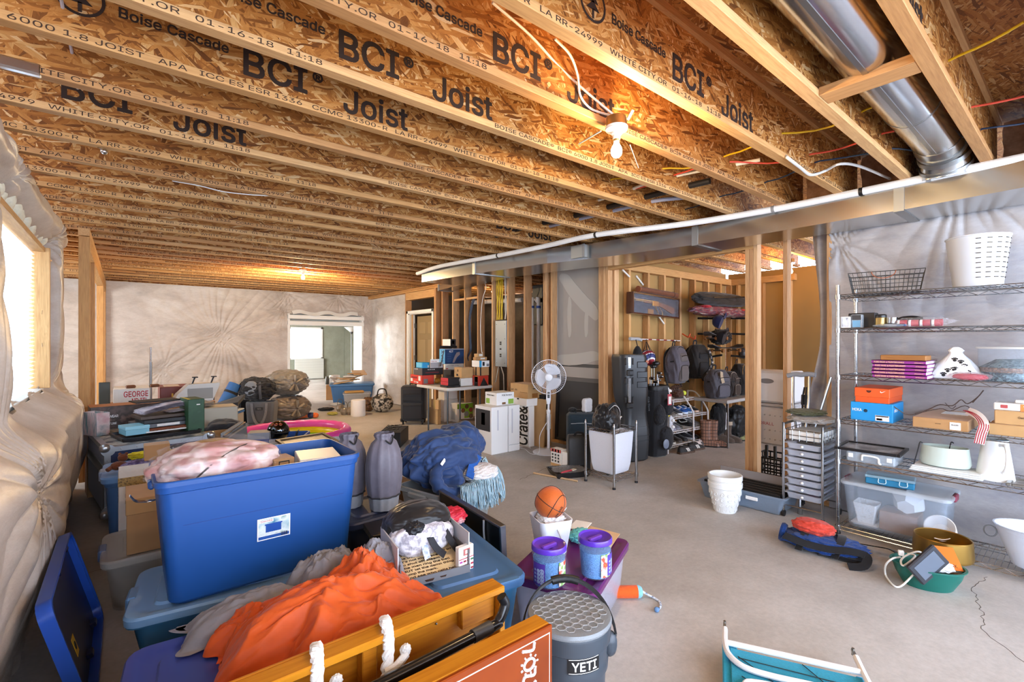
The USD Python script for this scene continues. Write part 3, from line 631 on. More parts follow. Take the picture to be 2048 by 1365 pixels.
solo("conduit_tail",cat(tube([at_x(997,733,XR+.03),at_x(994,750,XR+.03),at_x(991,765,XR+.02)],.008),tube([at_x(1002,733,XR+.03),at_x(1007,750,XR+.03),at_x(1008,785,XR+.03)],.009)),plain("#b9b2a2",.5),"loose cable tails below the breaker panel","cable")
# white drain pipes in the mechanical room
vp=thing("vent_pipes","pair of white plastic vent pipes behind the studs","pipe")
for k,x in enumerate((1064,1077)):
    b,t=at_x(x,800,5.5),at_x(x,610,5.5)
    obj("pipe",tube(spl([b,t,t+np.array([.0,.03,.06]),t+np.array([.05,.12,.10]),t+np.array([.3,.4,.10])],4),.035,12),plain("#e9e9ea",.35),vp)
    obj("coupling",tube([t-np.array([0,0,.06]),t-np.array([0,0,.02])],.043,12),plain("#3f62b8",.5),vp)
fu=thing("furnace_duct","dark furnace plenum and duct behind the studs","furnace")
obj("plenum",bx(5.6,6.6,5.5,6.3,1.75,2.45,.01),plain("#4b4d4f",.5,.7),fu,False);obj("body",bx(5.7,6.5,5.5,6.2,0,1.75,.01),plain("#8b8e90",.5,.3),fu,False)
obj("pipe",mv(C.cylinder(.09,.6,sections=24),5.62,5.75,2.2),plain("#3a3b3c",.5,.6),fu)
wh=thing("white_duct","white horizontal pipe run crossing behind the studs","pipe")
obj("pipe",tube([at_x(940,606,5.9),at_x(1045,600,5.9)],.045,12),plain("#d8d6d2",.45),wh)
# ------------------------------------------------------------------ ceiling lamps
def lamp(name,label,loc,box_col="#8a6a3a",on=None):
    t=thing(name,label,"lamp",loc)
    obj("box",mv(lathe([(.001,.058),(.05,.058),(.052,.056),(.052,.012),(.05,.01),(.001,.01)],20),0,0,0),plain(box_col,.35,.7),t)
    obj("holder",lathe([(.001,.01),(.056,.01),(.058,.004),(.055,-.006),(.045,-.012),(.028,-.018),(.026,-.03),(.020,-.034),(.019,-.052),(.001,-.052)],28),plain("#e8e2d8",.3),t)
    obj("screw_shell",lathe([(.001,-.05),(.0155,-.05),(.0155,-.064),(.001,-.064)],16),metal("#cbbf9a",.3),t)
    obj("bulb",lathe([(.001,-.06),(.013,-.062),(.016,-.078),(.024,-.092),(.029,-.106),(.030,-.118),(.026,-.134),(.016,-.145),(.001,-.148)],24),glow("#ffd9a0",14.),t)
    return t
L1=at(1233,258,EYE+1.085)
lamp("ceiling_lamp","bare bulb in a porcelain holder on the nearest joists",L1+np.array([0,0,.0]))
solo("lamp_cable",cat(tube(spl([L1+np.array([0,0,.06]),at(1180,190,JZ+.10),at(1120,135,JZ+.20),at(1060,70,JZ+.24),at(985,5,JZ+.26)],5),.006,6),
    tube(spl([L1+np.array([-.02,0,.06]),at(1200,225,JZ+.05),at(1178,215,JZ+.06),at(1160,190,JZ+.10),at(1155,150,JZ+.16),at(1140,110,JZ+.2),at(1110,78,JZ+.22)],5),.006,6)),plain("#e0d5c4",.5),"white cables drooping to the near bare bulb","cable")
t=thing("cut_wires","cut wire ends beside the near bare bulb","wire")
each("wire",[tube([at(1202,262,JZ-.03),at(1158,288,JZ-.01)],.004),tube([at(1255,240,JZ-.0),at(1266,220,JZ+.04)],.008),tube([at(1260,290,JZ-.03),at(1277,336,JZ-.03)],.003)],plain("#cfc8bb",.5),t)
lamp("ceiling_lamp","glowing bulb hanging from the far joists of the room",at(606,541,JZ-.02))
lamp("ceiling_lamp","bulb in the mechanical room behind the stud wall",(6.1,8.1,JZ-.08))
lamp("ceiling_lamp","glowing bulb inside the storage closet",(7.15,2.66,JZ-.06))
sd=at_y(1440,520,3.0)
t=thing("smoke_detector","white round detector under the closet ceiling","detector",(sd[0],sd[1],JZ-.045))
obj("body",lathe([(.001,.045),(.07,.045),(.07,.015),(.055,0),(.001,0)],24),plain("#d9d6d4",.5),t)
# ------------------------------------------------------------------ builders shared by many objects
def along(P,d,px):
    """how far from P in the flat direction d the view column px is met"""
    k=(px-CX)/FPX;a,t=P[0]*_c-P[1]*_s,depth_of(P);da,dt=d[0]*_c-d[1]*_s,d[0]*_s+d[1]*_c
    return(k*t-a)/(da-k*dt)
def BP(cx,yb,yt,xl,xr,z=0.,rot=0.):
    """a box measured in the photo: its near edge (column cx, from yb on height z up to yt) and its left and right ends"""
    P=at(cx,yb,z);t=depth_of(P);r=math.radians(rot);ex,ey=np.array([math.cos(r),math.sin(r)]),np.array([-math.sin(r),math.cos(r)])
    return dict(loc=P,dx=abs(along(P,ex,xr)),dy=abs(along(P,ey,xl)),h=(yb-yt)/FPX*t,rz=rot)
def BX(loc,dx,dy,h,rz=0.):return dict(loc=np.array(loc,float),dx=dx,dy=dy,h=h,rz=rz)
def face(b,f):
    dx,dy,h=b['dx'],b['dy'],b['h'];e=.0012
    if f=='L':return np.array([-e,dy,0.]),np.array([0,-1.,0]),np.array([0,0,1.]),dy,h
    if f=='R':return np.array([0,-e,0.]),np.array([1.,0,0]),np.array([0,0,1.]),dx,h
    if f=='T':return np.array([0,dy,h+e]),np.array([0,-1.,0]),np.array([1.,0,0]),dy,dx  # read from the left side
    if f=='U':return np.array([0,0,h+e]),np.array([1.,0,0]),np.array([0,1.,0]),dx,dy  # read from the right side
def patch(b,f,u0,v0,u1,v1,t=.001):
    o,ux,vy,w,h=face(b,f);m=bx(0,(u1-u0)*w,0,(v1-v0)*h,-t,t);return frame(m,o+ux*u0*w+vy*v0*h,ux,vy)
def words(b,f,u0,v0,u1,v1,s,bold=False,rot=0):
    o,ux,vy,w,h=face(b,f);W,H=(u1-u0)*w,(v1-v0)*h
    m=txt(s,.1,.001,bold);bb=m.bounds;m.apply_translation((-bb[0][0],-bb[0][1],0));ex=m.bounds[1]
    if rot:m=rt(m,rot);m.apply_translation(-m.bounds[0]);ex=m.bounds[1]
    m.apply_transform(np.diag([W/ex[0],H/ex[1],1,1]));return frame(mv(m,0,0,.0012),o+ux*u0*w+vy*v0*h,ux,vy)
def poly(b,f,pts,t=.001):
    o,ux,vy,w,h=face(b,f);return frame(mv(ext([(u*w,v*h)for u,v in pts],2*t),0,0,-t*.6),o,ux,vy)
def disc(b,f,u,v,r,t=.0013):
    o,ux,vy,w,h=face(b,f);return frame(mv(C.cylinder(r,2*t,sections=20),u*w,v*h,0),o,ux,vy)
def carton(name,label,category,b,m,prints=(),group=None,c=.004,lid=None,base=None,open_top=False):
    """a box with its prints, labels and tape as parts. prints: (part name, face, u0, v0, u1, v1, material[, text[, bold[, rot]]])"""
    t=thing(name,label,category,b['loc'],b['rz'],group)
    dx,dy,h=b['dx'],b['dy'],b['h']
    if open_top:obj("body",shell([(dx,dy,.004,0),(dx,dy,.004,h),(dx-.008,dy-.008,.004,h),(dx-.008,dy-.008,.004,.008)],n=3),m,t,False,loc=(dx/2,dy/2,0))
    elif lid:
        lm,lh=lid;obj("body",bx(.003,dx-.003,.003,dy-.003,0,h-.002,.002),m,t,False)
        obj("lid",bx(-.001,dx+.001,-.001,dy+.001,h-lh,h,.003),lm,t,False)
    else:obj("body",bx(0,dx,0,dy,0,h,c),m,t,False)
    for p in prints:
        if len(p)==7:obj(p[0],patch(b,*p[1:6]),p[6],t,False)
        else:obj(p[0],words(b,*p[1:6],p[7],*(p[8:])),p[6],t,False)
    return t
def tote(name,label,loc,rz,lx,ly,h,m,lid=None,taper=.86,rim=.03,r=.05,category="storage bin",wall=.004,latches=None,rimm=None,group=None):
    """a tapered bin with a rolled rim; lid: a material. The origin is the middle of its foot"""
    t=thing(name,label,category,loc,rz,group);a,b=lx*taper,ly*taper
    L=lambda f:(a+(lx-a)*f,b+(ly-b)*f)
    def sec(f,d,z):x,y=L(f);return(x+d,y+d,r,z)
    obj("body",shell([sec(0,-.02,0),sec(0,0,.012),sec(.9,0,h*.9),sec(.9,.012,h*.9+.004),sec(1,.012,h-rim),sec(1,rim,h-rim),sec(1,rim,h-.004),sec(1,rim-.006,h),sec(1,-.004,h),sec(.9,-wall*2,h*.88),sec(0,-wall*2,.02)]),m,t)
    if lid is not None:
        x,y=L(1)
        lp=obj("lid",shell([(x+rim+.012,y+rim+.012,r*1.2,h-.022),(x+rim+.016,y+rim+.016,r*1.2,h+.006),(x+rim+.004,y+rim+.004,r*1.2,h+.016),(x-.03,y-.03,r,h+.016),(x-.05,y-.05,r,h+.008),(x-.14,y-.14,r*.8,h+.008),(x-.155,y-.155,r*.8,h+.018)]),lid,t)
        if latches is not None:
            for s in(-1,1):obj("latch",bx(s*(x/2+rim*.5)-.02,s*(x/2+rim*.5)+.02,-.06,.06,h-.045,h+.02,.008),latches,lp,False)
    else:
        for s in(-1,1):obj("handle",bx(s*(lx/2+rim/2)-.012,s*(lx/2+rim/2)+.012,-.09,.09,h-.06,h-.02,.008),rimm or m,t,False)
    return t
KRAFT,KRAFT2,KRAFT3=card("#b3895a"),card("#c39b68"),card("#a97f55")
WHT,PAPER,BLK,DK=plain("#ececea",.45),card("#e4e2dc"),plain("#17171a",.5),plain("#2c2d31",.55)
CHROME=plain("#b4b6b8",.2,1.);STEEL=plain("#9ea1a4",.3,1.)
INKB=plain("#1b1b1b",.7)

# ------------------------------------------------------------------ wire shelf unit at the right
SX0,SX1,SY0,SY1=4.21,4.64,.02,1.235
SZ=[.06,.565,.868,1.205,1.56,1.815]
su=thing("wire_shelf","tall chrome wire shelf unit against the right plastic wall","shelf")
for x in(SX0,SX1):
    for y in(SY0,SY1):
        p=obj("post",cat(mv(C.cylinder(.0127,1.86,sections=14),x,y,.03+.93)),CHROME,su)
        obj("groove_ring",cat(*[mv(C.cylinder(.0134,.003,sections=12),x,y,.08+.0254*k*2)for k in range(35)]),STEEL,p,kind="stuff")
        obj("foot",mv(lathe([(.001,0),(.018,0),(.018,.012),(.010,.03),(.001,.03)],14),x,y,0),BLK,p)
def wire_shelf(parent,x0,x1,y0,y1,z,m=CHROME,step=.0285,name="shelf",collars=True):
    w,segs=[],[]
    for dz in(0,-.028):w+=[tube([(x0,y0,z+dz),(x1,y0,z+dz),(x1,y1,z+dz),(x0,y1,z+dz)],.0032,5,True)]
    def zig(a,b,n):
        a,b=np.array(a),np.array(b);return tube([a+(b-a)*i/n+np.array([0,0,-.028 if i%2 else 0])for i in range(n+1)],.0022,4)
    ny,nx=max(4,int((y1-y0)/.055)),max(3,int((x1-x0)/.055))
    w+=[zig((x0,y0,z),(x0,y1,z),ny),zig((x1,y0,z),(x1,y1,z),ny),zig((x0,y0,z),(x1,y0,z),nx),zig((x0,y1,z),(x1,y1,z),nx)]
    s=obj(name,cat(*w),m,parent)
    k=int((y1-y0)/step)
    obj("deck_wires",cat(*[line((x0,y0+(y1-y0)*i/k,z+.002),(x1,y0+(y1-y0)*i/k,z+.002),.0019,4)for i in range(1,k)]+[line((x0+(x1-x0)*i/3,y0,z-.002),(x0+(x1-x0)*i/3,y1,z-.002),.0032,4)for i in(1,2)]),m,s,kind="stuff")
    if collars:each("collar",[mv(C.cylinder(.019,.034,sections=12),x,y,z-.014)for x in(x0,x1)for y in(y0,y1)],m,s)
    return s
for z in SZ:wire_shelf(su,SX0,SX1,SY0,SY1,z)
Z0,Z1,Z2,Z3,Z4,Z5=[z+.005 for z in SZ]
# top shelf
wbk=at_x(1772,560,4.42)
t=thing("wire_basket","dark wire basket with a copper handle on the top shelf","basket",(4.41,wbk[1],Z5),12)
def frustum_wires(lx,ly,h,tp,r,nx,ny,nz):
    s=[]
    P=lambda u,v,f:np.array([u*lx/2*(tp+(1-tp)*f),v*ly/2*(tp+(1-tp)*f),h*f])
    for k in range(nz+1):f=k/nz;s+=[(P(-1,-1,f),P(1,-1,f)),(P(1,-1,f),P(1,1,f)),(P(1,1,f),P(-1,1,f)),(P(-1,1,f),P(-1,-1,f))]
    for i in range(nx+1):u=-1+2*i/nx;s+=[(P(u,-1,0),P(u,-1,1)),(P(u,1,0),P(u,1,1)),(P(u,-1,0),P(u,1,0))]
    for i in range(ny+1):u=-1+2*i/ny;s+=[(P(-1,u,0),P(-1,u,1)),(P(1,u,0),P(1,u,1)),(P(-1,u,0),P(1,u,0))]
    return lines(s,r)
obj("cage",frustum_wires(.33,.44,.15,.88,.0016,12,16,5),plain("#5b5a58",.4,.8),t,kind="stuff")
obj("rim",tube([(-.165,-.22,.15),(.165,-.22,.15),(.165,.22,.15),(-.165,.22,.15)],.003,5,True),plain("#5b5a58",.4,.8),t)
obj("handle",tube(spl([(-.17,-.06+.07+.07*math.cos(a),.15-.05*math.sin(a))for a in np.linspace(0,math.pi,7)],3),.003,6),plain("#a8664a",.35,.8),t)
lb=at_x(1955,560,4.40)
t=thing("laundry_basket","tall white plastic basket with slots on the top shelf","basket",(4.40,lb[1],Z5))
h=.335
obj("body",lathe([(.001,0),(.118,0),(.122,.006),(.158,h-.01),(.163,h-.006),(.163,h),(.154,h),(.118,.012),(.001,.012)],48),plain("#c9cfd6",.35),t)
slots=[]
for a in(188,208,228,248,268,290):
    for k in range(9):
        z=.055+k*.031;rad=.1245+(z/h)*.036
        slots.append(rt(bx(rad-.004,rad+.001,-.012,.012,z,z+.005),a))
obj("slots",cat(*slots),plain("#50483f",.8),t,False,kind="stuff")
# second shelf
def on(px,X,z):p=at_x(px,600,X);return np.array([X,p[1],z])
carton("photo_card","small white picture card standing on the second shelf","card",BX(on(1700,4.25,Z4),.02,.06,.085),WHT,[("picture",'L',.15,.1,.85,.9,pattern(("#4a5562","#c9ced6","#e6e8ea"),40.,(1,1,.4)))],c=.001)
carton("black_product_box","black cardboard box at the left of the second shelf","box",BX(on(1750,4.38,Z4),.09,.17,.115),plain("#2a2728",.5),[("printing",'L',.05,.72,.5,.86,plain("#9a9694",.6),"TUMBLER"),("label",'L',.02,.02,.3,.5,plain("#9fb8c8",.5))])
carton("clear_gadget_box","clear plastic packet standing by the black box","box",BX(on(1724,4.28,Z4),.05,.07,.10),clear("#b9c4cc",.45),[("insert",'L',.15,.05,.85,.55,plain("#6d9fc0",.5)),("cap",'L',.1,.6,.9,.95,plain("#35363a",.5))])
cg=on(1762,4.32,Z4)
t=thing("coffee_grinder","small steel and black hand coffee grinder on the second shelf","grinder",cg)
obj("body",lathe([(.001,0),(.034,0),(.036,.008),(.034,.085),(.036,.09),(.028,.096),(.001,.096)],24),plain("#1e1c1b",.3),t)
obj("sleeve",lathe([(.035,.012),(.0368,.014),(.0368,.07),(.035,.072)],24),plain("#a58c58",.3,.8),t)
obj("crank",cat(mv(rt(C.cylinder(.013,.05,sections=16),90,(1,0,0)),0,-.06,.045),mv(rt(C.cylinder(.02,.02,sections=16),90,(1,0,0)),0,-.09,.048)),CHROME,t)
pf=on(1795,4.31,Z4)
t=thing("portafilter","black handled espresso portafilter lying on the second shelf","portafilter",pf)
obj("basket",mv(lathe([(.001,0),(.02,0),(.032,.01),(.034,.05),(.03,.05),(.028,.014),(.001,.01)],24),0,.03,.02),CHROME,t)
obj("handle",tube(spl([(0,0,.055),(0,-.04,.06),(0,-.09,.062),(0,-.14,.056)],4),[.010,.012,.015,.017,.018,.018,.018,.018,.017,.016,.015,.014,.012],12),plain("#19191b",.4),t)
t=thing("cable_packet","flat packet with blue plugs lying before the grinder","packet",on(1780,4.26,Z4))
obj("wrap",blob(.04,.10,.012,.2,3,4,3),clear("#c8d2da",.4),t);obj("plug",bx(-.02,.02,-.09,-.04,.004,.02,.003),plain("#2c4a78",.5),t)
t=thing("candy_pack","clear pack of red and white rolls on the second shelf","packet",on(1842,4.30,Z4))
for k in range(4):obj("roll",mv(rt(C.cylinder(.024,.055,sections=18),90,(1,0,0)),0,.10-.062*k,.026),plain("#b8354a" if k%2==0 else "#c24a58",.5),t);obj("band",mv(rt(C.cylinder(.0245,.014,sections=18),90,(1,0,0)),0,.10-.062*k+.02,.026),WHT,t)
obj("wrapper",blob(.045,.17,.033,.25,4,6,4),clear("#efeff2",.14,.1),t)
# third shelf: books, plank, bag, packet, tub of gravel
bb=BP(1854,760,723,1745,1877,Z3);n=5;hh=bb['h']/n
PUR=["#8d2f84","#93368c","#862c80","#953a8e","#8a3088"]
where=["lowest","second from the bottom","middle","second from the top","topmost"]
for k in range(n):
    b=BX(bb['loc']+np.array([.002*(k%2),.003*((k*2)%3),hh*k]),bb['dx'],bb['dy'],hh*.97)
    t=thing("book","purple book, %s of the five stacked on the third shelf"%where[k],"book",b['loc'],0,"purple books on the third shelf")
    obj("pages",bx(.004,b['dx']-.001,.003,b['dy']-.003,.003,b['h']-.003),PAPER,t,False)
    obj("cover",cat(bx(0,b['dx'],0,b['dy'],0,.003),bx(0,b['dx'],0,b['dy'],b['h']-.003,b['h']),bx(0,.004,0,b['dy'],0,b['h'])),plain(PUR[k],.4),t,False)
    obj("title",words(b,'L',.05,.25,.62,.75,"PURE RAGE & PAINTBRUSHES",True),plain("#e3b98a",.5),t,False);obj("author_name",words(b,'L',.80,.3,.96,.65,"Wilkinson"),plain("#e3b98a",.5),t,False)
pb=BP(1847,723.5,712,1757,1867,Z3+bb['h'])
pb['loc']=np.array([bb['loc'][0]+.03,bb['loc'][1]+.01,Z3+bb['h']])
carton("wooden_block","flat wooden box lying on top of the purple books","box",BX(pb['loc'],.16,bb['dy']*.84,.035),wood("#a8743f","#6f4522",1,.5))
t=thing("paw_print_bag","white plastic bag with black paw prints, tied at the top","bag",on(1912,4.38,Z3))
obj("bag",cat(loft([np.column_stack([rr(w*.8,w*1.25,w*.3,8)[:,0]*(1+.10*np.sin(np.arange(32)*2.3+k)),rr(w*.8,w*1.25,w*.3,8)[:,1]*(1+.10*np.sin(np.arange(32)*1.9+k)),np.full(32,z)])for k,(w,z)in enumerate(((.15,0),(.235,.006),(.215,.04),(.165,.085),(.11,.125),(.065,.16),(.05,.175),(.065,.19),(.045,.205),(.02,.215)))])),plain("#e9edf0",.3),t,True)
paws=[]
for k in range(10):
    y,z=R.uniform(-.10,.06),R.uniform(.02,.13);w=(.235-z*1.05)*.8/2
    for dy,dz,r_ in((0,0,.010),(-.012,.011,.0045),(-.004,.015,.0045),(.004,.015,.0045),(.012,.011,.0045)):paws.append(mv(C.icosphere(1,r_),-w-.002,y*(1-z*3.5)+dy,z+dz))
obj("paw_prints",cat(*paws),BLK,t,True,kind="stuff")
t=thing("red_packet","shiny red wrapped packet lying at the front of the third shelf","packet",on(1940,4.255,Z3))
obj("body",blob(.03,.085,.022,.15,4,2,4),plain("#b41f3a",.35),t);obj("wrapper",blob(.036,.105,.026,.25,5,3,4),clear("#f2e6ea",.15,.1),t)
gt=on(2038,4.41,Z3);r_=.185
t=thing("gravel_tub","round clear tub layered with blue and pink gravel","tub",gt)
ll=[(0.001,.004),(r_-.01,.004),(r_-.008,.05),(.001,.05)]
obj("blue_gravel",lathe([(.001,.004),(r_-.008,.004),(r_-.006,.055),(.001,.055)],40),pattern(("#1f3e50","#3d6478","#7fa0ad"),90.,kind="voronoi"),t)
obj("pink_gravel",lathe([(.001,.056),(r_-.006,.056),(r_-.005,.085),(.001,.085)],40),pattern(("#8a6b5d","#c7a893","#6d5f5a"),110.,kind="voronoi"),t)
obj("grey_gravel",lathe([(.001,.086),(r_-.005,.086),(r_-.08,.135),(.001,.14)],40),pattern(("#34505f","#5f7f8e","#8ba2ab"),90.,kind="voronoi"),t)
obj("tub",lathe([(.001,0),(r_-.006,0),(r_,.01),(r_+.004,.205),(r_+.001,.205),(r_-.003,.012),(.001,.003)],48),clear("#c9d6dc",.10,.12),t)
obj("lid",lathe([(.001,.205),(r_+.014,.205),(r_+.014,.217),(.001,.222)],48),clear("#dfe0da",.6),t)
# fourth shelf
hk=BP(1785.6,847.7,810,1701,1807,Z2)
carton("blue_shoebox","bright blue shoebox with white lettering under the orange one","shoebox",hk,plain("#1c8fd0",.5),[("lettering",'L',.05,.5,.28,.66,WHT,"HOKA",True),("label",'L',.60,.06,.92,.36,PAPER),("barcode",'L',.63,.1,.76,.2,INKB),("label_band",'L',.61,.29,.9,.34,plain("#31506b",.5)),("lettering",'R',.1,.55,.4,.72,WHT,"HO",True)],c=.003)
t_=[p for p in stage.GetPrimAtPath("/World").GetChildren()if p.GetName()=="blue_shoebox"][0]
obj("finger_hole",disc(hk,'L',.37,.55,.012),plain("#0d2c40",.8),t_)
nk=BP(1768,809,779,1699,1795,Z2+hk['h']);nk['loc']=np.array([hk['loc'][0]+.004,hk['loc'][1]+.02,Z2+hk['h']])
t=carton("orange_shoebox","orange shoebox with a swoosh on its lid, on the blue one","shoebox",nk,plain("#d9531b",.5),[],lid=(plain("#e05a20",.5),nk['h']*.62))
def swoosh(b,f,u0,v0,u1,v1):
    U=lambda a:u0+(u1-u0)*a;V=lambda a:v0+(v1-v0)*a
    return poly(b,f,[(U(0),V(.45)),(U(.06),V(.12)),(U(.2),V(0)),(U(.4),V(.12)),(U(1),V(1)),(U(.4),V(.42)),(U(.22),V(.34)),(U(.12),V(.6)),(U(.14),V(.95))])
obj("logo",swoosh(nk,'L',.74,.72,.9,.86),WHT,t,False);obj("finger_notch",poly(nk,'L',[(.42+.07*math.cos(a),.84+.16*math.sin(a))for a in np.linspace(math.pi,2*math.pi,9)],.0016),plain("#5a220c",.8),t,False)
fb=BP(1937,866,844,1825,1973,Z2)
carton("flat_brown_box","flat brown cardboard carton with a white shipping label","box",fb,KRAFT,[("label",'L',.68,.1,.87,.8,PAPER),("label_print",'L',.71,.5,.83,.62,INKB,"BLAZER"),("slot",'L',.42,.52,.52,.56,plain("#5d4026",.8)),("label",'T',.35,.4,.85,.6,PAPER)])
kp=at(1977,869,Z2)
carton("long_kraft_box","long kraft box at the right end of the fourth shelf, under another","box",BX((kp[0],kp[1]-.36,Z2),.2,.36,.07),KRAFT2)
carton("kraft_gift_box","kraft box with a small brown printed name, on the long kraft box","box",BX((kp[0]+.008,kp[1]-.37,Z2+.071),.19,.345,.085),KRAFT2,[("name_print",'L',.30,.45,.48,.65,plain("#4a3420",.7),"Gerhung")])
carton("orange_white_box","small white and orange box on top of the kraft boxes","box",BX((kp[0]+.03,kp[1]-.28,Z2+.157),.12,.26,.045),WHT,[("orange_panel",'L',.45,0,1,.98,plain("#d98640",.5)),("ring",'L',.12,.3,.24,.75,plain("#b04a4a",.5)),("printing",'L',.5,.55,.8,.8,WHT,"Cactus")])
carton("white_bar_box","little white box of bars on the orange and white box","box",BX((kp[0]+.07,kp[1]-.27,Z2+.203),.06,.16,.02),PAPER)
carton("white_cable_box","little white box squeezed between the cartons on the fourth shelf","box",BX((kp[0]+.05,kp[1]+.004,Z2),.07,.04,.075),WHT)
wp_=[at_x(1788,814,4.20),at_x(1812,829,4.25),at_x(1835,828,4.32),at_x(1862,817,4.38),at_x(1880,810,4.38),at_x(1905,812,4.38),at_x(1922,800,4.40),at_x(1935,808,4.40),at_x(1955,795,4.42),at_x(1967,781,4.42)]
tw=[tube(spl(wp_,4),.0035,5),tube(spl([at_x(1945,806,4.41),at_x(1958,792,4.42),at_x(1966,782,4.42)],6),.003,5),tube(spl([at_x(1830,828,4.30),at_x(1880,818,4.36),at_x(1900,823,4.36),at_x(1930,812,4.37),at_x(1950,826,4.36)],4),.0028,5),tube(spl([at_x(1890,806,4.38),at_x(1903,818,4.37),at_x(1912,812,4.37)],4),.002,4)]
solo("twig_garland",cat(*tw),plain("#4a3b33",.8),"dark twisted twig garland lying over the flat brown box","garland")
rp=[at_x(1935,822,4.33),at_x(1950,828,4.28),at_x(1962,838,4.24),at_x(1968,852,4.195),at_x(1963,868,4.19),at_x(1958,888,4.19)]
t=thing("striped_ribbon","red and white striped ribbon hanging off the fourth shelf","ribbon")
q=spl(rp,5);obj("band",ribbon(q,.05,.002,(-1,0,.25)),WHT,t)
for k in(-2,-1,0,1,2):obj("stripe",ribbon(q+np.array([-.0015,.0105*k,0]),.0045,.002,(-1,0,.25)),plain("#a83242",.6),t)
# fifth shelf
cs=BP(1790,937,913,1692,1825,Z1)
t=thing("clear_case","clear plastic carry case with a white handle on the fifth shelf","case",cs['loc'])
obj("body",bx(0,.24,0,cs['dy'],0,.075,.01),clear("#c6d3dd",.45),t,False)
obj("handle",tube(spl([(-.004,cs['dy']*.66,.02),(-.02,cs['dy']*.64,.05),(-.02,cs['dy']*.6,.06),(-.02,cs['dy']*.33,.055),(-.02,cs['dy']*.30,.02),(-.004,cs['dy']*.28,.01)],4),.007,8),WHT,t)
obj("latch",bx(-.006,.004,cs['dy']*.85,cs['dy']*.95,.03,.06,.002),WHT,t,False);obj("latch",bx(-.006,.004,cs['dy']*.06,cs['dy']*.16,.03,.06,.002),WHT,t,False)
t=thing("picture_frame","black framed picture lying flat on the clear case","picture frame",(SX0-.01,cs['loc'][1]-.03,Z1+.077),3)
fw,fl_=.34,cs['dy']+.10
obj("frame",cat(bx(0,fw,0,.022,0,.018,.002),bx(0,fw,fl_-.022,fl_,0,.018,.002),bx(0,.022,.022,fl_-.022,0,.018,.002),bx(fw-.022,fw,.022,fl_-.022,0,.018,.002)),plain("#151416",.35),t,False)
obj("picture",bx(.02,fw-.02,.02,fl_-.02,.002,.006),pattern(("#3b3a3a","#8f8b89","#d4d2d0","#6a6866"),7.),t,False);obj("glass",bx(.02,fw-.02,.02,fl_-.02,.010,.012),clear("#dfe4e8",.1,.05),t,False)
mc=on(1890,4.36,Z1)
t=thing("folded_cloth","white folded cloth lying under the mint pot","cloth",(4.23,mc[1]-.20,Z1))
for k in range(3):obj("fold",bx(.004*k,.25-.01*k,.004*k,.37-.006*k,.012*k,.0115*(k+1),.005),fabric("#e1e5e3",60.,.08,.2),t,False)
mc[2]=Z1+.037
t=thing("mint_pot","pale mint ceramic hanging pot with black hooks on the folded cloth","pot",mc)
ring=lambda fx,fy,z,n=40:np.column_stack([fx*np.cos(np.linspace(0,2*np.pi,n,endpoint=False)),fy*np.sin(np.linspace(0,2*np.pi,n,endpoint=False)),np.full(n,z)])
obj("bowl",loft([ring(.06,.10,0),ring(.085,.125,.006),ring(.09,.135,.03),ring(.082,.122,.135),ring(.076,.116,.135),ring(.08,.12,.04),ring(.06,.1,.012)]),plain("#c4d3cb",.3),t)
for y in(.118,-.02):obj("hook",tube(spl([(-.10 if y>.1 else.07,y+.03,.0),(-.09 if y>.1 else.075,y+.01,.10),(-.08,y,.155)if y>.1 else(.08,y,.155),(-.07 if y>.1 else.085,y-.012,.15)],5),.0035,6),BLK,t)
pt=on(1990,4.37,Z1)
t=thing("enamel_pitcher","tall white enamel pitcher on the fifth shelf","pitcher",pt)
obj("body",lathe([(.001,0),(.092,0),(.094,.006),(.062,.25),(.066,.262),(.060,.262),(.056,.25),(.086,.012),(.001,.008)],40),plain("#e4e9ea",.18,0,.6),t)
obj("rim",mv(tube(ring(.065,.065,0,32),.003,5,True),0,0,.262),plain("#53626d",.4),t)
obj("handle",tube(spl([(-.055,-.03,.23),(-.10,-.055,.235),(-.118,-.065,.19),(-.112,-.062,.11),(-.09,-.045,.06)],6),.010,10),plain("#e4e9ea",.18),t)
sf=at_x(2012,960,4.24)
t=thing("ornate_picture","ornate silver picture frame lying at the right of the fifth shelf","picture frame",(4.22,sf[1]-.24,Z1),0)
obj("frame",cat(bx(0,.2,0,.025,0,.02,.004),bx(0,.2,.215,.24,0,.02,.004),bx(0,.025,.025,.215,0,.02,.004),bx(.175,.2,.025,.215,0,.02,.004)),plain("#8d8a84",.35,.7),t,False);obj("picture",bx(.02,.18,.02,.22,.004,.008),pattern(("#4c4a4a","#a5a19c","#d8d6d2"),9.),t,False)
# bottom shelf: clear bin with pots
cb=BP(1915,1088,1027,1697,1949,Z0)
cb['dx']=.40;cb['loc'][0]=SX0+.015
cc_=(cb['loc'][0]+.2,cb['loc'][1]+cb['dy']/2,Z0);h=.33
t=thing("clear_storage_bin","long clear storage bin of white pots on the bottom shelf","storage bin",cc_)
ly,lx=cb['dy']-.04,.36
obj("body",shell([(lx*.84,ly*.9,.04,0),(lx*.86,ly*.92,.04,.01),(lx,ly,.04,h-.03),(lx+.02,ly+.02,.045,h-.028),(lx+.02,ly+.02,.045,h-.01),(lx-.006,ly-.006,.04,h-.01),(lx*.86-.008,ly*.92-.008,.04,.014)]),clear("#bccbd8",.17,.2),t)
obj("lid",shell([(lx+.04,ly+.04,.05,h-.012),(lx+.04,ly+.04,.05,h+.006),(lx+.02,ly+.02,.05,h+.014),(lx-.04,ly-.04,.04,h+.014),(lx-.06,ly-.06,.04,h+.006)]),clear("#cfd9e0",.5,.25),t)
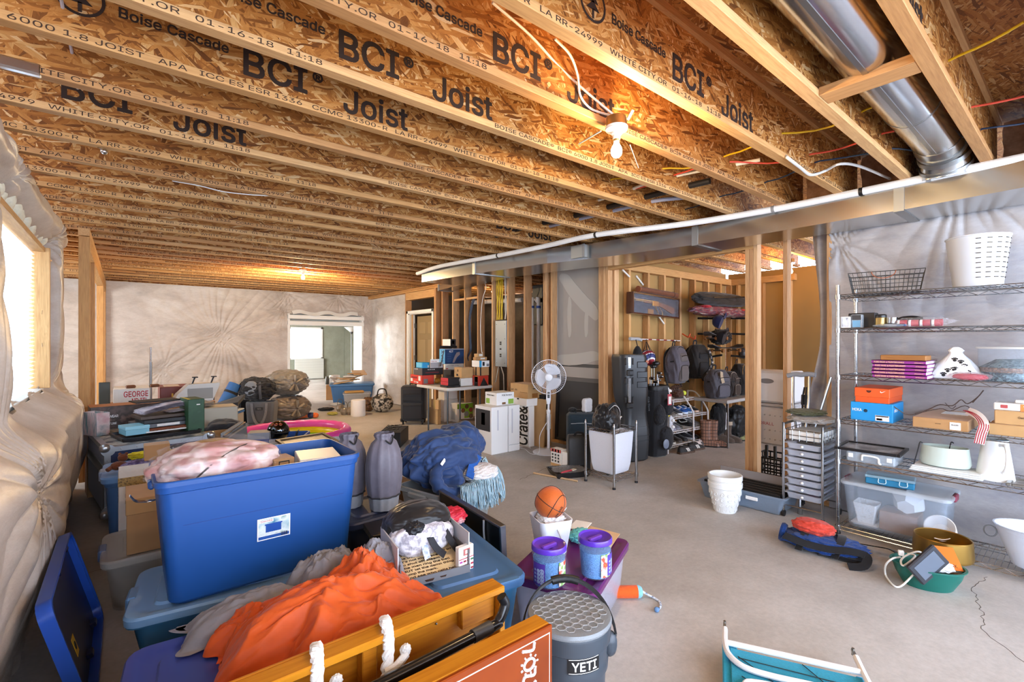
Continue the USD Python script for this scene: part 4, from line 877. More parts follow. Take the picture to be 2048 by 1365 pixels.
for s in(-1,1):obj("latch",bx(-.05,.05,s*(ly/2+.012)-.014,s*(ly/2+.012)+.014,h-.03,h+.014,.006),plain("#7c1f38",.4),t,False,label="dark red latch")
px0=cc_[0];yy=lambda px:at_x(px,1060,px0-.05)[1]
t=thing("white_planter","square speckled white planter inside the clear bin","planter",(px0-.06,yy(1735),Z0+.03));obj("pot",shell([(.10,.10,.01,0),(.15,.15,.012,.15),(.14,.14,.01,.15),(.09,.09,.01,.01)]),pattern(("#d9dcdc","#eef0f0","#b9bdbf"),60.,kind="noise"),t);obj("saucer",mv(shell([(.14,.14,.01,-.016),(.17,.17,.012,-.002)]),0,0,0),WHT,t)
t=thing("hexagon_pot","white hexagonal pot lying inside the clear bin","pot",(px0-.05,yy(1815),Z0+.16));obj("pot",mv(rt(lathe([(.001,0),(.055,0),(.10,.07),(.10,.1),(.07,.15),(.001,.15)],6),70,(0,1,0)),-.05,0,.05),plain("#e9ecee",.4),t,False)
t=thing("wooden_crate","pale wooden box inside the clear bin","box",(px0-.02,yy(1800),Z0+.014));obj("box",bx(-.09,.09,-.11,.11,0,.14,.004),wood("#b08f78","#7c6252",1),t,False)
t=thing("bowl_stack","stacked white ridged bowls inside the clear bin","bowls",(px0-.05,yy(1885),Z0+.06))
for k in range(4):obj("bowl",mv(rt(lathe([(.001,0),(.05,0),(.085,.07),(.08,.07),(.046,.006),(.001,.006)],28),-55,(0,1,0)),-.012*k,.0,.012*k),plain("#e6e2de",.4),t)
bc=on(1795,4.42,Z0+h+.018)
t=thing("blue_case","small teal and clear hinged case on the lid of the clear bin","case",(4.30,bc[1]-.12,Z0+h+.016),8)
obj("base",bx(0,.14,0,.28,0,.045,.006),plain("#1f7096",.35),t,False);obj("lid",bx(-.004,.144,-.004,.284,.046,.065,.006),clear("#a9cede",.5),t,False)
for y in(.06,.18):obj("clasp",tube(spl([(-.006,y-.02,.05),(-.014,y-.02,.02),(-.014,y+.02,.02),(-.006,y+.02,.05)],3),.003,6),clear("#d5e4ea",.6),t)
ov=on(2100,4.36,Z0)
t=thing("oval_tub","white metal oval tub at the right end of the bottom shelf","tub",(4.36,ov[1],Z0))
obj("body",loft([ring(.11,.16,0),ring(.115,.165,.006),ring(.17,.235,.21),ring(.172,.237,.215),ring(.178,.243,.235),ring(.182,.248,.24),ring(.172,.238,.24),ring(.11,.16,.012)]),plain("#cfdaec",.35),t)
obj("rib",mv(tube(ring(.148,.207,0,40),.003,5,True),0,0,.16),plain("#cfdaec",.35),t)
obj("ring_handle",mv(tube(spl([(-.0,.03*math.cos(a),-.035+.035*math.sin(a))for a in np.linspace(0,2*math.pi,13)],2),.004,6),-.03,.255,.21),STEEL,t)
solo("tub_bag",blob(.09,.13,.05,.2,4,5,4),clear("#e2e6ea",.6),"crumpled clear plastic bag inside the oval tub","bag",(4.36,ov[1],Z0+.02))
# ------------------------------------------------------------------ rolling drawer cart, crutches, floor things on the right
cb=BP(1645,1053,858,1567,1698,0)
cb['dx']=min(cb['dx'],.40);CH=cb['h']
t=thing("drawer_cart","chrome rolling cart with eight translucent drawers","drawer cart",cb['loc'])
dx,dy=cb['dx'],cb['dy'];FR=.010
def loop(y):return tube(spl([(0,y,.05),(0,y,CH*.5),(0,y,CH-.03),(.03,y,CH),(dx-.03,y,CH),(dx,y,CH-.03),(dx,y,CH*.5),(dx,y,.05)],4),FR,8)
obj("side_frame",loop(0),CHROME,t);obj("side_frame",loop(dy),CHROME,t)
nd=8;z0,z1=.16,CH-.14;dh=(z1-z0)/nd
obj("rails",cat(*[line((x,0,z),(x,dy,z),.006,6)for x in(0,dx)for z in(.10,)]+[line((0,y,z0+dh*k+dh*.82),(dx,y,z0+dh*k+dh*.82),.005,6)for y in(0,dy)for k in range(nd)]),CHROME,t,kind="stuff")
tone=["#c07f8e","#b9c3c9","#b9b6c0","#bcb9c4","#c3b9a8","#bcbac6","#a9b8c4","#bda3ad"]
for k in range(nd):
    z=z0+dh*k;dr=obj("drawer",shell([(dx-.07,dy-.06,.02,0),(dx-.05,dy-.05,.02,.004),(dx-.03,dy-.03,.02,dh*.80),(dx+.01,dy-.012,.015,dh*.80),(dx+.01,dy-.012,.015,dh*.86),(dx-.04,dy-.04,.02,dh*.86),(dx-.06,dy-.06,.02,.008)]),clear("#ccd0da",.55,.35),t,loc=(dx/2-.006,dy/2,z))
    obj("knob",mv(C.icosphere(2,.011),-dx/2-.002,0,dh*.5),WHT,dr)
    obj("contents",blob(dx*.36,dy*.36,dh*.16,.25,4,k,3),pattern((tone[k],"#9fa6b2","#d0ccc8"),12.),dr,loc=(0,0,.012))
for x in(0,dx):
    for y in(0,dy):obj("caster",mv(rt(C.cylinder(.026,.02,sections=18),90,(1,0,0)),x,y,.026),BLK,t)
obj("top_shelf",frustum_wires(dx-.02,dy-.02,.09,1,.003,5,5,2),CHROME,t,loc=(dx/2,dy/2,z1+.01),kind="stuff")
carton("white_file_tray","stack of papers in the top of the drawer cart","tray",BX(cb['loc']+np.array([.03,.03,z1+.018]),dx-.07,dy-.06,.07),PAPER)
g=cb['loc']+np.array([dx*.5,dy*.5,CH+.012])
def sheet_heap(lx,ly,hgt,seed,nx=40,ny=40,amp=.03,droop=.08,fr=3.):
    """a cloth lying in folds with drooping edges"""
    U,V=np.meshgrid(np.linspace(-1,1,nx),np.linspace(-1,1,ny),indexing="ij");e=np.maximum(np.abs(U),np.abs(V))
    Z=hgt*(1-e**3)+amp*(meshkit.fbm(np.stack([U*fr,V*fr*.6,U*0+seed],-1),4,seed)-.3)-droop*np.clip(e-.8,0,1)*5*.2
    return trimesh.Trimesh(np.stack([U*lx/2*(1-.06*np.abs(V)),V*ly/2*(1-.08*np.abs(U)),Z],-1).reshape(-1,3),grid(nx,ny),process=False)
solo("canvas_bag",cat(blob(dx*.46,dy*.60,.028,.22,3,2,5)),fabric("#b3ada6",70.,.12,.3),"grey-beige canvas folded on top of the drawer cart","cloth",g)
solo("olive_cloth",mv(blob(dx*.42,dy*.50,.022,.25,3,6,5),0,0,0),fabric("#5c5f33",60.,.2,.3),"olive green cloth with a brown edge on the grey canvas","cloth",g+np.array([.03,.05,.055]))
def crutch(label,px_l,px_r,top,low,X,zt):
    a,b=at_x(px_l,top,X),at_x(px_r,top,X);f=at_x((px_l+px_r)/2+low,905,X-.25);f[2]=.02
    t=thing("crutch",label,"crutch")
    obj("arm_pad",tube(spl([a+np.array([0,.02,-.01]),a*.75+b*.25+np.array([0,0,.005]),(a+b)/2,a*.25+b*.75+np.array([0,0,.006]),b+np.array([0,-.02,.0])],4),.022,10),plain("#8a8d93",.7),t)
    m=a*.45+b*.55;k=m*.42+f*.58
    for q in(a*.85+b*.15,a*.15+b*.85):obj("upright",tube(spl([q-np.array([0,0,.01]),q*.6+(k+(q-m)*.8)*.4,k+(q-m)*.22],5),.011,8),STEEL,t)
    obj("hand_grip",line(a*.85+b*.15+(k-m)*.55,a*.15+b*.85+(k-m)*.55,.014,8),plain("#3c3c3e",.6),t)
    obj("foot_tube",line(k+(m-k)*.1,f,.011,8),STEEL,t);obj("tip",mv(lathe([(.001,-.02),(.02,-.02),(.016,.03),(.001,.03)],12),*f),plain("#5a5a5a",.8),t)
crutch("aluminium crutch with a grey arm pad behind the drawer cart",1580,1626,750,-3,4.68,1.2)
q0,q1=at_x(1657,770,4.70),at_x(1638,830,4.66)
cp=thing("crutch","second crutch leaning across behind the cart, only its tube in view","crutch")
obj("tube",line(q0+(q0-q1)*.25,q1-(q0-q1)*1.2,.012,8),STEEL,cp)
for k in range(2):solo("pole_grip",cat(tube([at_x(1605+6*k,810,4.72),at_x(1606+6*k,790,4.72)],.014),tube([at_x(1606+6*k,790,4.72),at_x(1609+4*k,775,4.72)],.007),tube([at_x(1605+6*k,810,4.72),at_x(1602+6*k,900,4.70)*np.array([1,1,0])+np.array([0,0,.01])],.008)),plain("#242426",.5),("black handled pole left of the crutch uprights","black handled pole right beside the other pole grip")[k],"pole")
# grey drawers, crates seen between the studs
gb=at_x(1545,790,5.05)
t=thing("grey_storage_seat","light grey plastic storage unit seen between the two studs","storage bin",(5.02,1.88,.42))
obj("lower_body",bx(0,.4,0,.42,0,.38,.02),plain("#b9b6b6",.5),t,False);obj("upper_body",bx(.02,.4,.0,.42,.42,.74,.02),plain("#c6c3c2",.5),t,False)
obj("handle_slot",frame(ext(Point(0,0).buffer(1).buffer(0),.004),(0,0,0),(0,-1,0),(0,0,1)).apply_transform(trimesh.transformations.scale_and_translate if False else np.diag([1,.07,.025,1])).apply_translation((.018,.22,.64)),plain("#6d6b6c",.7),t)
obj("lid_ring",bx(-.01,.4,-.005,.425,.385,.415,.01),plain("#a19fa0",.5),t,False)
obj("emboss",cat(*[mv(C.icosphere(1,.008),-.001,.03+.05*i,z)for i in range(8)for z in(.06,.15,.30)]),plain("#a9a6a6",.5),t,kind="stuff");obj("lettering",frame(txt_w("STORALL",.2,.03),(-.002,.34,.2),(0,-1,0),(0,0,1)),plain("#9c3a3a",.6),t,False)
def crate(label,loc,lx,ly,h,m,name="milk_crate"):
    t=thing(name,label,"crate",loc);s=[]
    for z in np.linspace(.02,h-.01,5):
        s+=[bx(0,lx,0,.008,z,z+.016),bx(0,lx,ly-.008,ly,z,z+.016),bx(0,.008,0,ly,z,z+.016),bx(lx-.008,lx,0,ly,z,z+.016)]
    for k in range(7):
        x,y=lx*k/6,ly*k/6;s+=[bx(x-.006,x+.006,0,.008,0,h),bx(x-.006,x+.006,ly-.008,ly,0,h),bx(0,.008,y-.006,y+.006,0,h),bx(lx-.008,lx,y-.006,y+.006,0,h)]
    obj("lattice",cat(*s),m,t,False,kind="stuff");obj("floor",bx(0,lx,0,ly,0,.01),m,t,False)
crate("black plastic crate on the floor behind the studs",(5.02,1.90,0.002),.36,.36,.28,plain("#141416",.5))
for k in range(4):solo("crate_stave",bx(0,.03,0,.02,0,.125),plain("#19191b",.5),("rightmost","third","second","leftmost")[k]+" black upright between the lower crate and the grey unit","strut",(5.03,1.93+.08*k,.285),group="black uprights over the crate")
# shallow clear bin on the floor
ub=at(1480,985,0);u2=at(1573,1036,0)
d=(u2-ub)[:2];ang=math.degrees(math.atan2(d[1],d[0]))
t=thing("underbed_bin","low clear blue-grey bin of black picture frames by the post","storage bin",(4.42,2.0,0),-88)
obj("body",shell([(.64,.36,.03,0),(.66,.38,.03,.006),(.74,.42,.03,.14),(.77,.45,.03,.142),(.77,.45,.03,.155),(.735,.415,.03,.155),(.65,.37,.03,.012)]),clear("#93a6bb",.55,.25),t)
for y in(-.10,.12):obj("latch",bx(y-.05,y+.05,-.236,-.222,.09,.12,.004),WHT,t,False)
for k in range(5):obj("frame_inside",bx(-.34+.01*k,.32,-.16+.06*k,-.13+.06*k,.02,.16+.004*k,.004),plain("#1b1a19",.45),t,False)
obj("grey_panel",bx(-.33,.33,.15,.165,.02,.24,.003),plain("#8c8583",.5),t,False)
# stacked planters
pp_=at(1450,1022,0)
def planter(label,loc,m,seed):
    t=thing("planter",label,"planter",loc);H,r1,r0=.255,.138,.085
    obj("pot",lathe([(.001,0),(r0,0),(r0+.004,.006),(.108,.09),(.126,.16),(.130,H-.045),(.138,H-.04),(.139,H-.004),(.134,H),(.124,H),(.120,H-.05),(.08,.015),(.001,.012)],48),m,t)
    s=[];rj=random.Random(seed)
    for z in np.arange(.03,H-.05,.045):
        rad=np.interp(z,[0,.09,.16,.21],[r0,.108,.126,.130]);n=int(2*math.pi*rad/.052)
        for i in range(n):
            a=2*math.pi*(i+rj.random()*.3)/n;c_=np.array([rad*math.cos(a),rad*math.sin(a),z]);ex=np.array([-math.sin(a),math.cos(a),0]);ey=np.array([0,0,1.])
            sp=[c_+(ex*math.cos(q)+ey*math.sin(q))*(.004+.0022*q)for q in np.linspace(0,8.5,16)];s.append(tube(sp,.0036,4))
    obj("rose_relief",cat(*s),m,t,True,kind="stuff")
PW=plain("#dfe2e2",.4)
planter("lower of the two nested white planters with rose relief",pp_,PW,1)
planter("upper white rose planter nested inside the lower one",pp_+np.array([0,0,.062]),PW,2)
# blue mesh bag on the floor
a_,b_=at(1566,1082,0),at(1735,1122,0);md=(a_+b_)/2;an=math.degrees(math.atan2(b_[1]-a_[1],b_[0]-a_[0]));L_=np.linalg.norm(b_-a_)
t=thing("mesh_bag","blue mesh duffel with black straps lying on the floor","bag",md,an)
BM=fabric("#123f86",140.,.45,.6,.8)
obj("body",blob(L_*.52,.15,.055,.22,2.6,5,5),BM,t)
obj("end_cap",mv(rt(lathe([(.001,0),(.06,0),(.068,.02),(.062,.035),(.001,.03)],24),-80,(0,1,0)),-L_*.47,.02,.055),BM,t)
BS=fabric("#17181c",90.,.2,.3)
for k,(x,s)in enumerate(((-.26,1),(.16,1))):obj("strap",ribbon(spl([(L_*x,-.16,.02),(L_*x+.02,-.10,.085),(L_*x+.03,0,.118),(L_*x+.01,.10,.095),(L_*x,.15,.03)],6),.05,.006,(0,.3,1)),BS,t)
obj("strap",ribbon(spl([(-.22,-.13,.09),(-.1,-.155,.075),(.05,-.15,.07),(.17,-.14,.085),(.25,-.12,.07),(.24,-.19,.03),(.16,-.22,.012)],6),.05,.006,(0,-.6,.8)),BS,t)
obj("strap",ribbon(spl([(-.12,.12,.10),(.0,.17,.05),(.15,.20,.03),(.28,.16,.05),(.38,.10,.07),(.46,.02,.04),(.40,-.03,.012)],6),.045,.006,(0,.3,.9)),BS,t)
obj("base_panel",bx(-.02,L_*.5,-.135,.0,.004,.03,.01),BS,t)
solo("red_cloth",blob(.13,.085,.05,.22,3,8,4),fabric("#c8402f",60.,.2,.3,.6),"crumpled red fabric on top of the blue mesh bag","cloth",md+np.array([0,0,.10])+np.array([-.06*math.cos(math.radians(an)),-.06*math.sin(math.radians(an)),0]),an)
# gold pot and green basin with odds and ends
gp=at(1880,1142,0)
t=thing("gold_bowl","wide gold metal planter bowl behind the green basin","bowl",gp+np.array([.08,.0,0]))
obj("bowl",lathe([(.001,0),(.05,0),(.055,.008),(.06,.02),(.148,.075),(.152,.09),(.146,.195),(.142,.2),(.138,.195),(.143,.09),(.06,.03),(.001,.025)],48),plain("#a07e3e",.32,.85),t)
tb=at(1855,1172,0)
t=thing("green_basin","oval dark green plastic basin full of odds and ends","basin",tb,-62)
gr=lambda f:ring(.10+.07*f,.075+.055*f,.115*f)
obj("basin",loft([ring(.115,.08,0),ring(.12,.085,.006),ring(.155,.112,.07),ring(.172,.128,.125),ring(.182,.138,.127),ring(.182,.138,.133),ring(.170,.126,.133),ring(.15,.108,.07),ring(.115,.08,.01)]),plain("#0f6155",.35),t)
TB=lambda x,y,z:tb+np.array([x,y,z])
t=thing("digital_frame","dark grey digital photo frame leaning in the green basin","picture frame",at(1855,1130,.17),-40,None,None)
obj("frame",rt(bx(-.10,.10,-.012,.012,-.07,.07,.006),-42,(0,1,0)),plain("#2d2f35",.35),t,False);obj("screen",rt(bx(-.075,.075,-.0135,-.011,-.048,.048),-42,(0,1,0)),plain("#5d6673",.15),t,False)
cw=[at(1800,1115,.14),at(1785,1118,.15),at(1772,1130,.10),at(1771,1150,.02),at(1785,1170,.008),at(1800,1174,.01),at(1822,1155,.07),at(1842,1130,.16),at(1848,1112,.18),at(1835,1104,.2),at(1812,1112,.17),at(1802,1122,.15),at(1806,1132,.14),at(1822,1122,.15),at(1830,1112,.16),at(1815,1108,.16)]
solo("charging_cable",tube(spl(cw,6),.0055,8),plain("#e2e2dd",.4),"white power cord looping out of the green basin","cord")
solo("cord_plug",bx(-.012,.012,-.014,.014,0,.032,.004),plain("#e2e2dd",.4),"white plug head standing in the green basin","plug",at(1802,1112,.165),20)
solo("plastic_bag",blob(.085,.06,.03,.3,3,4,4),fabric("#dfe3ea",30.,.15,.4,.5),"white plastic bag stuffed in the green basin","bag",at(1872,1142,.105),-50)
t=thing("paperback","thick paperback with an orange cover tucked in the green basin","book",at(1893,1120,.150),-60)
obj("pages",rt(bx(-.05,.05,-.075,.075,-.014,.014),35,(1,0,0)),PAPER,t,False);obj("cover",cat(rt(bx(-.052,.052,-.077,.077,.014,.0165),35,(1,0,0)),rt(bx(-.052,.052,-.077,.077,-.0165,-.014),35,(1,0,0)),rt(bx(-.054,-.051,-.077,.077,-.0165,.0165),35,(1,0,0))),plain("#d9742a",.45),t,False)
obj("title",rt(mv(txt_w("FLUX",.06,.02),-.03,-.06,.0167),35,(1,0,0)),plain("#5f2f16",.6),t,False)
# teal folding chair lying at the bottom edge
c0,c1=at(1450,1290,.06),at(1718,1352,.06);ex=(c1-c0)[:2];ang=math.degrees(math.atan2(ex[1],ex[0]));Lc=np.linalg.norm(ex)
t=thing("beach_chair","turquoise folding chair with white tube frame lying on the floor","chair",(c0[0],c0[1],0),ang)
TEAL=fabric("#1389a0",120.,.2,.3,.8);WT=plain("#e8eaec",.3)
obj("seat_fabric",bx(.03,Lc+.01,-.62,.02,.03,.038,.003),TEAL,t,False);obj("back_fabric",bx(.02,Lc,-.60,-.05,.075,.082,.003),fabric("#0f93b4",120.,.2,.3,.8),t,False)
obj("side_hem",cat(bx(-.012,.05,-.66,.0,.055,.07,.006),bx(Lc-.02,Lc+.03,-.66,-.02,.055,.07,.006)),fabric("#18a2cc",120.,.15,.3,.8),t,False)
obj("frame_tube",tube(spl([(.0,.07,.095),(.0,-.05,.095),(.015,-.13,.095),(.07,-.19,.095),(.16,-.205,.095),(Lc*.6,-.20,.095),(Lc,-.19,.095)],6),.0125,10),WT,t)
obj("cross_tube",tube([(.01,-.035,.092),(Lc+.01,-.03,.092)],.0125,10),WT,t)
obj("frame_tube",tube(spl([(Lc+.005,.07,.095),(Lc+.01,-.1,.095),(Lc+.03,-.4,.095),(Lc+.03,-.62,.095)],6),.0125,10),WT,t);obj("cross_tube",tube(spl([(.05,-.62,.095),(.06,-.33,.095),(.13,-.27,.095),(Lc*.7,-.27,.095),(Lc,-.28,.095)],6),.0125,10),WT,t)
obj("lacing",lines([((.05,-.12,.086),(Lc*.9,-.13,.086)),((.05,-.11,.086),(Lc*.7,-.4,.086)),((.3,-.06,.086),(Lc*.98,-.35,.086)),((.06,-.24,.086),(Lc*.6,-.42,.086))],.0022),plain("#0f2f35",.6),t,kind="stuff")
for x in(.0,Lc+.005):obj("hinge",cat(bx(x-.006,x+.006,.06,.13,.085,.10,.002),mv(C.cylinder(.006,.03,sections=8),x,.12,.09)),metal("#9a9a94",.35),t,False)
# orange pool toy with a cord
q=at(1262,1186,.03)
t=thing("throw_toy","orange and pale blue throw toy with a striped cord on the floor","toy",(q[0],q[1],.035),-38)
obj("body",mv(rt(lathe([(.001,-.1),(.028,-.1),(.034,-.09),(.034,.035),(.001,.035)],24),90,(0,1,0)),0,0,0),fabric("#d95a1d",90.,.15,.2),t);obj("tip",mv(rt(lathe([(.001,.035),(.034,.035),(.033,.05),(.024,.062),(.001,.066)],24),90,(0,1,0)),0,0,0),fabric("#7fb9c9",90.,.15,.2),t)
obj("cord",tube(spl([(.066,0,0),(.10,.0,-.02),(.13,-.02,-.028),(.145,-.06,-.029),(.13,-.11,-.029),(.10,-.14,-.028)],6),.006,8),pattern(("#2a4f7c","#dfe6ee","#2a4f7c"),60.),t);obj("knot",mv(C.icosphere(2,.014),.10,-.145,-.021),plain("#5f83ac",.8),t)
# ------------------------------------------------------------------ soft bags and shoes
NY=lambda h,s=90.:fabric(h,s,.22,.35,.75)
def pack(name,label,category,loc,rz,w,d,h,m,pocket=None,seed=0,straps=True,zipm="#0e0e10",group=None,accent=None,tilt=None,straps_m=None):
    """a rucksack standing on its foot, its front towards -y"""
    t=thing(name,label,category,loc,rz,group,tilt);S=[];n=11
    for k in range(n):
        f=k/(n-1);wf=(.80+.25*math.sin(f*2.6))*(1-.30*f**5);df=(.75+.35*math.sin(f*2.4+.2))*(1-.45*f**4)
        q=rr(w*wf,d*df,min(w,d)*.34,8);q=q*(1+.035*np.sin(np.arange(32)[:,None]*1.7+seed+k*1.3))
        S.append(np.column_stack([q[:,0],q[:,1]-d*.04*math.sin(f*3),np.full(32,h*f*(1-.02*(k==n-1)))]))
    S.append(np.column_stack([S[-1][:,0]*.6,S[-1][:,1]*.6,np.full(32,h)]));B=trimesh.Trimesh(*trimesh.remesh.subdivide(*[np.array(q)for q in(loft(S).vertices,loft(S).faces)]),process=False);v=np.array(B.vertices)
    v[:,:2]*=(1+.20*(meshkit.fbm(v*7+seed*3.1,2,seed)-.5)-.10*np.abs(meshkit.noise(v*(16,16,9)+seed,seed+2)-.5))[:,None];B.vertices=v;obj("body",B,m,t,True)
    for s in(-1,1):obj("side_strap",ribbon(spl([(s*w*.30,-d*.52,h*.62),(s*w*.47,-d*.30,h*.60),(s*w*.52,0,h*.58)],4),.018,.006,(s,-.8,0)),straps_m or NY("#141416"),t)
    obj("top_pocket",loft([np.column_stack([rr(w*.58*a,d*.22*b,.025,5)[:,0],rr(w*.58*a,d*.22*b,.025,5)[:,1]-d*(.50-.10*c),np.full(20,h*z)])for a,b,z,c in((.85,.6,.58,0),(1,1,.62,0),(.98,1,.74,.4),(.8,.5,.80,.9))]),pocket or m,t,True);obj("zip",tube(spl([(-w*.27,-d*.63,h*.72),(0,-d*.65,h*.745),(w*.27,-d*.63,h*.72)],4),.004,5),plain(zipm,.5),t)
    pm=pocket or m
    P=[np.column_stack([rr(w*.66*a,d*.36*b,.03,5)[:,0],rr(w*.66*a,d*.36*b,.03,5)[:,1]-d*.46,np.full(20,h*z)])for a,b,z in((.8,.6,.05),(1,1,.09),(1.02,1.1,.28),(.96,.9,.44),(.8,.4,.50))]
    pk=obj("pocket",loft(P),pm,t,True);obj("zip",tube(spl([(-w*.30,-d*.62,h*.12),(-w*.31,-d*.62,h*.38),(-w*.2,-d*.60,h*.47),(w*.2,-d*.60,h*.47),(w*.31,-d*.62,h*.38),(w*.30,-d*.62,h*.12)],4),.004,5),plain(zipm,.5),pk)
    obj("zip",tube(spl([(-w*.40,-d*.36,h*.3),(-w*.42,-d*.34,h*.66),(-w*.3,-d*.30,h*.9),(0,-d*.28,h*.97),(w*.3,-d*.30,h*.9),(w*.42,-d*.34,h*.66),(w*.40,-d*.36,h*.3)],4),.005,5),plain(zipm,.5),t)
    sm_=straps_m or NY("#141416")
    obj("grab_loop",ribbon(spl([(-.035,d*.25,h*.95),(-.03,d*.2,h+.05),(.03,d*.2,h+.05),(.035,d*.25,h*.95)],5),.024,.005,(0,1,.2)),sm_,t)
    if straps:
        for s in(-1,1):obj("strap",ribbon(spl([(s*w*.18,d*.3,h*.93),(s*w*.34,d*.55,h*.75),(s*w*.42,d*.5,h*.35),(s*w*.50,d*.25,h*.02),(s*w*.53,d*.1,-h*.10)],5),.045,.010,(0,1,0)),sm_,t)
    if accent:obj("accent",ribbon(spl([(-w*.10,-d*.50,h*.93),(-w*.16,-d*.60,h*.75),(-w*.12,-d*.66,h*.55)],5),w*.16,.006,(0,-1,0)),accent,t)
    return t
def shoe(label,loc,rz,L=.29,up="#1d1c1c",sole="#5e4632",lace="#d8d6d2",stripe=None,tall=0.,group=None,name="shoe",cat_="shoe",tilt=None,sport=None):
    """toe towards +x"""
    t=thing(name,label,cat_,loc,rz,group,tilt);W=L*.36
    hw=lambda f:W/2*(.74+.26*math.sin(min(1,f*1.15)*math.pi*.9-.5))*(1 if f<.85 else math.sqrt(max(.02,1-((f-.85)/.155)**2)))
    fs=np.linspace(0.0,1,17);w_=[hw(f)*(1 if f>.06 else.72+4.6*f)for f in fs]
    out=[(L*f,-a)for f,a in zip(fs,w_)]+[(L*f,a*.92)for f,a in zip(fs[::-1],w_[::-1])]
    obj("sole",mv(ext(Polygon(out).buffer(.004),.024)),plain(sole,.7),t)
    S=[]
    for f,a in zip(fs,w_):
        top=np.interp(f,[0,.05,.2,.34,.5,.75,.92,1],[.075,.095,.088+tall,.098+tall*.7,.085,.062,.048,.026])*L/.29
        th=np.linspace(math.pi,0,9);S.append(np.vstack([[L*f,-a*.97,.022],np.column_stack([np.full(9,L*f),a*np.cos(th)*(.96-.15*np.sin(th)),.022+(top-.022)*np.sin(th)**.6]),[L*f,a*.97,.022]]))
    um=fabric(up,60.,.12,.15,.6);obj("upper",loft(S),um,t,True)
    obj("opening",mv(loft([np.column_stack([ring(L*.13,W*.25,0,16)[:,0],ring(L*.13,W*.25,0,16)[:,1],np.full(16,z)])for z in(0,.006)]),L*.17,0,.088*L/.29+tall),plain("#100f0f",.9),t)
    obj("laces",cat(*[tube(spl([(L*x,-W*.2,z-.004),(L*(x+.01),0,z+.006),(L*x,W*.2,z-.004)],3),.0035,5)for x,z in((.40,.098),(.46,.092),(.52,.087),(.58,.080))]).apply_scale([1,1,L/.29]),plain(lace,.7),t,kind="stuff")
    if stripe:
        for s in(-1,1):
            for k in range(3):obj("stripe",ribbon([(L*(.42+.07*k),s*W*.49,.03),(L*(.38+.07*k),s*W*.47,.05),(L*(.34+.07*k),s*W*.36,.074)],.011,.003,(0,s,.3)),plain(stripe,.5),t)
    if sport:
        for s in(-1,1):obj("logo",ribbon(spl([(L*.20,s*W*.47,.062),(L*.32,s*W*.50,.042),(L*.5,s*W*.50,.048),(L*.70,s*W*.47,.062)],4),.012,.003,(0,s,.2)),plain(sport,.5),t)
    return t
def cap(label,loc,rz,m,tilt=None):
    t=thing("cap",label,"cap",loc,rz,None,tilt)
    obj("crown",lathe([(.10,0),(.10,.03),(.092,.07),(.07,.105),(.03,.125),(.001,.128)],24),m,t);obj("button",mv(C.icosphere(1,.008),0,0,.129),m,t)
    obj("brim",mv(loft([np.array([(.075*math.sin(a),-.06-(.10 if o else.02)*math.cos(a*.9),z-.02*(1-math.cos(a)))for a in np.linspace(-1.25,1.25,12)])for o,z in((0,.006),(1,-.005),(1,-.010),(0,.0))],(False,False),True)),m,t);return t
# ------------------------------------------------------------------ closet
WY_=CY0-.004
bx0,bx1=at_y(1266,605,WY_-.11),at_y(1359,612,WY_-.11);bzt,bzb=at_y(1266,583,WY_-.11)[2],at_y(1266,627,WY_-.11)[2]
t=thing("rifle_case","dark wooden display case with a lever rifle hung on the closet studs","display case",(bx0[0],WY_-.11,bzb),0,None,(0,2,0));w,h=bx1[0]-bx0[0],bzt-bzb
DW=wood("#4a2414","#241009",0,.3,1.,0,"object",.4)
obj("frame",cat(bx(0,w,0,.108,0,.018),bx(0,w,0,.108,h-.018,h),bx(0,.018,0,.108,.018,h-.018),bx(w-.018,w,0,.108,.018,h-.018)),DW,t,False);obj("backing",bx(.01,w-.01,.05,.106,.01,h-.01),fabric("#2f2c36",200.,.1,.1),t,False)
GOLD=plain("#b98a35",.3,.8);ST=wood("#7c4a24","#4c2810",0,.4)
zr=h*.66
rf=obj("receiver",cat(bx(w*.44,w*.57,.03,.05,zr-.05,zr+.02,.004)),GOLD,t,False,label="brass receiver")
obj("barrel",cat(mv(rt(C.cylinder(.008,w*.40,sections=12),90,(0,1,0)),w*.25,.04,zr+.012),mv(rt(C.cylinder(.007,w*.36,sections=12),90,(0,1,0)),w*.27,.04,zr-.006),bx(w*.05,w*.07,.034,.046,zr+.02,zr+.034)),plain("#c9b98a",.25,1.),rf);obj("forestock",bx(w*.26,w*.44,.03,.05,zr-.022,zr+.004,.006),ST,rf,False)
obj("stock",frame(ext([(0,.0),(.10*w,-.01),(.36*w,-.05),(.37*w,-.13),(.31*w,-.14),(.10*w,-.07),(0,-.05)],.022),(w*.56,.052,zr+.01),(1,0,0),(0,0,1)),ST,rf,False);obj("lever",tube(spl([(w*.50,.04,zr-.05),(w*.54,.04,zr-.10),(w*.60,.04,zr-.17),(w*.66,.04,zr-.17),(w*.65,.04,zr-.11),(w*.58,.04,zr-.06)],5),.004,6),GOLD,rf)
obj("plaque",bx(w*.36,w*.48,.047,.051,h*.10,h*.32),GOLD,t,False);obj("glass",bx(.016,w-.016,.006,.008,.016,h-.016),clear("#dfe4ee",.05,.04),t,False)
a,b=at_y(1277,575,WY_-.07),at_y(1353,586,WY_-.07);a[2]=bzt+.052;b[2]=bzt-.03*0+.02
t=thing("leather_tube","brown leather scroll tube lying on the rifle case","tube");a[2]=bzt+.045;b[2]=bzt+.045-(b[0]-a[0])*.035
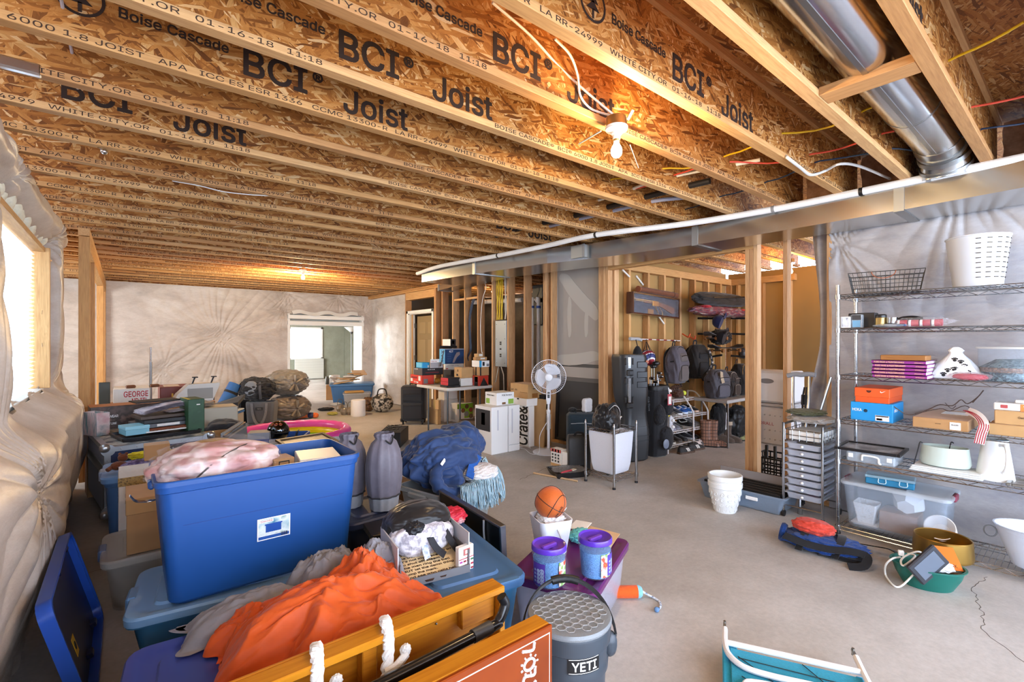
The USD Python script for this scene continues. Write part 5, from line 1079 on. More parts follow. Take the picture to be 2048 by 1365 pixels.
obj("body",tube([a,a*.5+b*.5,b],.038,18),fabric("#6d3a20",20.,.3,.3,.6),t);obj("mouth",tube([a-(b-a)*.012,a+(b-a)*.01],.042,18),fabric("#8a4c2c",20.,.3,.3,.6),t);obj("buckle",tube([a*.12+b*.88,a*.1+b*.9],.041,18),fabric("#45240f",20.,.2,.3,.6),t)
# wall rack: arms with snow-sport bags, caps, boards
def rk(px,py,Y):return at_y(px,py,Y)
for k,(py,lab)in enumerate(((637,"upper black rack arm under the quilted bag"),(668,"middle black rack arm under the skateboard"),(712,"lowest black rack arm under the long board"))):
    for j,px in enumerate((1396,1462)):
        q=rk(px,py,WY_-.02);solo("rack_arm",tube([q,q+np.array([0.0,-.22,-.01]),q+np.array([0,-.38,.02])],.016,8),NY("#1c1c1e"),("left " if j==0 else "right ")+lab,"rack")
q0,q1=rk(1388,610,WY_-.24),rk(1490,610,WY_-.24);cx_=(q0[0]+q1[0])/2;ww=q1[0]-q0[0];zb=rk(1430,637,WY_-.24)[2]+.02
t=thing("quilted_bag","purple and red patterned quilted board bag on the rack","bag",(cx_,WY_-.22,zb));obj("body",blob(ww*.55,.15,.085,.12,3,3,5,stretch=(1.5,1,1)),pattern(("#2d2233","#5b4552","#7a2f38","#8f8480","#43323e"),9.,(1,1,3)),t)
obj("red_panel",mv(blob(.09,.1,.03,.1,3,2,4),-ww*.36,-.055,.105),fabric("#a8262f",60.),t);obj("red_panel",mv(blob(.07,.1,.025,.1,3,4,4),ww*.33,-.055,.10),fabric("#b03526",60.),t)
t=thing("board_bag","long black padded bag on top of the quilted bag","bag",(cx_+.02,WY_-.25,zb+.165));obj("body",blob(ww*.56,.15,.105,.16,1.3,7,5,stretch=(1.8,1,1)),fabric("#221e1c",60.,.3,.4,.7),t);obj("zip",ribbon(spl([(-ww*.35,-.155,.10),(0,-.175,.13),(ww*.25,-.155,.16)],5),.02,.004,(0,-1,.2)),plain("#0f0f10",.5),t)
cap("navy cap hanging from the rack above the other cap",rk(1443,645,WY_-.42),20,fabric("#20264d",80.,.15,.2),(-70,10,0));cap("black cap hanging before the helmet bag on the rack",rk(1449,676,WY_-.42),10,fabric("#17171f",80.,.15,.2),(-75,-10,0))
q=rk(1441,690,WY_-.2);t=thing("helmet_bag","round black mesh bag on the middle rack arm","bag",q);obj("body",blob(.24,.13,.12,.2,3,4,5),fabric("#1d1a18",50.,.3,.4),t)
def skateboard(label,c,L,tone):
    t=thing("skateboard",label,"skateboard",c);obj("deck",loft([np.array([(x,-.10*wd,z),(x,.10*wd,z),(x,.10*wd,z+.011),(x,-.10*wd,z+.011)])for x,wd,z in((-L/2,.45,.05),(-L*.42,.85,.02),(-L*.3,1,0),(L*.3,1,0),(L*.42,.85,.02),(L/2,.45,.05))]),plain(tone,.6),t,False)
    for s in(-1,1):
        tk=obj("truck",cat(bx(s*L*.28-.025,s*L*.28+.025,-.03,.03,-.022,0),line((s*L*.28,-.08,-.035),(s*L*.28,.08,-.035),.009,8),bx(s*L*.28-.012,s*L*.28+.012,-.015,.015,-.035,-.02)),metal("#a6a8aa",.35),t,False)
        for y in(-.085,.085):obj("wheel",mv(rt(C.cylinder(.027,.032,sections=18),90,(1,0,0)),s*L*.28,y,-.038),plain("#8a5a33",.5),tk)
q=rk(1432,676,WY_-.25);skateboard("worn skateboard on the middle rack arms",q+np.array([0,-.0,.03]),.78*.7,"#4a4644");q=rk(1452,702,WY_-.27);skateboard("long dark skateboard on the lowest rack arms",q+np.array([0,0,.04]),.95,"#26272c")
# trekking pole on pegs, ball net, hanging rucksacks
a,b=rk(1266,678,WY_-.10),rk(1360,682,WY_-.10)
t=thing("trekking_pole","red and white striped pole lying across the closet studs","pole");obj("shaft",line(a,b,.008,8),plain("#cfcac8",.4),t)
for k in range(4):f0,f1=.30+.16*k,.37+.16*k;obj("band",line(a+(b-a)*f0,a+(b-a)*f1,.0086,8),plain("#7e2230",.5),t)
obj("grip",tube(spl([a-(b-a)*.06,a,a+(b-a)*.1,a+(b-a)*.16+np.array([0,0,-.012])],4),.022,8),plain("#9c9da0",.5),t);t=thing("pole_pegs","pair of metal pegs carrying the striped pole","hook");each("peg",[line(a+(b-a)*.9+np.array([0,.095,0]),a+(b-a)*.9+np.array([0,-.02,-.008]),.008),line(a+(b-a)*.25+np.array([0,.095,0]),a+(b-a)*.25+np.array([0,-.02,-.008]),.008)],metal("#7d7d7d"),t)
q=rk(1275,716,WY_-.14);t=thing("drawstring_bag","black drawstring bag hanging at the left end of the striped pole","bag",q+np.array([0,0,-.11]))
obj("body",loft([ring(.07,.04,0,20),ring(.095,.06,.02,20),ring(.09,.06,.12,20),ring(.06,.045,.21,20),ring(.02,.02,.26,20)]),fabric("#151517",50.,.3,.4),t,True);obj("cord",tube([(0,0,.26),(.0,.03,.36)],.006),NY("#151517"),t)
q=rk(1295,716,WY_-.17);t=thing("volleyball","red white and blue volleyball hanging in a net","ball",q)
def ballmat():
    k="vball"
    return _M.get(k)or _new({"t":("texture_coordinate",{}),"mp":("mapping",dict(rotation=(.5,.6,.3))),"w":("wave_texture",dict(scale=3.2,distortion=1.2,wave_type="bands",bands_direction="diagonal")),"r":("rgb_ramp",{"ramp":[(.0,lin("#8e1f2e")),(.33,lin("#d9d7d4")),(.66,lin("#27346f"))],"interpolate":False}),"p":("principled_bsdf",dict(roughness=.5))},
        [("t.object","mp.vector"),("mp.vector","w.vector"),("w.fac","r.fac"),("r.color","p.base_color")],"p.BSDF",k)
obj("ball",C.icosphere(3,.105),ballmat(),t);obj("net",cat(*[tube(spl([(.107*math.sin(u)*math.cos(a+.3*s*u),.107*math.sin(u)*math.sin(a+.3*s*u),-.107*math.cos(u))for u in np.linspace(.2,2.6,8)]+[(0,.02,.22)],2),.002,4)for a in np.linspace(0,6.283,8)[:-1]for s in(-1,1)]),plain("#1a1a1c",.8),t,kind="stuff")
q=rk(1352,766,WY_-.16);pack("backpack","grey backpack with open flap hanging on the closet wall","backpack",(q[0],WY_-.17,q[2]),8,.40,.20,.52,NY("#57525a"),NY("#625a58"),1,True,group=None)
q=rk(1392,757,WY_-.15);pack("backpack","black backpack hanging right of the grey one","backpack",(q[0]+.04,WY_-.15,q[2]),-6,.36,.20,.50,NY("#201c1b"),NY("#17171a"),2,True);pb_=[rk(1418,700,WY_-.30),rk(1424,725,WY_-.30),rk(1416,745,WY_-.30),rk(1404,757,WY_-.30)]
t=thing("printed_strap","black strap with white letters hanging from the black backpack","strap");obj("webbing",ribbon(spl(pb_,5),.045,.004,(-.3,-1,0)),NY("#1b1a1c"),t)
sp_=spl(pb_,5);obj("lettering",cat(*[frame(mv(txt("HIMPANI"[i%7],.03,.001,True),-.01,-.015,.004),sp_[1+2*i],(.9,-.3,0),(0,.05,1))for i in range(6)]),plain("#c9c3c3",.6),t,False,kind="stuff")
for k,(px,py)in enumerate(((1371,672),(1383,676))):q=rk(px,py,WY_-.06);solo("orange_hook",tube(spl([q+np.array([0,.05,.03]),q,q+np.array([0,-.05,-.02]),q+np.array([.01*(-1)**k,-.07,.03])],4),.010,8),plain("#d2552a",.5),("left" if k==0 else "right")+" orange-tipped hook above the black backpack","hook")
# golf travel case, golf bag
g0=at(1262,921,0);t=thing("golf_travel_case","tall black hard golf travel case with chrome latches","case",(g0[0]+.02,g0[1]+.02,0),-14)
S=[];prof=((0,.30,.22),(.02,.36,.26),(.20,.38,.28),(.36,.385,.28),(.46,.36,.26),(.60,.33,.26),(.72,.37,.29),(.84,.40,.31),(1.26,.40,.31),(1.30,.38,.29))
BK=plain("#26282b",.38);obj("shell",loft([np.column_stack([rr(a,b,min(a,b)*.34,8),np.full(32,z)])+np.array([.03*math.sin(z*2.6+1),0,0])for z,a,b in prof]),BK,t,40)
off=lambda z:.03*math.sin(z*2.6+1)
for z in(.9,1.02,1.14):obj("rib_panel",cat(bx(-.03,.125,-.163,-.15,z,z+.075,.012)),plain("#1d1f22",.35),t,False)
for z in(.25,.31,.42):obj("ring_rib",loft([np.column_stack([rr(np.interp(z+e,[p[0]for p in prof],[p[1]for p in prof])+.008,np.interp(z+e,[p[0]for p in prof],[p[2]for p in prof])+.008,.095,8),np.full(32,z+e)])+np.array([off(z),0,0])for e in(-.006,.006)]),plain("#1d1f22",.4),t)
ed=lambda z:np.array([-.155+off(z),-.125,z])
each("chrome_valance",[bx(-.165,-.125,-.158,-.15,.70,1.02),bx(-.165,-.125,-.158,-.15,1.14,1.27)],CHROME,t,False)
for z in(.66,1.05):obj("latch",cat(bx(-.18,-.09,-.17,-.14,z,z+.07,.008),bx(-.16,-.11,-.175,-.165,z+.01,z+.06,.004)),plain("#17181a",.4),t,False)
for z in(.72,.95,1.18):each("bumper",[bx(-.195,-.175,-.15,-.12,z,z+.08,.008),bx(-.105,-.085,-.168,-.15,z,z+.08,.008)],plain("#17181a",.4),t,False)
obj("logo_disc",mv(rt(C.cylinder(.022,.006,sections=24),90,(1,0,0)),.12,-.16,1.21),plain("#a0522c",.5),t);obj("emblem",frame(txt_w("Club Glove",.17,.03),(.135,-.148,.78),(.1,0,-1),(1,0,.1)),plain("#0d0e10",.3),t,False)
b0=at(1318,912,0);t=thing("golf_bag","black golf bag of clubs with a red luggage tag","golf bag",b0+np.array([0,.06,0]),-10);NYB=NY("#1c1d22",50.)
obj("body",loft([np.column_stack([rr(a,b,.07,8)*(1+.02*np.sin(np.arange(32)[:,None]*2.1+z*20)),np.full(32,z)])for z,a,b in((0,.24,.22),(.02,.27,.25),(.3,.26,.25),(.6,.28,.26),(.82,.31,.28),(.86,.30,.27))]),NYB,t,True)
obj("cuff",loft([np.column_stack([rr(a,b,.08,8),np.full(32,z)])for z,a,b in((.84,.31,.28),(.88,.32,.29),(.90,.30,.27),(.86,.25,.22))],(False,True)),plain("#141518",.5),t)
for k,(x,z,w,h_)in enumerate(((.06,.08,.20,.30),(-.06,.40,.16,.26),(.08,.52,.14,.22))):obj("pocket",mv(blob(w/2,.06,h_/2,.12,3,k,4),x,-.14,z),NYB,t)
obj("towel_ring",frame(mv(C.annulus(.02,.035,.004),0,0,0),(-.07,-.16,.52),(1,0,0),(0,0,1)),plain("#b8bcc0",.4),t);obj("tag_frame",bx(.0,.07,-.215,-.208,.66,.80,.004),plain("#a51f33",.4),t,False);obj("tag_card",bx(.012,.058,-.217,-.2155,.675,.77),PAPER,t,False);obj("tag_strap",ribbon([(.035,-.19,.88),(.035,-.21,.80)],.014,.003,(0,-1,0)),plain("#c9c9cb",.5),t)
for z in(.38,.46):obj("golf_ball",mv(C.icosphere(3,.0215),.11,-.20,z),WHT,t)
obj("reflective_patch",mv(blob(.05,.012,.06,.05,3,3,3),-.02,-.205,.12),plain("#6f7788",.35),t)
for k,(x,y,L,r)in enumerate(((-.08,.02,.98,.0),(-.04,-.06,1.05,0),(.0,.05,1.12,1),(.05,-.02,1.0,0),(-.1,-.05,.94,0),(.09,.04,.95,0),(-.02,.0,1.16,1))):
    c=thing("golf_club","%s golf club head sticking out of the black golf bag"%(("short shiny","shiny","dark","middle bright","leftmost low","rightmost low","tallest dark")[k]),"golf club",b0+np.array([x,.06+y,0]));obj("shaft",line((0,0,.12),(0,0,L),.0055,8),STEEL,c)
    obj("head",cat(mv(blob(.018,.042,.02,.05,3,k,3),0,-.03,L-.01))if not r else mv(blob(.05,.045,.03,.03,3,k,3),0,-.03,L-.01),(CHROME if not r else plain("#1b1b1d",.3)),c)
# shoe rack
r0=at(1333,908,0);RW,RD=.92,.30
def rkp(x,y,z):return r0+np.array([x,y,z])
t=thing("shoe_rack","four-tier white wire shoe rack in the closet","shoe rack",r0,-3);TZ=(.09,.27,.46,.66)
for x in(0,RW*.62,RW):obj("frame_tube",tube(spl([(x,-.02,0),(x,-.02,.40),(x,.0,.52),(x,.16,.72),(x,RD,.74)],5),.011,8),plain("#cfcac6",.4),t);obj("frame_tube",tube([(x,RD,0),(x,RD,.74)],.011,8),plain("#cfcac6",.4),t)
for z in TZ:
    y0=0 if z<.5 else.13
    s=obj("shelf",cat(line((0,y0,z),(RW,y0,z),.004),line((0,RD,z),(RW,RD,z),.004),line((0,y0,z-.03),(RW,y0,z-.03),.004)),plain("#cfcac6",.4),t);obj("deck_wires",cat(*[line((RW*i/44,y0,z),(RW*i/44,RD,z),.0022,4)for i in range(45)]+[line((RW*i/44,y0,z),(RW*i/44,y0,z-.03),.0022,4)for i in range(45)]),plain("#cfcac6",.4),s,kind="stuff")
ob=BX(rkp(.0,.10,TZ[3]+.006),.24,.19,.11);carton("orange_shoebox","orange shoebox on the top tier of the shoe rack","shoebox",ob,plain("#d4541a",.5),[],lid=(plain("#dc5c1e",.5),.035))
shoe("white football boot lying on the orange box in the closet",rkp(.06,.20,TZ[3]+.118),-20,.24,"#d9cfc6","#d5d0ca","#c9bdb2")
t=thing("baseball_glove","brown leather baseball glove holding a yellow ball on the rack","glove",rkp(.56,.17,TZ[3]+.006));LE=fabric("#4a2a18",30.,.35,.4,.6);obj("palm",blob(.12,.09,.06,.15,3,2,4),LE,t)
for k in range(4):obj("finger",tube(spl([(-.09+.05*k,.03,.07),(-.10+.055*k,.05,.14),(-.08+.05*k,-.01,.17)],4),[.02]*8+[.014],8),LE,t)
obj("ball",mv(C.icosphere(2,.034),.02,-.07,.075),plain("#c6cf3f",.7),t)
sh=[("grey-brown trainer on the second tier from the top",.20,2,"#5a524c","#6b625a",None,None),("dark trainer beside the grey-brown one on the rack",.30,2,"#2b2725","#8d867e",None,None),("navy and white trainer on the rack's second tier",.44,2,"#343c4c","#cfd0d2",None,None),("blue and white sneaker on the rack's second tier",.58,2,"#2257a6","#c7d5e4",None,"#e6ebf2"),
    ("bright blue sneaker in front of the other blue one",.66,2,"#1b62b4","#b9cfe2",None,"#eef2f6"),("black sneaker with a white eye pattern at the rack's right end",.80,2,"#151517","#c9a891",None,"#e4e4e4"),("pink and plum sneaker on the third tier",.12,1,"#8d2f52","#6c5c6c",None,None),("mauve-grey sneaker next to the pink one",.22,1,"#77707c","#8b8794",None,None),("grey clog on the third tier of the rack",.33,1,"#6a6a74","#77767e",None,None),
    ("dark green clog on the third tier of the rack",.44,1,"#36372f","#4c4a42",None,None),("black sneaker with a big white swoosh on the third tier",.70,1,"#111114","#1c1c1f",None,"#e9e9e9"),("grey trainer beside the big swoosh sneaker",.82,1,"#88888c","#a9a9aa",None,None),("black slip-on with a cream sole on the lowest tier",.14,0,"#1b1a1a","#cfc9bd",None,None),("second black slip-on on the lowest tier",.24,0,"#211f1e","#bfb8ac",None,None),
    ("brown-black loafer in the middle of the lowest tier",.38,0,"#2a211c","#4b423a",None,None),("black dress shoe on the lowest tier",.50,0,"#151415","#211f1e",None,None),("grey and navy shoe at the right of the lowest tier",.68,0,"#23262f","#9fa3ab",None,None),("black trainer at the right end of the lowest tier",.80,0,"#131316","#26262a",None,None)]
for lab,x,tier,up,so,st_,sp in sh:shoe(lab,rkp(x,.27,TZ[tier]+.006),-96+8*math.sin(x*40),.265,up,so,"#c9c6c2" if up not in("#151415","#2a211c")else "#1c1a19",st_,0,"shoes on the closet rack",sport=sp)
t=thing("white_glove","white knit glove hanging from the left end of the shoe rack","glove",rkp(.02,-.05,.48));GW=fabric("#c9c9ce",60.,.1,.3);obj("palm",mv(blob(.04,.02,.06,.1,3,1,4),0,0,-.10),GW,t)
for k in range(4):obj("finger",tube([(-.03+.02*k,0,-.09),(-.02+.024*k,0,-.19+.01*(k%2))],.010,8),GW,t)
t=thing("yellow_tape_case","small bright yellow case on the second tier of the shoe rack","case",rkp(.06,.03,TZ[2]+.006));obj("body",bx(0,.075,0,.05,0,.085,.008),plain("#d8c81e",.4),t,False);obj("clip",bx(.02,.055,-.003,0,.02,.06),plain("#8c8216",.5),t,False)
# boots and shoes on the floor of the closet
def boot(label,loc,rz,m,sole,h,w=.11,L=.26,name="boot",cuff=None,group=None):
    t=thing(name,label,"boot",loc,rz,group)
    obj("sole",mv(loft([np.column_stack([rr(L,w,.05,6),np.full(24,z)])for z in(0,.022)]),L/2-.07,0,0),plain(sole,.7),t)
    obj("foot",mv(loft([np.column_stack([rr(a,w*b,.045,6)+np.array([c,0]),np.full(24,z)])for z,a,b,c in((.02,L*.98,1,0),(.05,L*.95,1,-.002),(.075,L*.8,.92,-.02),(.10,L*.55,.9,-.055))]),L/2-.07,0,0),m,t)
    obj("shaft",mv(loft([np.column_stack([rr(a,b,.045,6)+np.array([c,0]),np.full(24,z)])for z,a,b,c in((.09,.135,w*.9,.005),(h*.5,.125,w*.95,0),(h,.15,w*1.15,0),(h,.13,w*1.0,0),(h-.05,.12,w*.9,0))]),0,0,0),m,t)
    if cuff:obj("cuff",mv(loft([np.column_stack([rr(.158,w*1.22,.05,6),np.full(24,z)])for z in(h-.05,h+.004)],(False,False))),cuff,t)
    return t
PLAID=None
def plaid():
    k="plaid"
    if k in _M:return _M[k]
    nd={"t":("texture_coordinate",{}),"x":("separate_xyz",{})};ln=[("t.object","x.vector")]
    for i,ax in enumerate("xyz"):
        nd["s"+ax]=("math",dict(math_type="multiply",value2=28. if ax!="z" else 22.));nd["f"+ax]=("math",dict(math_type="fraction"));nd["l"+ax]=("math",dict(math_type="less_than",value2=.14));ln+=[("x."+ax,"s%s.value1"%ax),("s%s.value"%ax,"f%s.value1"%ax),("f%s.value"%ax,"l%s.value1"%ax)]
    nd["a"]=("math",dict(math_type="maximum"));nd["b"]=("math",dict(math_type="maximum"));nd["m"]=("mix",dict(color1=lin("#8d6551"),color2=lin("#2b211e")));nd["p"]=("principled_bsdf",dict(roughness=.6))
    return _new(nd,ln+[("lx.value","a.value1"),("ly.value","a.value2"),("a.value","b.value1"),("lz.value","b.value2"),("b.value","m.fac"),("m.color","p.base_color")],"p.BSDF",k)
for k,(px,lab)in enumerate(((1411,"left plaid wellington boot in front of the shoe rack"),(1425,"right plaid wellington boot in front of the shoe rack"))):boot(lab,at(px,893,0),-62,plaid(),"#1b1817",.36)
for k,(px,lab)in enumerate(((1438,"left grey-brown snow boot with a fleece cuff"),(1453,"right grey-brown snow boot with a fleece cuff"))):boot(lab,at(px,884,0),-62,fabric("#57493f",50.,.2,.3),"#4a4238",.30,.12,.28,cuff=fabric("#b7a48e",40.,.2,.5))
for k,(px,lab)in enumerate(((1461,"left olive green rubber boot"),(1471,"right olive green rubber boot beside the post"))):boot(lab,at(px,880,0),-62,fabric("#8a8a5c",40.,.2,.2,.6),"#1f1d1a",.27,.11,.27)
shoe("black sneaker with three white stripes, nearest on the closet floor",at(1357,909,0),-6,.30,"#1a1818","#4a3526","#2a2827","#d9d6d2");shoe("second black three-striped sneaker behind the first",at(1376,902,0),-10,.30,"#1c1a1a","#4a3526","#2a2827","#d9d6d2");shoe("cream and mauve sneaker behind the black pair",at(1388,895,0),-12,.28,"#c9b8b0","#6d4a3a","#b9a6b0","#3a302c");shoe("second cream sneaker beside the plaid boots",at(1394,889,0),-10,.28,"#cdbdb6","#6d4a3a","#b9a6b0","#3a302c")
# folding table in the closet with bags
a,b=at_y(1405,790,3.45),at_y(1492,797,3.25);tz=.62
t=thing("folding_table","grey folding table carrying bags at the back of the closet","table",(a[0]+.02,3.1,0));tl=1.25
obj("tabletop",bx(0,tl,0,.5,tz,tz+.045,.012),plain("#a9a6a3",.5),t,False)
for x,y in((.12,.06),(.12,.44),(tl-.4,.06),(tl-.4,.44)):obj("leg",line((x,y,0),(x,y,tz),.012,8),plain("#6f6a66",.4,.6),t)
pack("backpack","grey backpack with a pale stripe on the closet folding table","backpack",(a[0]+.22,3.36,tz+.046),-12,.36,.22,.40,NY("#4d4b52"),NY("#55535c"),5,False,accent=fabric("#b7a58c",50.));pack("backpack","small brown-black backpack with a pale tag on the closet table","backpack",(a[0]+.55,3.34,tz+.046),4,.28,.2,.36,NY("#2a211d"),NY("#332823"),6,False,"#8a8077");pack("duffel_bag","large black bag with gold piping at the right of the closet table","bag",(a[0]+.92,3.36,tz+.046),10,.40,.24,.46,NY("#1f1a18"),NY("#231d1a"),7,False,"#9c7a3c")
t=thing("helmet_disc","dark round object hanging behind the post on the closet wall","helmet",at_y(1486,718,3.7));obj("shell",blob(.06,.06,.09,.05,3,1,4),plain("#3d3b40",.4),t)
j=at_y(1449,870,3.25);t=thing("black_jacket","black jacket with white arm stripes hanging under the closet table","jacket",(a[0]+.38,3.42,.10));obj("body",blob(.17,.10,.24,.2,1.5,3,5),fabric("#111114",50.,.3,.4),t)
for k in range(3):obj("stripe",ribbon(spl([(.02+.035*k,-.095,.10),(.03+.035*k,-.10,.22),(.06+.03*k,-.09,.34)],4),.012,.004,(0,-1,0)),WHT,t)
solo("black_sack",blob(.26,.16,.26,.2,1.4,8,5),fabric("#131315",30.,.3,.4,.5),"glossy black sack on the floor under the closet table","bag",(a[0]+.82,3.36,0.001));t=shoe("black and white slipper on the floor under the closet table",(a[0]+.85,3.02,0),-40,.29,"#17171a","#c9c9cb")
# ------------------------------------------------------------------ leaning screen, fan, hamper group
s0,s1=at(1105,890,0),at(1196,868,0)
t=thing("screen_door","black framed screen door leaning on the drywall bay","screen door",(XR+.04,4.12,0.0),0,None,(0,3.0,0));w=.86;h=1.15
obj("frame",cat(bx(0,.025,0,w,0,.07),bx(0,.025,0,w,h-.05,h),bx(0,.025,0,.05,.07,h-.05),bx(0,.025,w-.05,w,.07,h-.05)),plain("#202126",.5),t,False);obj("mesh",bx(.010,.013,.05,w-.05,.07,h-.05),clear("#3d3b3a",.45,.8),t,False)
f0=at(1095,905,0);f0[1]-=.02
t=thing("pedestal_fan","white oscillating pedestal fan with a round wire cage","fan",f0,-42)  # faces -y in its own frame
WF=plain("#dfe0e4",.35);FH=at_d(1092,754,depth_of(f0))[2]
obj("base",lathe([(.001,0),(.205,0),(.208,.012),(.18,.026),(.06,.040),(.03,.055),(.001,.055)],48),WF,t);obj("pole",cat(mv(C.cylinder(.019,.50,sections=20),0,.02,.28),mv(C.cylinder(.014,.35,sections=20),0,.02,.62)),WF,t);obj("height_collar",mv(lathe([(.019,0),(.026,.004),(.028,.05),(.02,.06)],20),0,.02,.50),WF,t)
obj("control_column",loft([np.column_stack([rr(a,b,.015,5),np.full(20,z)])+np.array([0,.02,0])for z,a,b in((FH-.36,.045,.045),(FH-.30,.065,.06),(FH-.12,.055,.055),(FH-.02,.06,.09))]),WF,t);obj("switch_panel",bx(-.014,.014,-.014,-.010,FH-.28,FH-.20,.002),plain("#3a3b3e",.4),t,False)
obj("motor",mv(rt(lathe([(.001,-.06),(.05,-.05),(.062,0),(.06,.05),(.04,.08),(.001,.085)],28),-90,(1,0,0)),0,.05,FH),WF,t)
bl_=[]
for k in range(3):
    U,V=np.meshgrid(np.linspace(0,1,9),np.linspace(-1,1,9),indexing="ij");rad=.035+.145*U;hw=.028+.085*np.sin(np.clip(U*1.25,0,1)*math.pi*.72);hw=hw*np.sqrt(np.clip(1.02-U**6,.02,1))
    m=trimesh.Trimesh(np.stack([hw*V,.0+.028*V*1.,rad],-1).reshape(-1,3),grid(9,9),process=False);m2=m.copy();m2.apply_translation((0,.003,0));obj("blade",rt(cat(m,m2),120*k+25,(0,1,0)).apply_translation((0,-.055,FH)),plain("#d5d8e0",.4),t,True)
def cage(y,bulge,r=.222):
    s=[]
    for k in range(56):a=2*math.pi*k/56;s.append(tube([(.045*math.cos(a),y-bulge,FH+.045*math.sin(a)),(.13*math.cos(a+.1),y-bulge*.92,FH+.13*math.sin(a+.1)),(.2*math.cos(a+.18),y-bulge*.55,FH+.2*math.sin(a+.18)),(r*math.cos(a+.2),y,FH+r*math.sin(a+.2))],.0013,4))
    return cat(*s)
obj("front_cage",cage(-.06,.06),WF,t,True,kind="stuff");obj("rear_cage",cage(-.045,-.09),WF,t,True,kind="stuff");cr=lambda r,y:tube([(r*math.cos(a),y,FH+r*math.sin(a))for a in np.linspace(0,2*math.pi,48,endpoint=False)],.005,6,True)
obj("cage_rim",cat(cr(.224,-.055)),WF,t);obj("cage_ring",cr(.15,-.112),WF,t);obj("badge",mv(rt(lathe([(.001,0),(.046,0),(.05,.006),(.042,.016),(.02,.02),(.001,.02)],28),90,(1,0,0)),0,-.118,FH),WF,t)
solo("fan_cord",tube(spl([f0+np.array([-.03,.0,.40]),f0+np.array([-.08,.08,.22]),at(1078,905,.06),at(1062,908,.007),at(1048,898,.006),at(1030,895,.006),at(1046,893,.006),at(1061,897,.006),at(1055,893,.006)],6),.0045,6),plain("#dfe0e2",.5),"white power cord trailing from the pedestal fan","cord")
hp=at(1228,980,0);HW,HD,HH=.36,.37,.595
t=thing("laundry_hamper","chrome wire hamper stand with a white canvas bag","hamper",hp)
for x,y in((0,0),(HW,0),(0,HD),(HW,HD)):obj("post",cat(mv(C.cylinder(.0125,HH,sections=14),x,y,.02+HH/2),mv(lathe([(.001,HH+.02),(.014,HH+.02),(.006,HH+.05),(.001,HH+.055)],12),x,y,0)),CHROME,t);obj("foot",mv(lathe([(.001,0),(.017,0),(.017,.016),(.01,.02),(.001,.02)],12),x,y,0),BLK,t)
wire_shelf(t,0,HW,0,HD,.10,name="lower_shelf");obj("top_rail",cat(tube([(0,0,HH-.02),(HW,0,HH-.02),(HW,HD,HH-.02),(0,HD,HH-.02)],.0032,5,True),tube([(0,0,HH-.05),(HW,0,HH-.05),(HW,HD,HH-.05),(0,HD,HH-.05)],.0032,5,True),*[tube([np.array(a)+(np.array(b)-np.array(a))*i/10+np.array([0,0,HH-.05+.03*(i%2)])for i in range(11)],.0022,4)for a,b in(((0,0,0),(HW,0,0)),((0,0,0),(0,HD,0)),((HW,0,0),(HW,HD,0)),((0,HD,0),(HW,HD,0)))]),CHROME,t)
S=[]
for z,f in((.115,.62),(.13,.74),(.2,.82),(.35,.88),(.48,.92),(HH-.045,.93)):q=rr(HW*f,HD*f,.03,8);S.append(np.column_stack([q[:,0]+HW/2,q[:,1]+HD/2,np.full(32,z)-(.035*np.abs(np.sin(np.arange(32)*math.pi/8))if z>.5 else 0)]))
obj("canvas_bag",loft(S,(True,False)),fabric("#ccced6",120.,.06,.25,.85),t,True)
hs=hp+np.array([HW/2,HD/2,.50]);sq=at(1163,912,0)
t=thing("black_tote_bag","glossy black duffel stuffed in the top of the hamper","bag",hs+np.array([-.05,.02,.02]),25);obj("body",blob(.17,.14,.15,.24,1.1,5,5,stretch=(1,1.6,1)),fabric("#1b1a1b",20.,.3,.3,.3),t);obj("handle",ribbon(spl([(-.12,-.05,.26),(-.05,-.10,.31),(.06,-.12,.22),(.13,-.10,.12)],6),.03,.006,(0,-.8,.6)),NY("#0f0f11"),t);obj("piping",tube(spl([(-.14,-.02,.20),(-.06,-.10,.29),(.05,-.13,.22),(.15,-.09,.08)],6),.004,6),plain("#c9c6c2",.4),t)
t=thing("white_bin_liner","small off-white waste basket lying in the hamper","basket",hs+np.array([.10,.06,-.01]),10);obj("body",shell([(.11,.10,.02,.0),(.16,.14,.03,.16),(.175,.155,.03,.165),(.175,.155,.03,.175),(.15,.13,.025,.175),(.10,.09,.02,.01)]),plain("#d6cdc4",.45),t)
solo("white_paper_bag",blob(.07,.04,.09,.12,1.5,3,4,sq=5),fabric("#d9d9db",30.,.08,.2,.5),"small white printed bag behind the black duffel","bag",sq+np.array([.06,-.04,.555]));solo("dark_shirt",blob(.12,.10,.07,.3,3,9,4),fabric("#2d2a30",40.,.25,.4),"dark crumpled clothes in the back of the hamper","clothes",hs+np.array([.11,.20,-.02]))
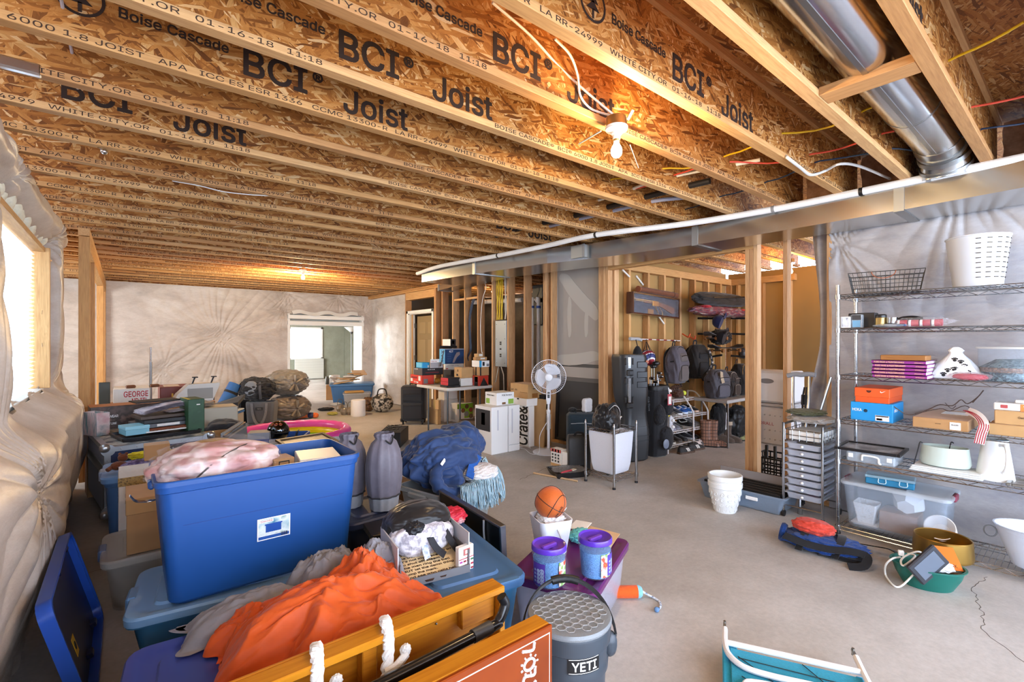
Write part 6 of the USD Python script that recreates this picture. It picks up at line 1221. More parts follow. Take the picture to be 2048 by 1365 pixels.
# suitcase pair and boxes by the hamper
sc=at(1175,900,0)
def suitcase(label,loc,rz,w,d,h,col,front='y',name="suitcase",lab2=None):
    t=thing(name,label,"suitcase",loc,rz);m=fabric(col,110.,.18,.25,.8)
    obj("body",bx(-w/2,w/2,-d/2,d/2,.05,h,.035),m,t,60);obj("front_pocket",bx(-w*.42,w*.42,-d/2-.03,-d/2+.02,.10,h*.55,.02),m,t,60);obj("upper_pocket",bx(-w*.42,w*.42,-d/2-.022,-d/2+.02,h*.60,h*.93,.02),m,t,60)
    for z in(h*.5,h*.8):obj("zip",tube(spl([(-w*.38,-d/2-.03,z-.01),(0,-d/2-.033,z+.0),(w*.38,-d/2-.03,z-.01)],4),.004,6),plain("#b9bdc2" if name=="suitcase" else "#1c1c1c",.4),t)
    obj("grab_handle",tube(spl([(-.07,0,h),(-.06,0,h+.03),(.06,0,h+.03),(.07,0,h)],4),.010,8),BLK,t)
    for x in(-w*.4,w*.4):
        for y in(-d*.38,d*.38):obj("wheel",cat(mv(rt(C.cylinder(.025,.022,sections=16),90,(0,1,0)),x,y,.025),bx(x-.02,x+.02,y-.02,y+.02,.035,.06,.005)),BLK,t)
    each("corner_guard",[bx(x-.02,x+.02,-d/2-.006,-d/2+.03,.05,.11,.01)for x in(-w*.46,w*.46)],BLK,t,False);return t
sq=at(1163,912,0);suitcase("teal blue soft suitcase standing behind the hamper",sq,-42,.38,.22,.55,"#24343f")
solo("black_cap_pile",blob(.06,.05,.03,.25,3,4,4),fabric("#141416",40.),"black cap lying on top of the teal suitcase","cap",sq+np.array([-.08,.08,.555]))
rb=at(1164,945,0);t=thing("shopping_bag","black reusable shopping bag leaning on the hamper","bag",rb+np.array([.05,.10,0]),-35);obj("body",loft([np.column_stack([rr(a,b,.02,5)*(1+.04*np.sin(np.arange(20)[:,None]*2+z*9)),np.full(20,z)])for z,a,b in((0,.24,.12),(.02,.25,.13),(.2,.25,.12),(.34,.26,.10),(.40,.24,.06))],(True,True)),fabric("#2c2a29",30.,.25,.4,.45),t,True);obj("handle",ribbon(spl([(-.06,-.03,.38),(-.03,-.05,.43),(.04,-.05,.42),(.06,-.03,.37)],4),.025,.004,(0,-1,0)),NY("#1c1b1b"),t)
sb=BP(1126,926,902,1105,1130,.03);b_=BX(at(1122,936,0),.10,.17,.20);carton("striped_gift_box","white box with black figures and a red striped band near the fan","box",b_,PAPER,[("stripe_band",'L',0,.82,1,1,plain("#b9544c",.6)),("white_stripe",'L',.15,.82,.27,1,WHT),("white_stripe",'L',.42,.82,.54,1,WHT),("white_stripe",'L',.70,.82,.82,1,WHT),("kraft_foot",'L',0,0,1,.16,KRAFT2)]+[("figure",'L',.12+.28*i,.25+.18*j,.26+.28*i,.36+.18*j,plain("#3a3a3d",.6))for i in range(3)for j in range(3)])
b_=BX(at(1134,940,0),.13,.03,.19,-8);b_['dy']=.10;carton("mug_box","white box printed with a beige mug beside the striped box","box",b_,WHT,[("mug",'R',.38,.25,.72,.72,plain("#a59a90",.6)),("mug_handle",'R',.72,.35,.86,.60,plain("#8c8177",.6)),("mug_handle_gap",'R',.73,.41,.82,.54,WHT),("title",'R',.4,.82,.7,.88,INKB,"MUGSY"),("kraft_foot",'R',0,0,1,.12,KRAFT2)])
t=thing("paint_tray","black plastic paint tray with a red handled brush","tray",at(1138,950,0),-22);obj("tray",shell([(.36,.26,.03,0),(.37,.27,.03,.006),(.42,.31,.03,.06),(.43,.32,.03,.065),(.41,.30,.03,.065),(.36,.26,.03,.012)]),plain("#1c1c1e",.4),t);obj("liner",mv(blob(.19,.14,.012,.4,4,3,4),0,0,.05),clear("#b9bcc0",.3,.2),t)
t=thing("paint_brush","red handled brush lying on the paint tray","brush",at(1136,943,.083),10);obj("handle",tube(spl([(-.10,.02,0),(-.02,0,.004),(.05,-.01,0)],4),[.007,.009,.010,.011,.011,.010,.009,.009,.009],8),plain("#a8323c",.4),t);obj("bristles",bx(.05,.12,-.03,.012,-.006,.006,.003),plain("#c9bfae",.8),t,False)
solo("wooden_stick",tube([at(1067,947,.012),at(1155,963,.012)],.011,4),plain("#c2a078",.7),"long pale wooden stick lying on the floor before the tray","stick")
# ------------------------------------------------------------------ the pile of bins in the foreground
BLUE=plain("#174c92",.42);BLUE2=plain("#1b4a9c",.42);NAVY=plain("#1c2f7a",.4);SLATE=plain("#3f6c9c",.4);LTBLUE=plain("#5d8cbb",.42)
lt=(.47,2.62);tote("light_blue_bin","light blue lidded storage bin under the big open blue one",(*lt,0),-8,.86,.47,.335,plain("#22597e",.45),plain("#6a94bd",.42),latches=plain("#5b83ab",.4))
B0,B1,BZ=np.array([.52,2.64]),(.84,.48),.356
bt=tote("blue_bin","big open royal blue storage bin with a product label, full of bedding",(*B0,BZ),0,.84,.48,.53,BLUE,None,.90,.022,.05)
lbw,lbh=.105,.085;lo=np.array([.42-.51+.09,-.2245,.245])
q0=at_y(515,1086,2.405)-np.array([*B0,BZ]);q1=at_y(581,1027,2.405)-np.array([*B0,BZ]);tl=math.degrees(math.atan(.0267/.53))
yl=-.24*(.9+.1*q0[2]/.53)-.0015
def onface(m):return rt(frame(m,(q0[0],yl,q0[2]),(1,0,0),(0,0,1)),tl,(1,0,0),(q0[0],yl,q0[2]))
lw,lh=q1[0]-q0[0],q1[2]-q0[2]
lab=obj("label",onface(bx(0,lw,0,lh,0,.001)),WHT,bt,False);obj("label_photo",onface(bx(.005,lw-.005,lh*.20,lh-.005,.001,.0016)),pattern(("#3f7d9c","#a9c3c9","#dfe6e4","#5f8f80"),16.),lab,False);obj("label_bin",onface(cat(bx(lw*.25,lw*.72,lh*.34,lh*.66,.0016,.0022),bx(lw*.22,lw*.75,lh*.66,lh*.72,.0016,.0022))),BLUE2,lab,False)
obj("label_brand",onface(mv(cat(bx(0,lw*.42,0,lh*.13,0,.0004)),lw*.06,lh*.80,.0018)),WHT,lab,False);obj("brand_print",onface(mv(txt_w("Sterilite",lw*.36,.008,.0005),lw*.09,lh*.835,.0024)),plain("#b3262c",.6),lab,False);obj("label_band",onface(bx(.005,lw-.005,.005,lh*.18,.001,.0016)),plain("#1d4f9e",.5),lab,False);obj("barcode",onface(cat(*[bx(lw*(.72+.03*k),lw*(.735+.03*k),lh*.05,lh*.22,.0018,.0022)for k in range(7)])),INKB,lab,False)
obj("groove",rt(bx(-.33,.34,-.2335,-.230,.335,.3375),0),plain("#163f86",.5),bt,False)
PINK_=pattern(("#a56a66","#c9948e","#e6d6cf","#b98480","#935a58"),6.5,(1,1,1),.6)
pz=BZ+.40
t=thing("bagged_pillow","pink and white bedding vacuum packed in clear plastic on the blue bin","bedding",(.345,2.66,pz));obj("bedding",blob(.265,.21,.115,.16,2.2,3,5),PINK_,t);obj("bedding_fold",mv(blob(.13,.19,.095,.14,2.5,6,5),-.12,.03,.012),PINK_,t);obj("yellowed_patch",mv(blob(.07,.04,.012,.1,3,2,3),-.01,.06,.208),fabric("#b3883c",40.,.3),t);obj("wrapper",mv(blob(.278,.218,.126,.14,3.2,8,5),0,0,-.004),clear("#f6efe9",.05,.05),t)
obj("seam",tube(spl([(-.12,-.20,.10),(-.03,-.18,.17),(.06,-.12,.205),(.13,-.05,.21)],5),.004,5),plain("#3a3230",.6),t)
b=BX((.56,2.52,BZ+.36),.10,.11,.17,6);carton("kraft_wedge_box","small kraft box with a line drawing standing inside the blue bin","box",b,KRAFT3,[("drawing",'R',.25,.58,.75,.62,INKB),("drawing",'R',.25,.90,.75,.93,INKB),("drawing",'R',.25,.6,.29,.92,INKB),("drawing",'R',.71,.6,.75,.92,INKB),("name_print",'R',.2,.40,.8,.5,INKB,"AMAZON")])
b=BX((.68,2.52,BZ+.40),.20,.24,.11,-9);carton("white_carton","long white carton with printed drawings inside the blue bin","box",b,WHT,[("drawing",'R',.12,.2,.22,.7,plain("#5a5a60",.6),"IF"),("drawing",'R',.36,.3,.42,.7,plain("#5a5a60",.6),"F"),("drawing",'R',.6,.3,.8,.6,plain("#8d8d93",.6),"II I")])
solo("peach_bowls",cat(blob(.08,.07,.05,.05,3,2,4),mv(blob(.08,.07,.045,.05,3,3,4),.01,.06,.06)),plain("#c98a60",.4),"peach coloured plastic bowls wedged beside the bedding","bowl",(.47,2.56,BZ+.43))
t=thing("fork","steel fork hanging on the left handle of the big blue bin","fork",at(290,998,.80));obj("tines",cat(*[tube(spl([(-.05,.008*k,.022),(-.03,.008*k,-.004),(.005,.007*k,-.012)],4),.0026,5)for k in(-1.5,-.5,.5,1.5)]),CHROME,t);obj("neck",blob(.022,.014,.004,.02,2,1,3).apply_translation((.015,0,-.016)),CHROME,t)
# standing lid
A_,B_=at(90,1084,.5),at(178,1240,0)
t=thing("bin_cover","dark blue bin lid standing on edge against the left wall","lid",(-.125,2.86,0.004),0,None,(0,-15,0));LX,LZ=.90,.50
lp=shell([(LX,LZ,.05,0),(LX+.012,LZ+.012,.055,.03),(LX-.02,LZ-.02,.05,.036),(LX-.10,LZ-.10,.04,.036),(LX-.11,LZ-.11,.04,.028)]);inner=shell([(LX-.004,LZ-.004,.05,.0),(LX-.03,LZ-.03,.045,.022),(LX-.14,LZ-.14,.04,.022)],(False,True))
fm=lambda m:frame(m,(0,0,LZ/2+.005),(0,-1,0),(0,0,1)).apply_translation((.0,0,0))
NV=plain("#10183a",.35);obj("panel",mv(fm(mv(shell([(LX-.01,LZ-.01,.05,0),(LX-.01,LZ-.01,.05,.006)]),0,0,-.007)),.0,0,0),NV,t);obj("rim",fm(mv(loft([np.column_stack([rr(LX-a,LZ-a,.06),np.full(20,z)])for a,z in((0,0),(.0,-.045),(.022,-.045),(.022,-.038),(.008,-.036),(.008,0))],(False,False),True),0,0,0)),plain("#1b4aa8",.35),t)
for x in(-.3,.0,.3):
    for s in(-1,1):obj("clip",fm(bx(x-.03,x+.03,s*(LZ/2-.045)-.012,s*(LZ/2-.045)+.012,-.03,-.004,.004)),NV,t,False)
obj("sticker",fm(bx(.10,.16,-.12,-.04,-.0092,-.0075)),plain("#d9a821",.5),t,False);obj("sticker_print",fm(mv(C.cylinder(.018,.0012,sections=20),.13,-.08,-.009)),INKB,t,False)
# indigo bin, slate bin, second slate bin behind
tote("indigo_bin","indigo lidded storage bin nearest the left wall, under the orange tent",(.42,1.80,0),-6,.84,.46,.385,NAVY,plain("#3b4b9b",.38))
sl=tote("slate_bin","slate blue lidded storage bin carrying the plaque box",(1.225,2.08,0),-9,.46,.86,.405,plain("#2c6a95",.42),plain("#436b97",.38));obj("lid_recess",bx(.05,.2,-.46,-.43,.415,.422,.004),plain("#4f7aa6",.35),sl,False)
tote("dark_bin","dark navy bin under the two grey drawstring sacks",(1.19,2.91,0),4,.40,.40,.40,plain("#1d2433",.5),plain("#26304a",.5))
obj("lettering",frame(txt_w("JIC",.12,.09,.002,True),(1.02,2.672,.27),(1,0,0),(0,0,1)),plain("#8d949c",.6),stage.GetPrimAtPath("/World/dark_bin"),False)if False else None
# orange tent heap
OR=fabric("#d3571b",14.,.16,.12,.55);GY=fabric("#85858c",20.,.15,.15,.5)
def drape(cx,cy,rx,ry,zt,z0,seed,nx=120,ny=100,folds_=((.5,.6,7),(-.4,.3,5))):
    U,V=np.meshgrid(np.linspace(-1,1,nx),np.linspace(-1,1,ny),indexing="ij");r=np.sqrt(U**2+V**2*1.0)
    e=(np.abs(U)**2.6+np.abs(V)**2.6)**(1/2.6);a=np.arctan2(V,U)
    env=np.clip(1-e**2.4,0,1)**.62
    n1=meshkit.fbm(np.stack([U*1.6+seed,V*1.6,U*0],-1),3,seed);n2=np.abs(meshkit.fbm(np.stack([U*2.6,V*2.2+seed,U*0+2],-1),3,seed+3)-.5)*2
    n3=np.abs(meshkit.fbm(np.stack([U*1.6+V*3.6,V*1.2-U*.8+seed,U*0+7],-1),4,seed+5)-.5)*2
    n4=np.abs(meshkit.noise(np.stack([U*3.1-V*4.4,V*2.2+U*1.6+seed,U*0+4],-1),seed+8)-.5)*2
    n5=np.abs(meshkit.fbm(np.stack([U*8+V*9,V*4-U*3+seed,U*0+1],-1),2,seed+2)-.5)*2
    Z=env*(.50+.50*n1+.08*n2)+env**.5*(.17*(1-n3)**2.2+.10*(1-n4)**2+.045*(1-n5)-.20)
    k=1+.10*np.sin(a*5+seed)+.06*np.sin(a*9+2*seed)
    return trimesh.Trimesh(np.stack([cx+rx*U*k,cy+ry*V*k,z0+(zt-z0)*np.clip(Z,0,1.3)],-1).reshape(-1,3),grid(nx,ny),process=False)
tn=thing("orange_tent","crumpled orange tent fabric with grey edging heaped on the bins","tent")
obj("orange_panel",drape(.60,1.70,.37,.26,.66,.412,4),OR,tn,True)
obj("orange_panel",drape(.74,1.86,.17,.16,.64,.414,6,70,60),OR,tn,True)
obj("grey_hem",drape(.40,2.01,.24,.10,.53,.412,9,60,40),GY,tn,True);obj("grey_hem",drape(.66,2.08,.16,.11,.62,.412,11,60,40),GY,tn,True);obj("grey_hem",drape(.86,1.96,.11,.10,.63,.412,13,50,40),GY,tn,True)
obj("orange_panel",drape(.36,1.90,.14,.10,.53,.412,17,60,40),OR,tn,True);obj("grey_hem",drape(.34,2.05,.17,.075,.50,.412,21,60,40),GY,tn,True)
# things on the slate bin
gz=.424
t=thing("plaque_box","grey tray box holding a parchment plaque on the slate bin","box",(1.07,1.94,gz),-9);gb=plain("#6d6d70",.55)
obj("tray",cat(bx(-.16,.16,-.14,.16,0,.006),bx(-.16,.16,-.14,-.134,.006,.035),bx(-.16,-.154,-.134,.16,.006,.10),bx(.154,.16,-.134,.16,.006,.10)),gb,t,False);each("side_flap",[bx(-.166,-.161,-.12,.15,0,.17),bx(.161,.166,-.12,.15,0,.17)],plain("#c9ced6",.5),t,False)
rng=random.Random(3);ed_=[(-.145+.29*k/14,-.003+rng.uniform(-.006,.006))for k in range(15)]+[(.145+rng.uniform(-.006,.006),.02+.18*k/8)for k in range(9)]+[(.145-.29*k/14,.205+rng.uniform(-.006,.006))for k in range(15)]+[(-.145+rng.uniform(-.006,.006),.2-.18*k/8)for k in range(9)]
pm=lambda m:rt(frame(m,(0,-.128,.012),(1,0,0),(0,1,0)),16,(1,0,0),(0,-.128,.012))
obj("plaque",pm(ext(Polygon(ed_).buffer(0),.012)),pattern(("#7a5a38","#d3b98a","#dcc79c","#c9ad7c"),6.),t,False);obj("plaque_edge",pm(mv(ext(Polygon(ed_).buffer(.006),.008),0,0,0)),plain("#3d2415",.7),t,False)
for k,s in enumerate(("And see who calls hell","jump the mark.","BUT let the damn thing","the man ring the bell","to shut off steam","It's not my place","the Guards allowed to go","to say how far","It's not my place")):obj("lettering",pm(mv(txt_w(s,.0105*len(s),.011,.0008,True),-.125,.012+.0205*k,.0122)),plain("#2a1a10",.8),t,False)
t=thing("tote_bag","black and white quilted bag slumped on the plaque box","bag",(1.09,2.03,gz+.03),-9);obj("black_top",mv(blob(.165,.125,.095,.13,1.35,3,5,stretch=(1,1.5,1)),0,.03,.05),fabric("#1f1d1d",30.,.2,.15,.35),t);obj("white_panel",mv(blob(.155,.09,.085,.10,1.2,5,5),-.005,-.035,.012),pattern(("#c9c6cf","#e2e0e6","#8f8c96","#d6d3db"),26.),t)
obj("strap",ribbon(spl([(-.02,-.05,.18),(.0,-.11,.13),(.03,-.135,.07),(.07,-.14,.03)],5),.03,.005,(0,-.8,.5)),NY("#2b2d33"),t);obj("strap",ribbon(spl([(.07,-.05,.17),(.09,-.10,.12),(.12,-.125,.06),(.15,-.12,.02)],5),.03,.005,(0,-.8,.5)),NY("#2b2d33"),t);obj("collar",mv(blob(.055,.05,.045,.15,3,2,4),-.05,-.06,.10),fabric("#15161a",30.,.3,.4,.35),t);obj("starred_band",ribbon(spl([(-.02,-.10,.12),(-.02,-.13,.07),(-.01,-.135,.03)],4),.03,.004,(0,-.8,.5)),pattern(("#8a9cb8","#d9dde6"),60.),t);obj("badge",mv(C.cylinder(.012,.004,sections=16),.0,.0,.237),WHT,t)
b=BX(at(918,1150,gz),.085,.03,.115,4);t=carton("gift_box","small white gift box printed with coloured bows on the slate bin","box",b,PAPER,[("wreath",'R',.3,.66,.72,.9,plain("#b9655f",.6)),("wreath_centre",'R',.4,.71,.62,.85,PAPER),("band_line",'R',.02,.53,.98,.55,plain("#a6283a",.6))]+[("bow",'R',.06+.24*i,.06+.17*j,.22+.24*i,.12+.17*j,plain(("#a8243a","#2f6b4a","#a83a90","#8d2233")[(i+j)%4],.6))for i in range(4)for j in range(3)])
solo("red_cloth",blob(.09,.07,.05,.25,3,7,4),pattern(("#b81f35","#b81f35","#c92a40","#e6e2e0"),5.),"crumpled red and white cloth on the slate bin by the black panel","cloth",(1.43,2.30,gz-.002))
solo("gold_print_box",bx(-.13,.13,-.10,.10,0,.04,.004),pattern(("#141214","#1c191b","#1c191b","#7a6226"),16.),"flat black box with gold print beside the big blue bin","box",(1.13,2.42,gz),-9)
t=thing("monitor","black flat monitor with a silver edge leaning by the slate bin","monitor",(1.62,2.36,0.0),-5,None,(0,-3,0));obj("screen",bx(-.018,.012,-.36,.36,.02,.47,.004),plain("#0f1012",.3),t,False);obj("bezel",cat(bx(-.02,.016,-.376,-.36,.0,.48,.003),bx(-.02,.016,.36,.376,.0,.48,.003),bx(-.02,.016,-.376,.376,.47,.482,.002)),STEEL,t,False);obj("cable",tube(spl([(-.03,-.22,.47),(-.03,-.215,.40),(-.032,-.23,.30),(-.03,-.25,.2)],5),.006,6),plain("#8d9094",.5),t)
# grey drawstring sacks
def sack(label,loc,r,h,seed,m,ry=.85):
    t=thing("drawstring_sack",label,"bag",loc);S=[];n=40;a=np.linspace(0,2*np.pi,n,endpoint=False)
    for z,f in((0,.72),(.01,.80),(.18,.88),(.19,.92),(.4,1.06),(.6,1.08),(.78,.96),(.9,.74),(.95,.50),(1.0,.60),(1.03,.55)):S.append(np.column_stack([r*f*np.cos(a)*(1+(.05+.12*max(0,z-.75))*np.sin(a*9+seed+z)),r*f*ry*np.sin(a)*(1+(.05+.12*max(0,z-.75))*np.sin(a*11+seed)),np.full(n,h*z)]))
    obj("body",loft(S[2:],(True,False)),m,t,True);obj("base",loft(S[:4],(True,False)),fabric("#8f8f92",50.,.1,.2),t,True);obj("seam",tube(S[3],.006,6,True),plain("#2c2c30",.6),t);obj("cord",tube(spl([(0,-r*.3,h*.96),(r*.3,-r*.5,h*1.0),(r*.1,-r*.7,h*.9),(-r*.2,-r*.6,h*.95)],5),.005,6),plain("#1a1a1c",.6),t)
SK=fabric("#6d6872",16.,.2,.25,.45)
sack("grey drawstring sack standing on the dark bin, right of the pair",(1.26,2.81,.418),.105,.46,1,SK);sack("grey drawstring sack beside the big blue bin, left of the pair",(1.10,2.98,.418),.10,.45,4,SK)
# cornhole boards, rope, black pole legs
AM=wood("#c98422","#a5610f",0,.22,.7,0,"object",.5,5.);AM2=wood("#bd751b","#965510",0,.35,.7,1.,"object",.3,5.);FACE=pattern(("#6e2a08","#86380d","#7a3009"),3.,(1,1,1),.22)
def board(label,loc,L,H,D,front):
    t=thing("cornhole_board",label,"game board",loc);w=.024  # frame open towards +y when front, else towards -y
    s=-1 if front else 1;yb0,yb1=(0,.012)if front else(D-.012,D);fr0,fr1=(.012,D)if front else(0,D-.012)
    fr_=obj("top_rail",bx(-L,0,fr0,fr1,H-w,H,.004),AM,t,False);obj("bottom_rail",bx(-L,0,fr0,fr1,0,w,.004),AM,t,False)
    obj("end_rail",bx(-w,0,fr0,fr1,w,H-w,.003),AM,t,False);obj("end_rail",bx(-L,-L+w,fr0,fr1,w,H-w,.003),AM,t,False)
    obj("panel",bx(-L,0,yb0,yb1,0,H,.003),FACE if front else AM2,t,False)
    if not front:
        obj("brace",bx(-L*.42,-L*.42+.045,fr0+.02,fr1,w,H-w,.003),AM2,t,False);obj("corner_block",bx(-.16,-w,fr0+.03,fr1,H-.11,H-w,.003),AM2,t,False);obj("latch_plate",bx(-.24,-.21,fr1-.006,fr1,H-.21,H-.16,.002),BLK,t,False);obj("screw",mv(C.icosphere(1,.004),-.24,fr1-.003,H-.07),STEEL,t)
    return t
board("amber wooden game board frame, hollow side out, with white ropes",(1.03,1.30,0),1.2,.61,.075,False)
t=board("amber game board with a dark printed face, nearest the camera",(1.012,1.045,0),1.2,.60,.075,True)
obj("white_line",cat(bx(-1.19,-.012,-.0012,0,.578,.581),bx(-.0145,-.012,-.0012,0,.02,.578)),WHT,t,False)
sw=lambda pts,r=.0042:tube(spl([(x,-.002,z)for x,z in pts],6),r,6);LU=(.022,0,.052)
L_=[sw([(-.145,.515),(-.105,.505),(-.098,.525)]),mv(tube([(-.118+.02*math.cos(a),-.002,.468+.016*math.sin(a))for a in np.linspace(0,2*math.pi,20,endpoint=False)],.004,6,True)),sw([(-.095,.447),(-.10,.43),(-.135,.438),(-.14,.415),(-.11,.40),(-.092,.41)]),ball(.005,(-.118,-.002,.372),1),sw([(-.155,.34),(-.09,.36)]),sw([(-.09,.36),(-.15,.305)]),sw([(-.125,.348),(-.115,.328)])]+[tube([(-.118+.027*math.cos(a),-.002,.468+.023*math.sin(a)),(-.118+.034*math.cos(a),-.002,.468+.029*math.sin(a))],.003,5)for a in np.linspace(0,2*math.pi,10)[:-1]]
obj("painted_name",cat(*L_).apply_translation(LU),WHT,t,label="white hand-painted name with a sun")
def rope(label,x):
    t=thing("rope",label,"rope");y=1.30
    path=spl([(x-.05,y-.05,.40),(x-.03,y-.035,.50),(x-.01,y-.012,.58),(x+.0,y+.02,.622),(x+.01,y+.06,.62)],8);a=np.linspace(0,26,len(path))
    for k in range(3):obj("strand",tube(path+np.column_stack([.010*np.cos(a+2.09*k),.004*np.sin(a+2.09*k),.006*np.sin(a+2.09*k)]),.0095,7),fabric("#e6e4df",160.,.12,.4),t)
    obj("frayed_end",mv(blob(.016,.012,.018,.3,3,2,3),x+.035,y-.03,.545),fabric("#dedbd5",160.,.15,.4),t);obj("knot",tube(spl([(x-.03,y-.04,.53),(x+.0,y-.045,.54),(x+.035,y-.035,.555)],5),.012,8),fabric("#e6e4df",160.,.12,.4),t)
rope("white twisted rope over the board frame, right of the two",.60);rope("white twisted rope over the board frame, left of the two",.40)
t=thing("black_pole","black metal tube with a bent end lying between the boards","pole");obj("tube",tube(spl([(.10,1.18,.555),(.4,1.19,.555),(.88,1.21,.555),(.935,1.215,.562),(.965,1.22,.60),(.955,1.225,.63)],6),.0165,12),plain("#1b1c1e",.22),t);obj("ferrule",tube([(.83,1.209,.555),(.90,1.211,.557)],.020,12),plain("#3d3f42",.5),t)
t=thing("black_rod","second black rod lying under the bent black tube","pole");obj("rod",tube([(.05,1.165,.50),(.94,1.18,.505)],.013,10),plain("#131314",.3),t);obj("collar",tube([(.84,1.178,.505),(.87,1.179,.505)],.018,10),plain("#2b1a18",.5),t)
# bucket
yb_=np.array([1.365,1.315,0]);t=thing("loadout_bucket","charcoal bucket with a clear honeycomb lid and black strap handle","bucket",yb_,0);CHR=plain("#3d444c",.42);r_=.152
obj("body",lathe([(.001,0),(.128,0),(.133,.01),(.142,.20),(.150,.205),(.152,.235),(.146,.245),(.148,.30),(.160,.31),(.162,.36),(.158,.372),(.152,.372),(.125,.02),(.001,.02)],56),CHR,t)
obj("lid",lathe([(.001,.378),(.150,.378),(.163,.372),(.166,.380),(.162,.392),(.14,.396),(.001,.398)],56),clear("#8d9397",.75,.25),t)
hx=[]
for i in range(-5,6):
    for j in range(-5,6):
        x,y=.036*(i+.5*(j%2)),.031*j
        if x*x+y*y<.0185:hx.append(tube([(x+.0185*math.cos(a),y+.0185*math.sin(a),.3985)for a in np.linspace(0,2*math.pi,7)[:-1]+math.pi/6],.0011,4,True))
obj("honeycomb",cat(*hx),clear("#c6cacc",.7,.2),t,True,kind="stuff")
da=math.atan2(-yb_[1],-yb_[0]);dg=math.degrees(da)
badge=lambda m,z,off=0:rt(mv(m,.1645+off,0,z),dg-4)
def curved(w,h,z,rad,ang,dz=.001):
    th=np.linspace(-w/rad/2,w/rad/2,14)+math.radians(ang);return loft([np.array([[rad*math.cos(a),rad*math.sin(a),z],[rad*math.cos(a),rad*math.sin(a),z+h],[(rad+dz)*math.cos(a),(rad+dz)*math.sin(a),z+h],[(rad+dz)*math.cos(a),(rad+dz)*math.sin(a),z]])for a in th])
def wrap(m,z,rad,ang):
    v=np.array(m.vertices);b=m.bounds;cx=(b[0][0]+b[1][0])/2;a=math.radians(ang)+(v[:,0]-cx)/rad;r2=rad+v[:,2]
    m.vertices=np.column_stack([r2*np.cos(a),r2*np.sin(a),z+v[:,1]]);return m
obj("badge",curved(.125,.058,.247,.1495,dg+22,.003),plain("#141517",.4),t,60);obj("badge_rim",cat(curved(.121,.002,.25,.1525,dg+22),curved(.121,.002,.3,.1525,dg+22)),WHT,t,60)
obj("lettering",wrap(txt_w("YETI",.10,.032,.0012,True),.259,.1527,dg+22),WHT,t,False)
for s in(-1,1):obj("handle_lug",mv(blob(.03,.03,.05,.03,2,1,4),.158*math.cos(math.radians(-40))*s,.158*math.sin(math.radians(-40))*s,.22),CHR,t)
hd=np.array([math.cos(math.radians(-40)),math.sin(math.radians(-40)),0]);up_=np.array([.35,.9,0])
arc=[hd*.185*math.cos(a)+np.array([.63,.77,0])*.15*math.sin(a)+np.array([0,0,.30+.15*math.sin(a)])for a in np.linspace(0,math.pi,21)]
side_=[(.3*math.cos(a)*hd+np.array([.63,.77,.0])*.7*math.sin(a)+np.array([0,0,.7*math.sin(a)+.05]))for a in np.linspace(0,math.pi,21)]
obj("strap",ribbon(arc,.045,.006,np.array(side_)),NY("#1a1b1d"),t);obj("grip",tube(arc[8:13],.017,12),plain("#131416",.5),t)
obj("sticker",wrap(txt_w("CA",.04,.05,.001,True),.03,.137,dg+75),plain("#c8742a",.5),t,False)
# purple lidded bin with craft tubs
pr=math.degrees(math.atan2(1.714-1.433,2.296-1.655));pd=np.array([math.cos(math.radians(pr)),math.sin(math.radians(pr))]);pn=np.array([-pd[1],pd[0]])
pc=np.array([1.655,1.433])+pd*.35+pn*.23
tote("purple_bin","clear storage bin with a translucent purple lid under the craft tubs",(*pc,0),pr,.66,.42,.285,clear("#c9c6d2",.4,.25),plain("#5d1f5e",.25),.88,.022,.04)
def tub(label,px,py,la,pa):
    P=at(px,py,.305);seed=1;t=thing("craft_tub",label,"tub",P);r=.082
    obj("sand",lathe([(.001,.004),(r*.80,.004),(r*.93,.128),(.001,.130)],40),pattern(("#1661a8","#2f86c9","#1c74bd","#6fb4e0"),420.,kind="voronoi"),t);obj("tub",lathe([(.001,0),(r*.84,0),(r*.86,.006),(r,.150),(r*1.06,.152),(r*1.06,.162),(r,.164),(r*.97,.155),(r*.82,.008)],44),clear("#dfe6ee",.07,.08),t)
    obj("lid",lathe([(.001,.158),(r*.5,.158),(r*.55,.176),(r*.86,.178),(r*.90,.172),(r*1.03,.166),(r*1.03,.184),(r*.98,.190),(r*.92,.186),(r*.88,.182),(r*.86,.182),(.001,.164)],44),plain("#5a35b5",.25),t);obj("lid_grip",bx(-.045,.045,-.012,.012,.165,.186,.005),plain("#6d3fb4",.3),t,False)
    obj("label",curved(.07,.10,.02,r*.97,la,.002),plain("#53389f",.5),t,60);obj("print",cat(*[wrap(mv(C.cylinder(.006+.003*(k%3),.001,sections=10),0,0,0),.035+.017*(k//3),r*.99,la-14+14*(k%3))for k in range(12)]),plain("#9fb4d6",.5),t,False,kind="stuff")
    obj("picture",curved(.055,.11,.015,r*.96,pa,.002),pattern(("#d9782e","#c8372f","#e0d7c4","#6aa84f","#d9a33a"),30.),t,60);return t
tub("clear tub of blue glitter sand, left of the pair on the purple lid",1098,1166,-172,-78);tub("clear tub of blue sand with an orange picture, right of the pair",1190,1148,-66,-98)
wbp=at(1108,1100,.305);wbp=np.array([1.83,1.905,.305]);t=thing("white_container","white open container holding the small basketball","container",wbp,-20);obj("body",shell([(.13,.15,.03,0),(.14,.16,.035,.006),(.19,.19,.03,.17),(.195,.195,.03,.19),(.185,.185,.028,.19),(.13,.15,.03,.012)]),plain("#dfe2ea",.35),t);obj("rope_handle",tube(spl([(.0,-.095,.15),(.01,-.105,.12),(.02,-.10,.09)],4),.005,6),fabric("#d8d5d0",90.),t);obj("padding",mv(blob(.08,.08,.06,.25,3,5,4),0,0,.10),fabric("#e4e2e0",40.),t)
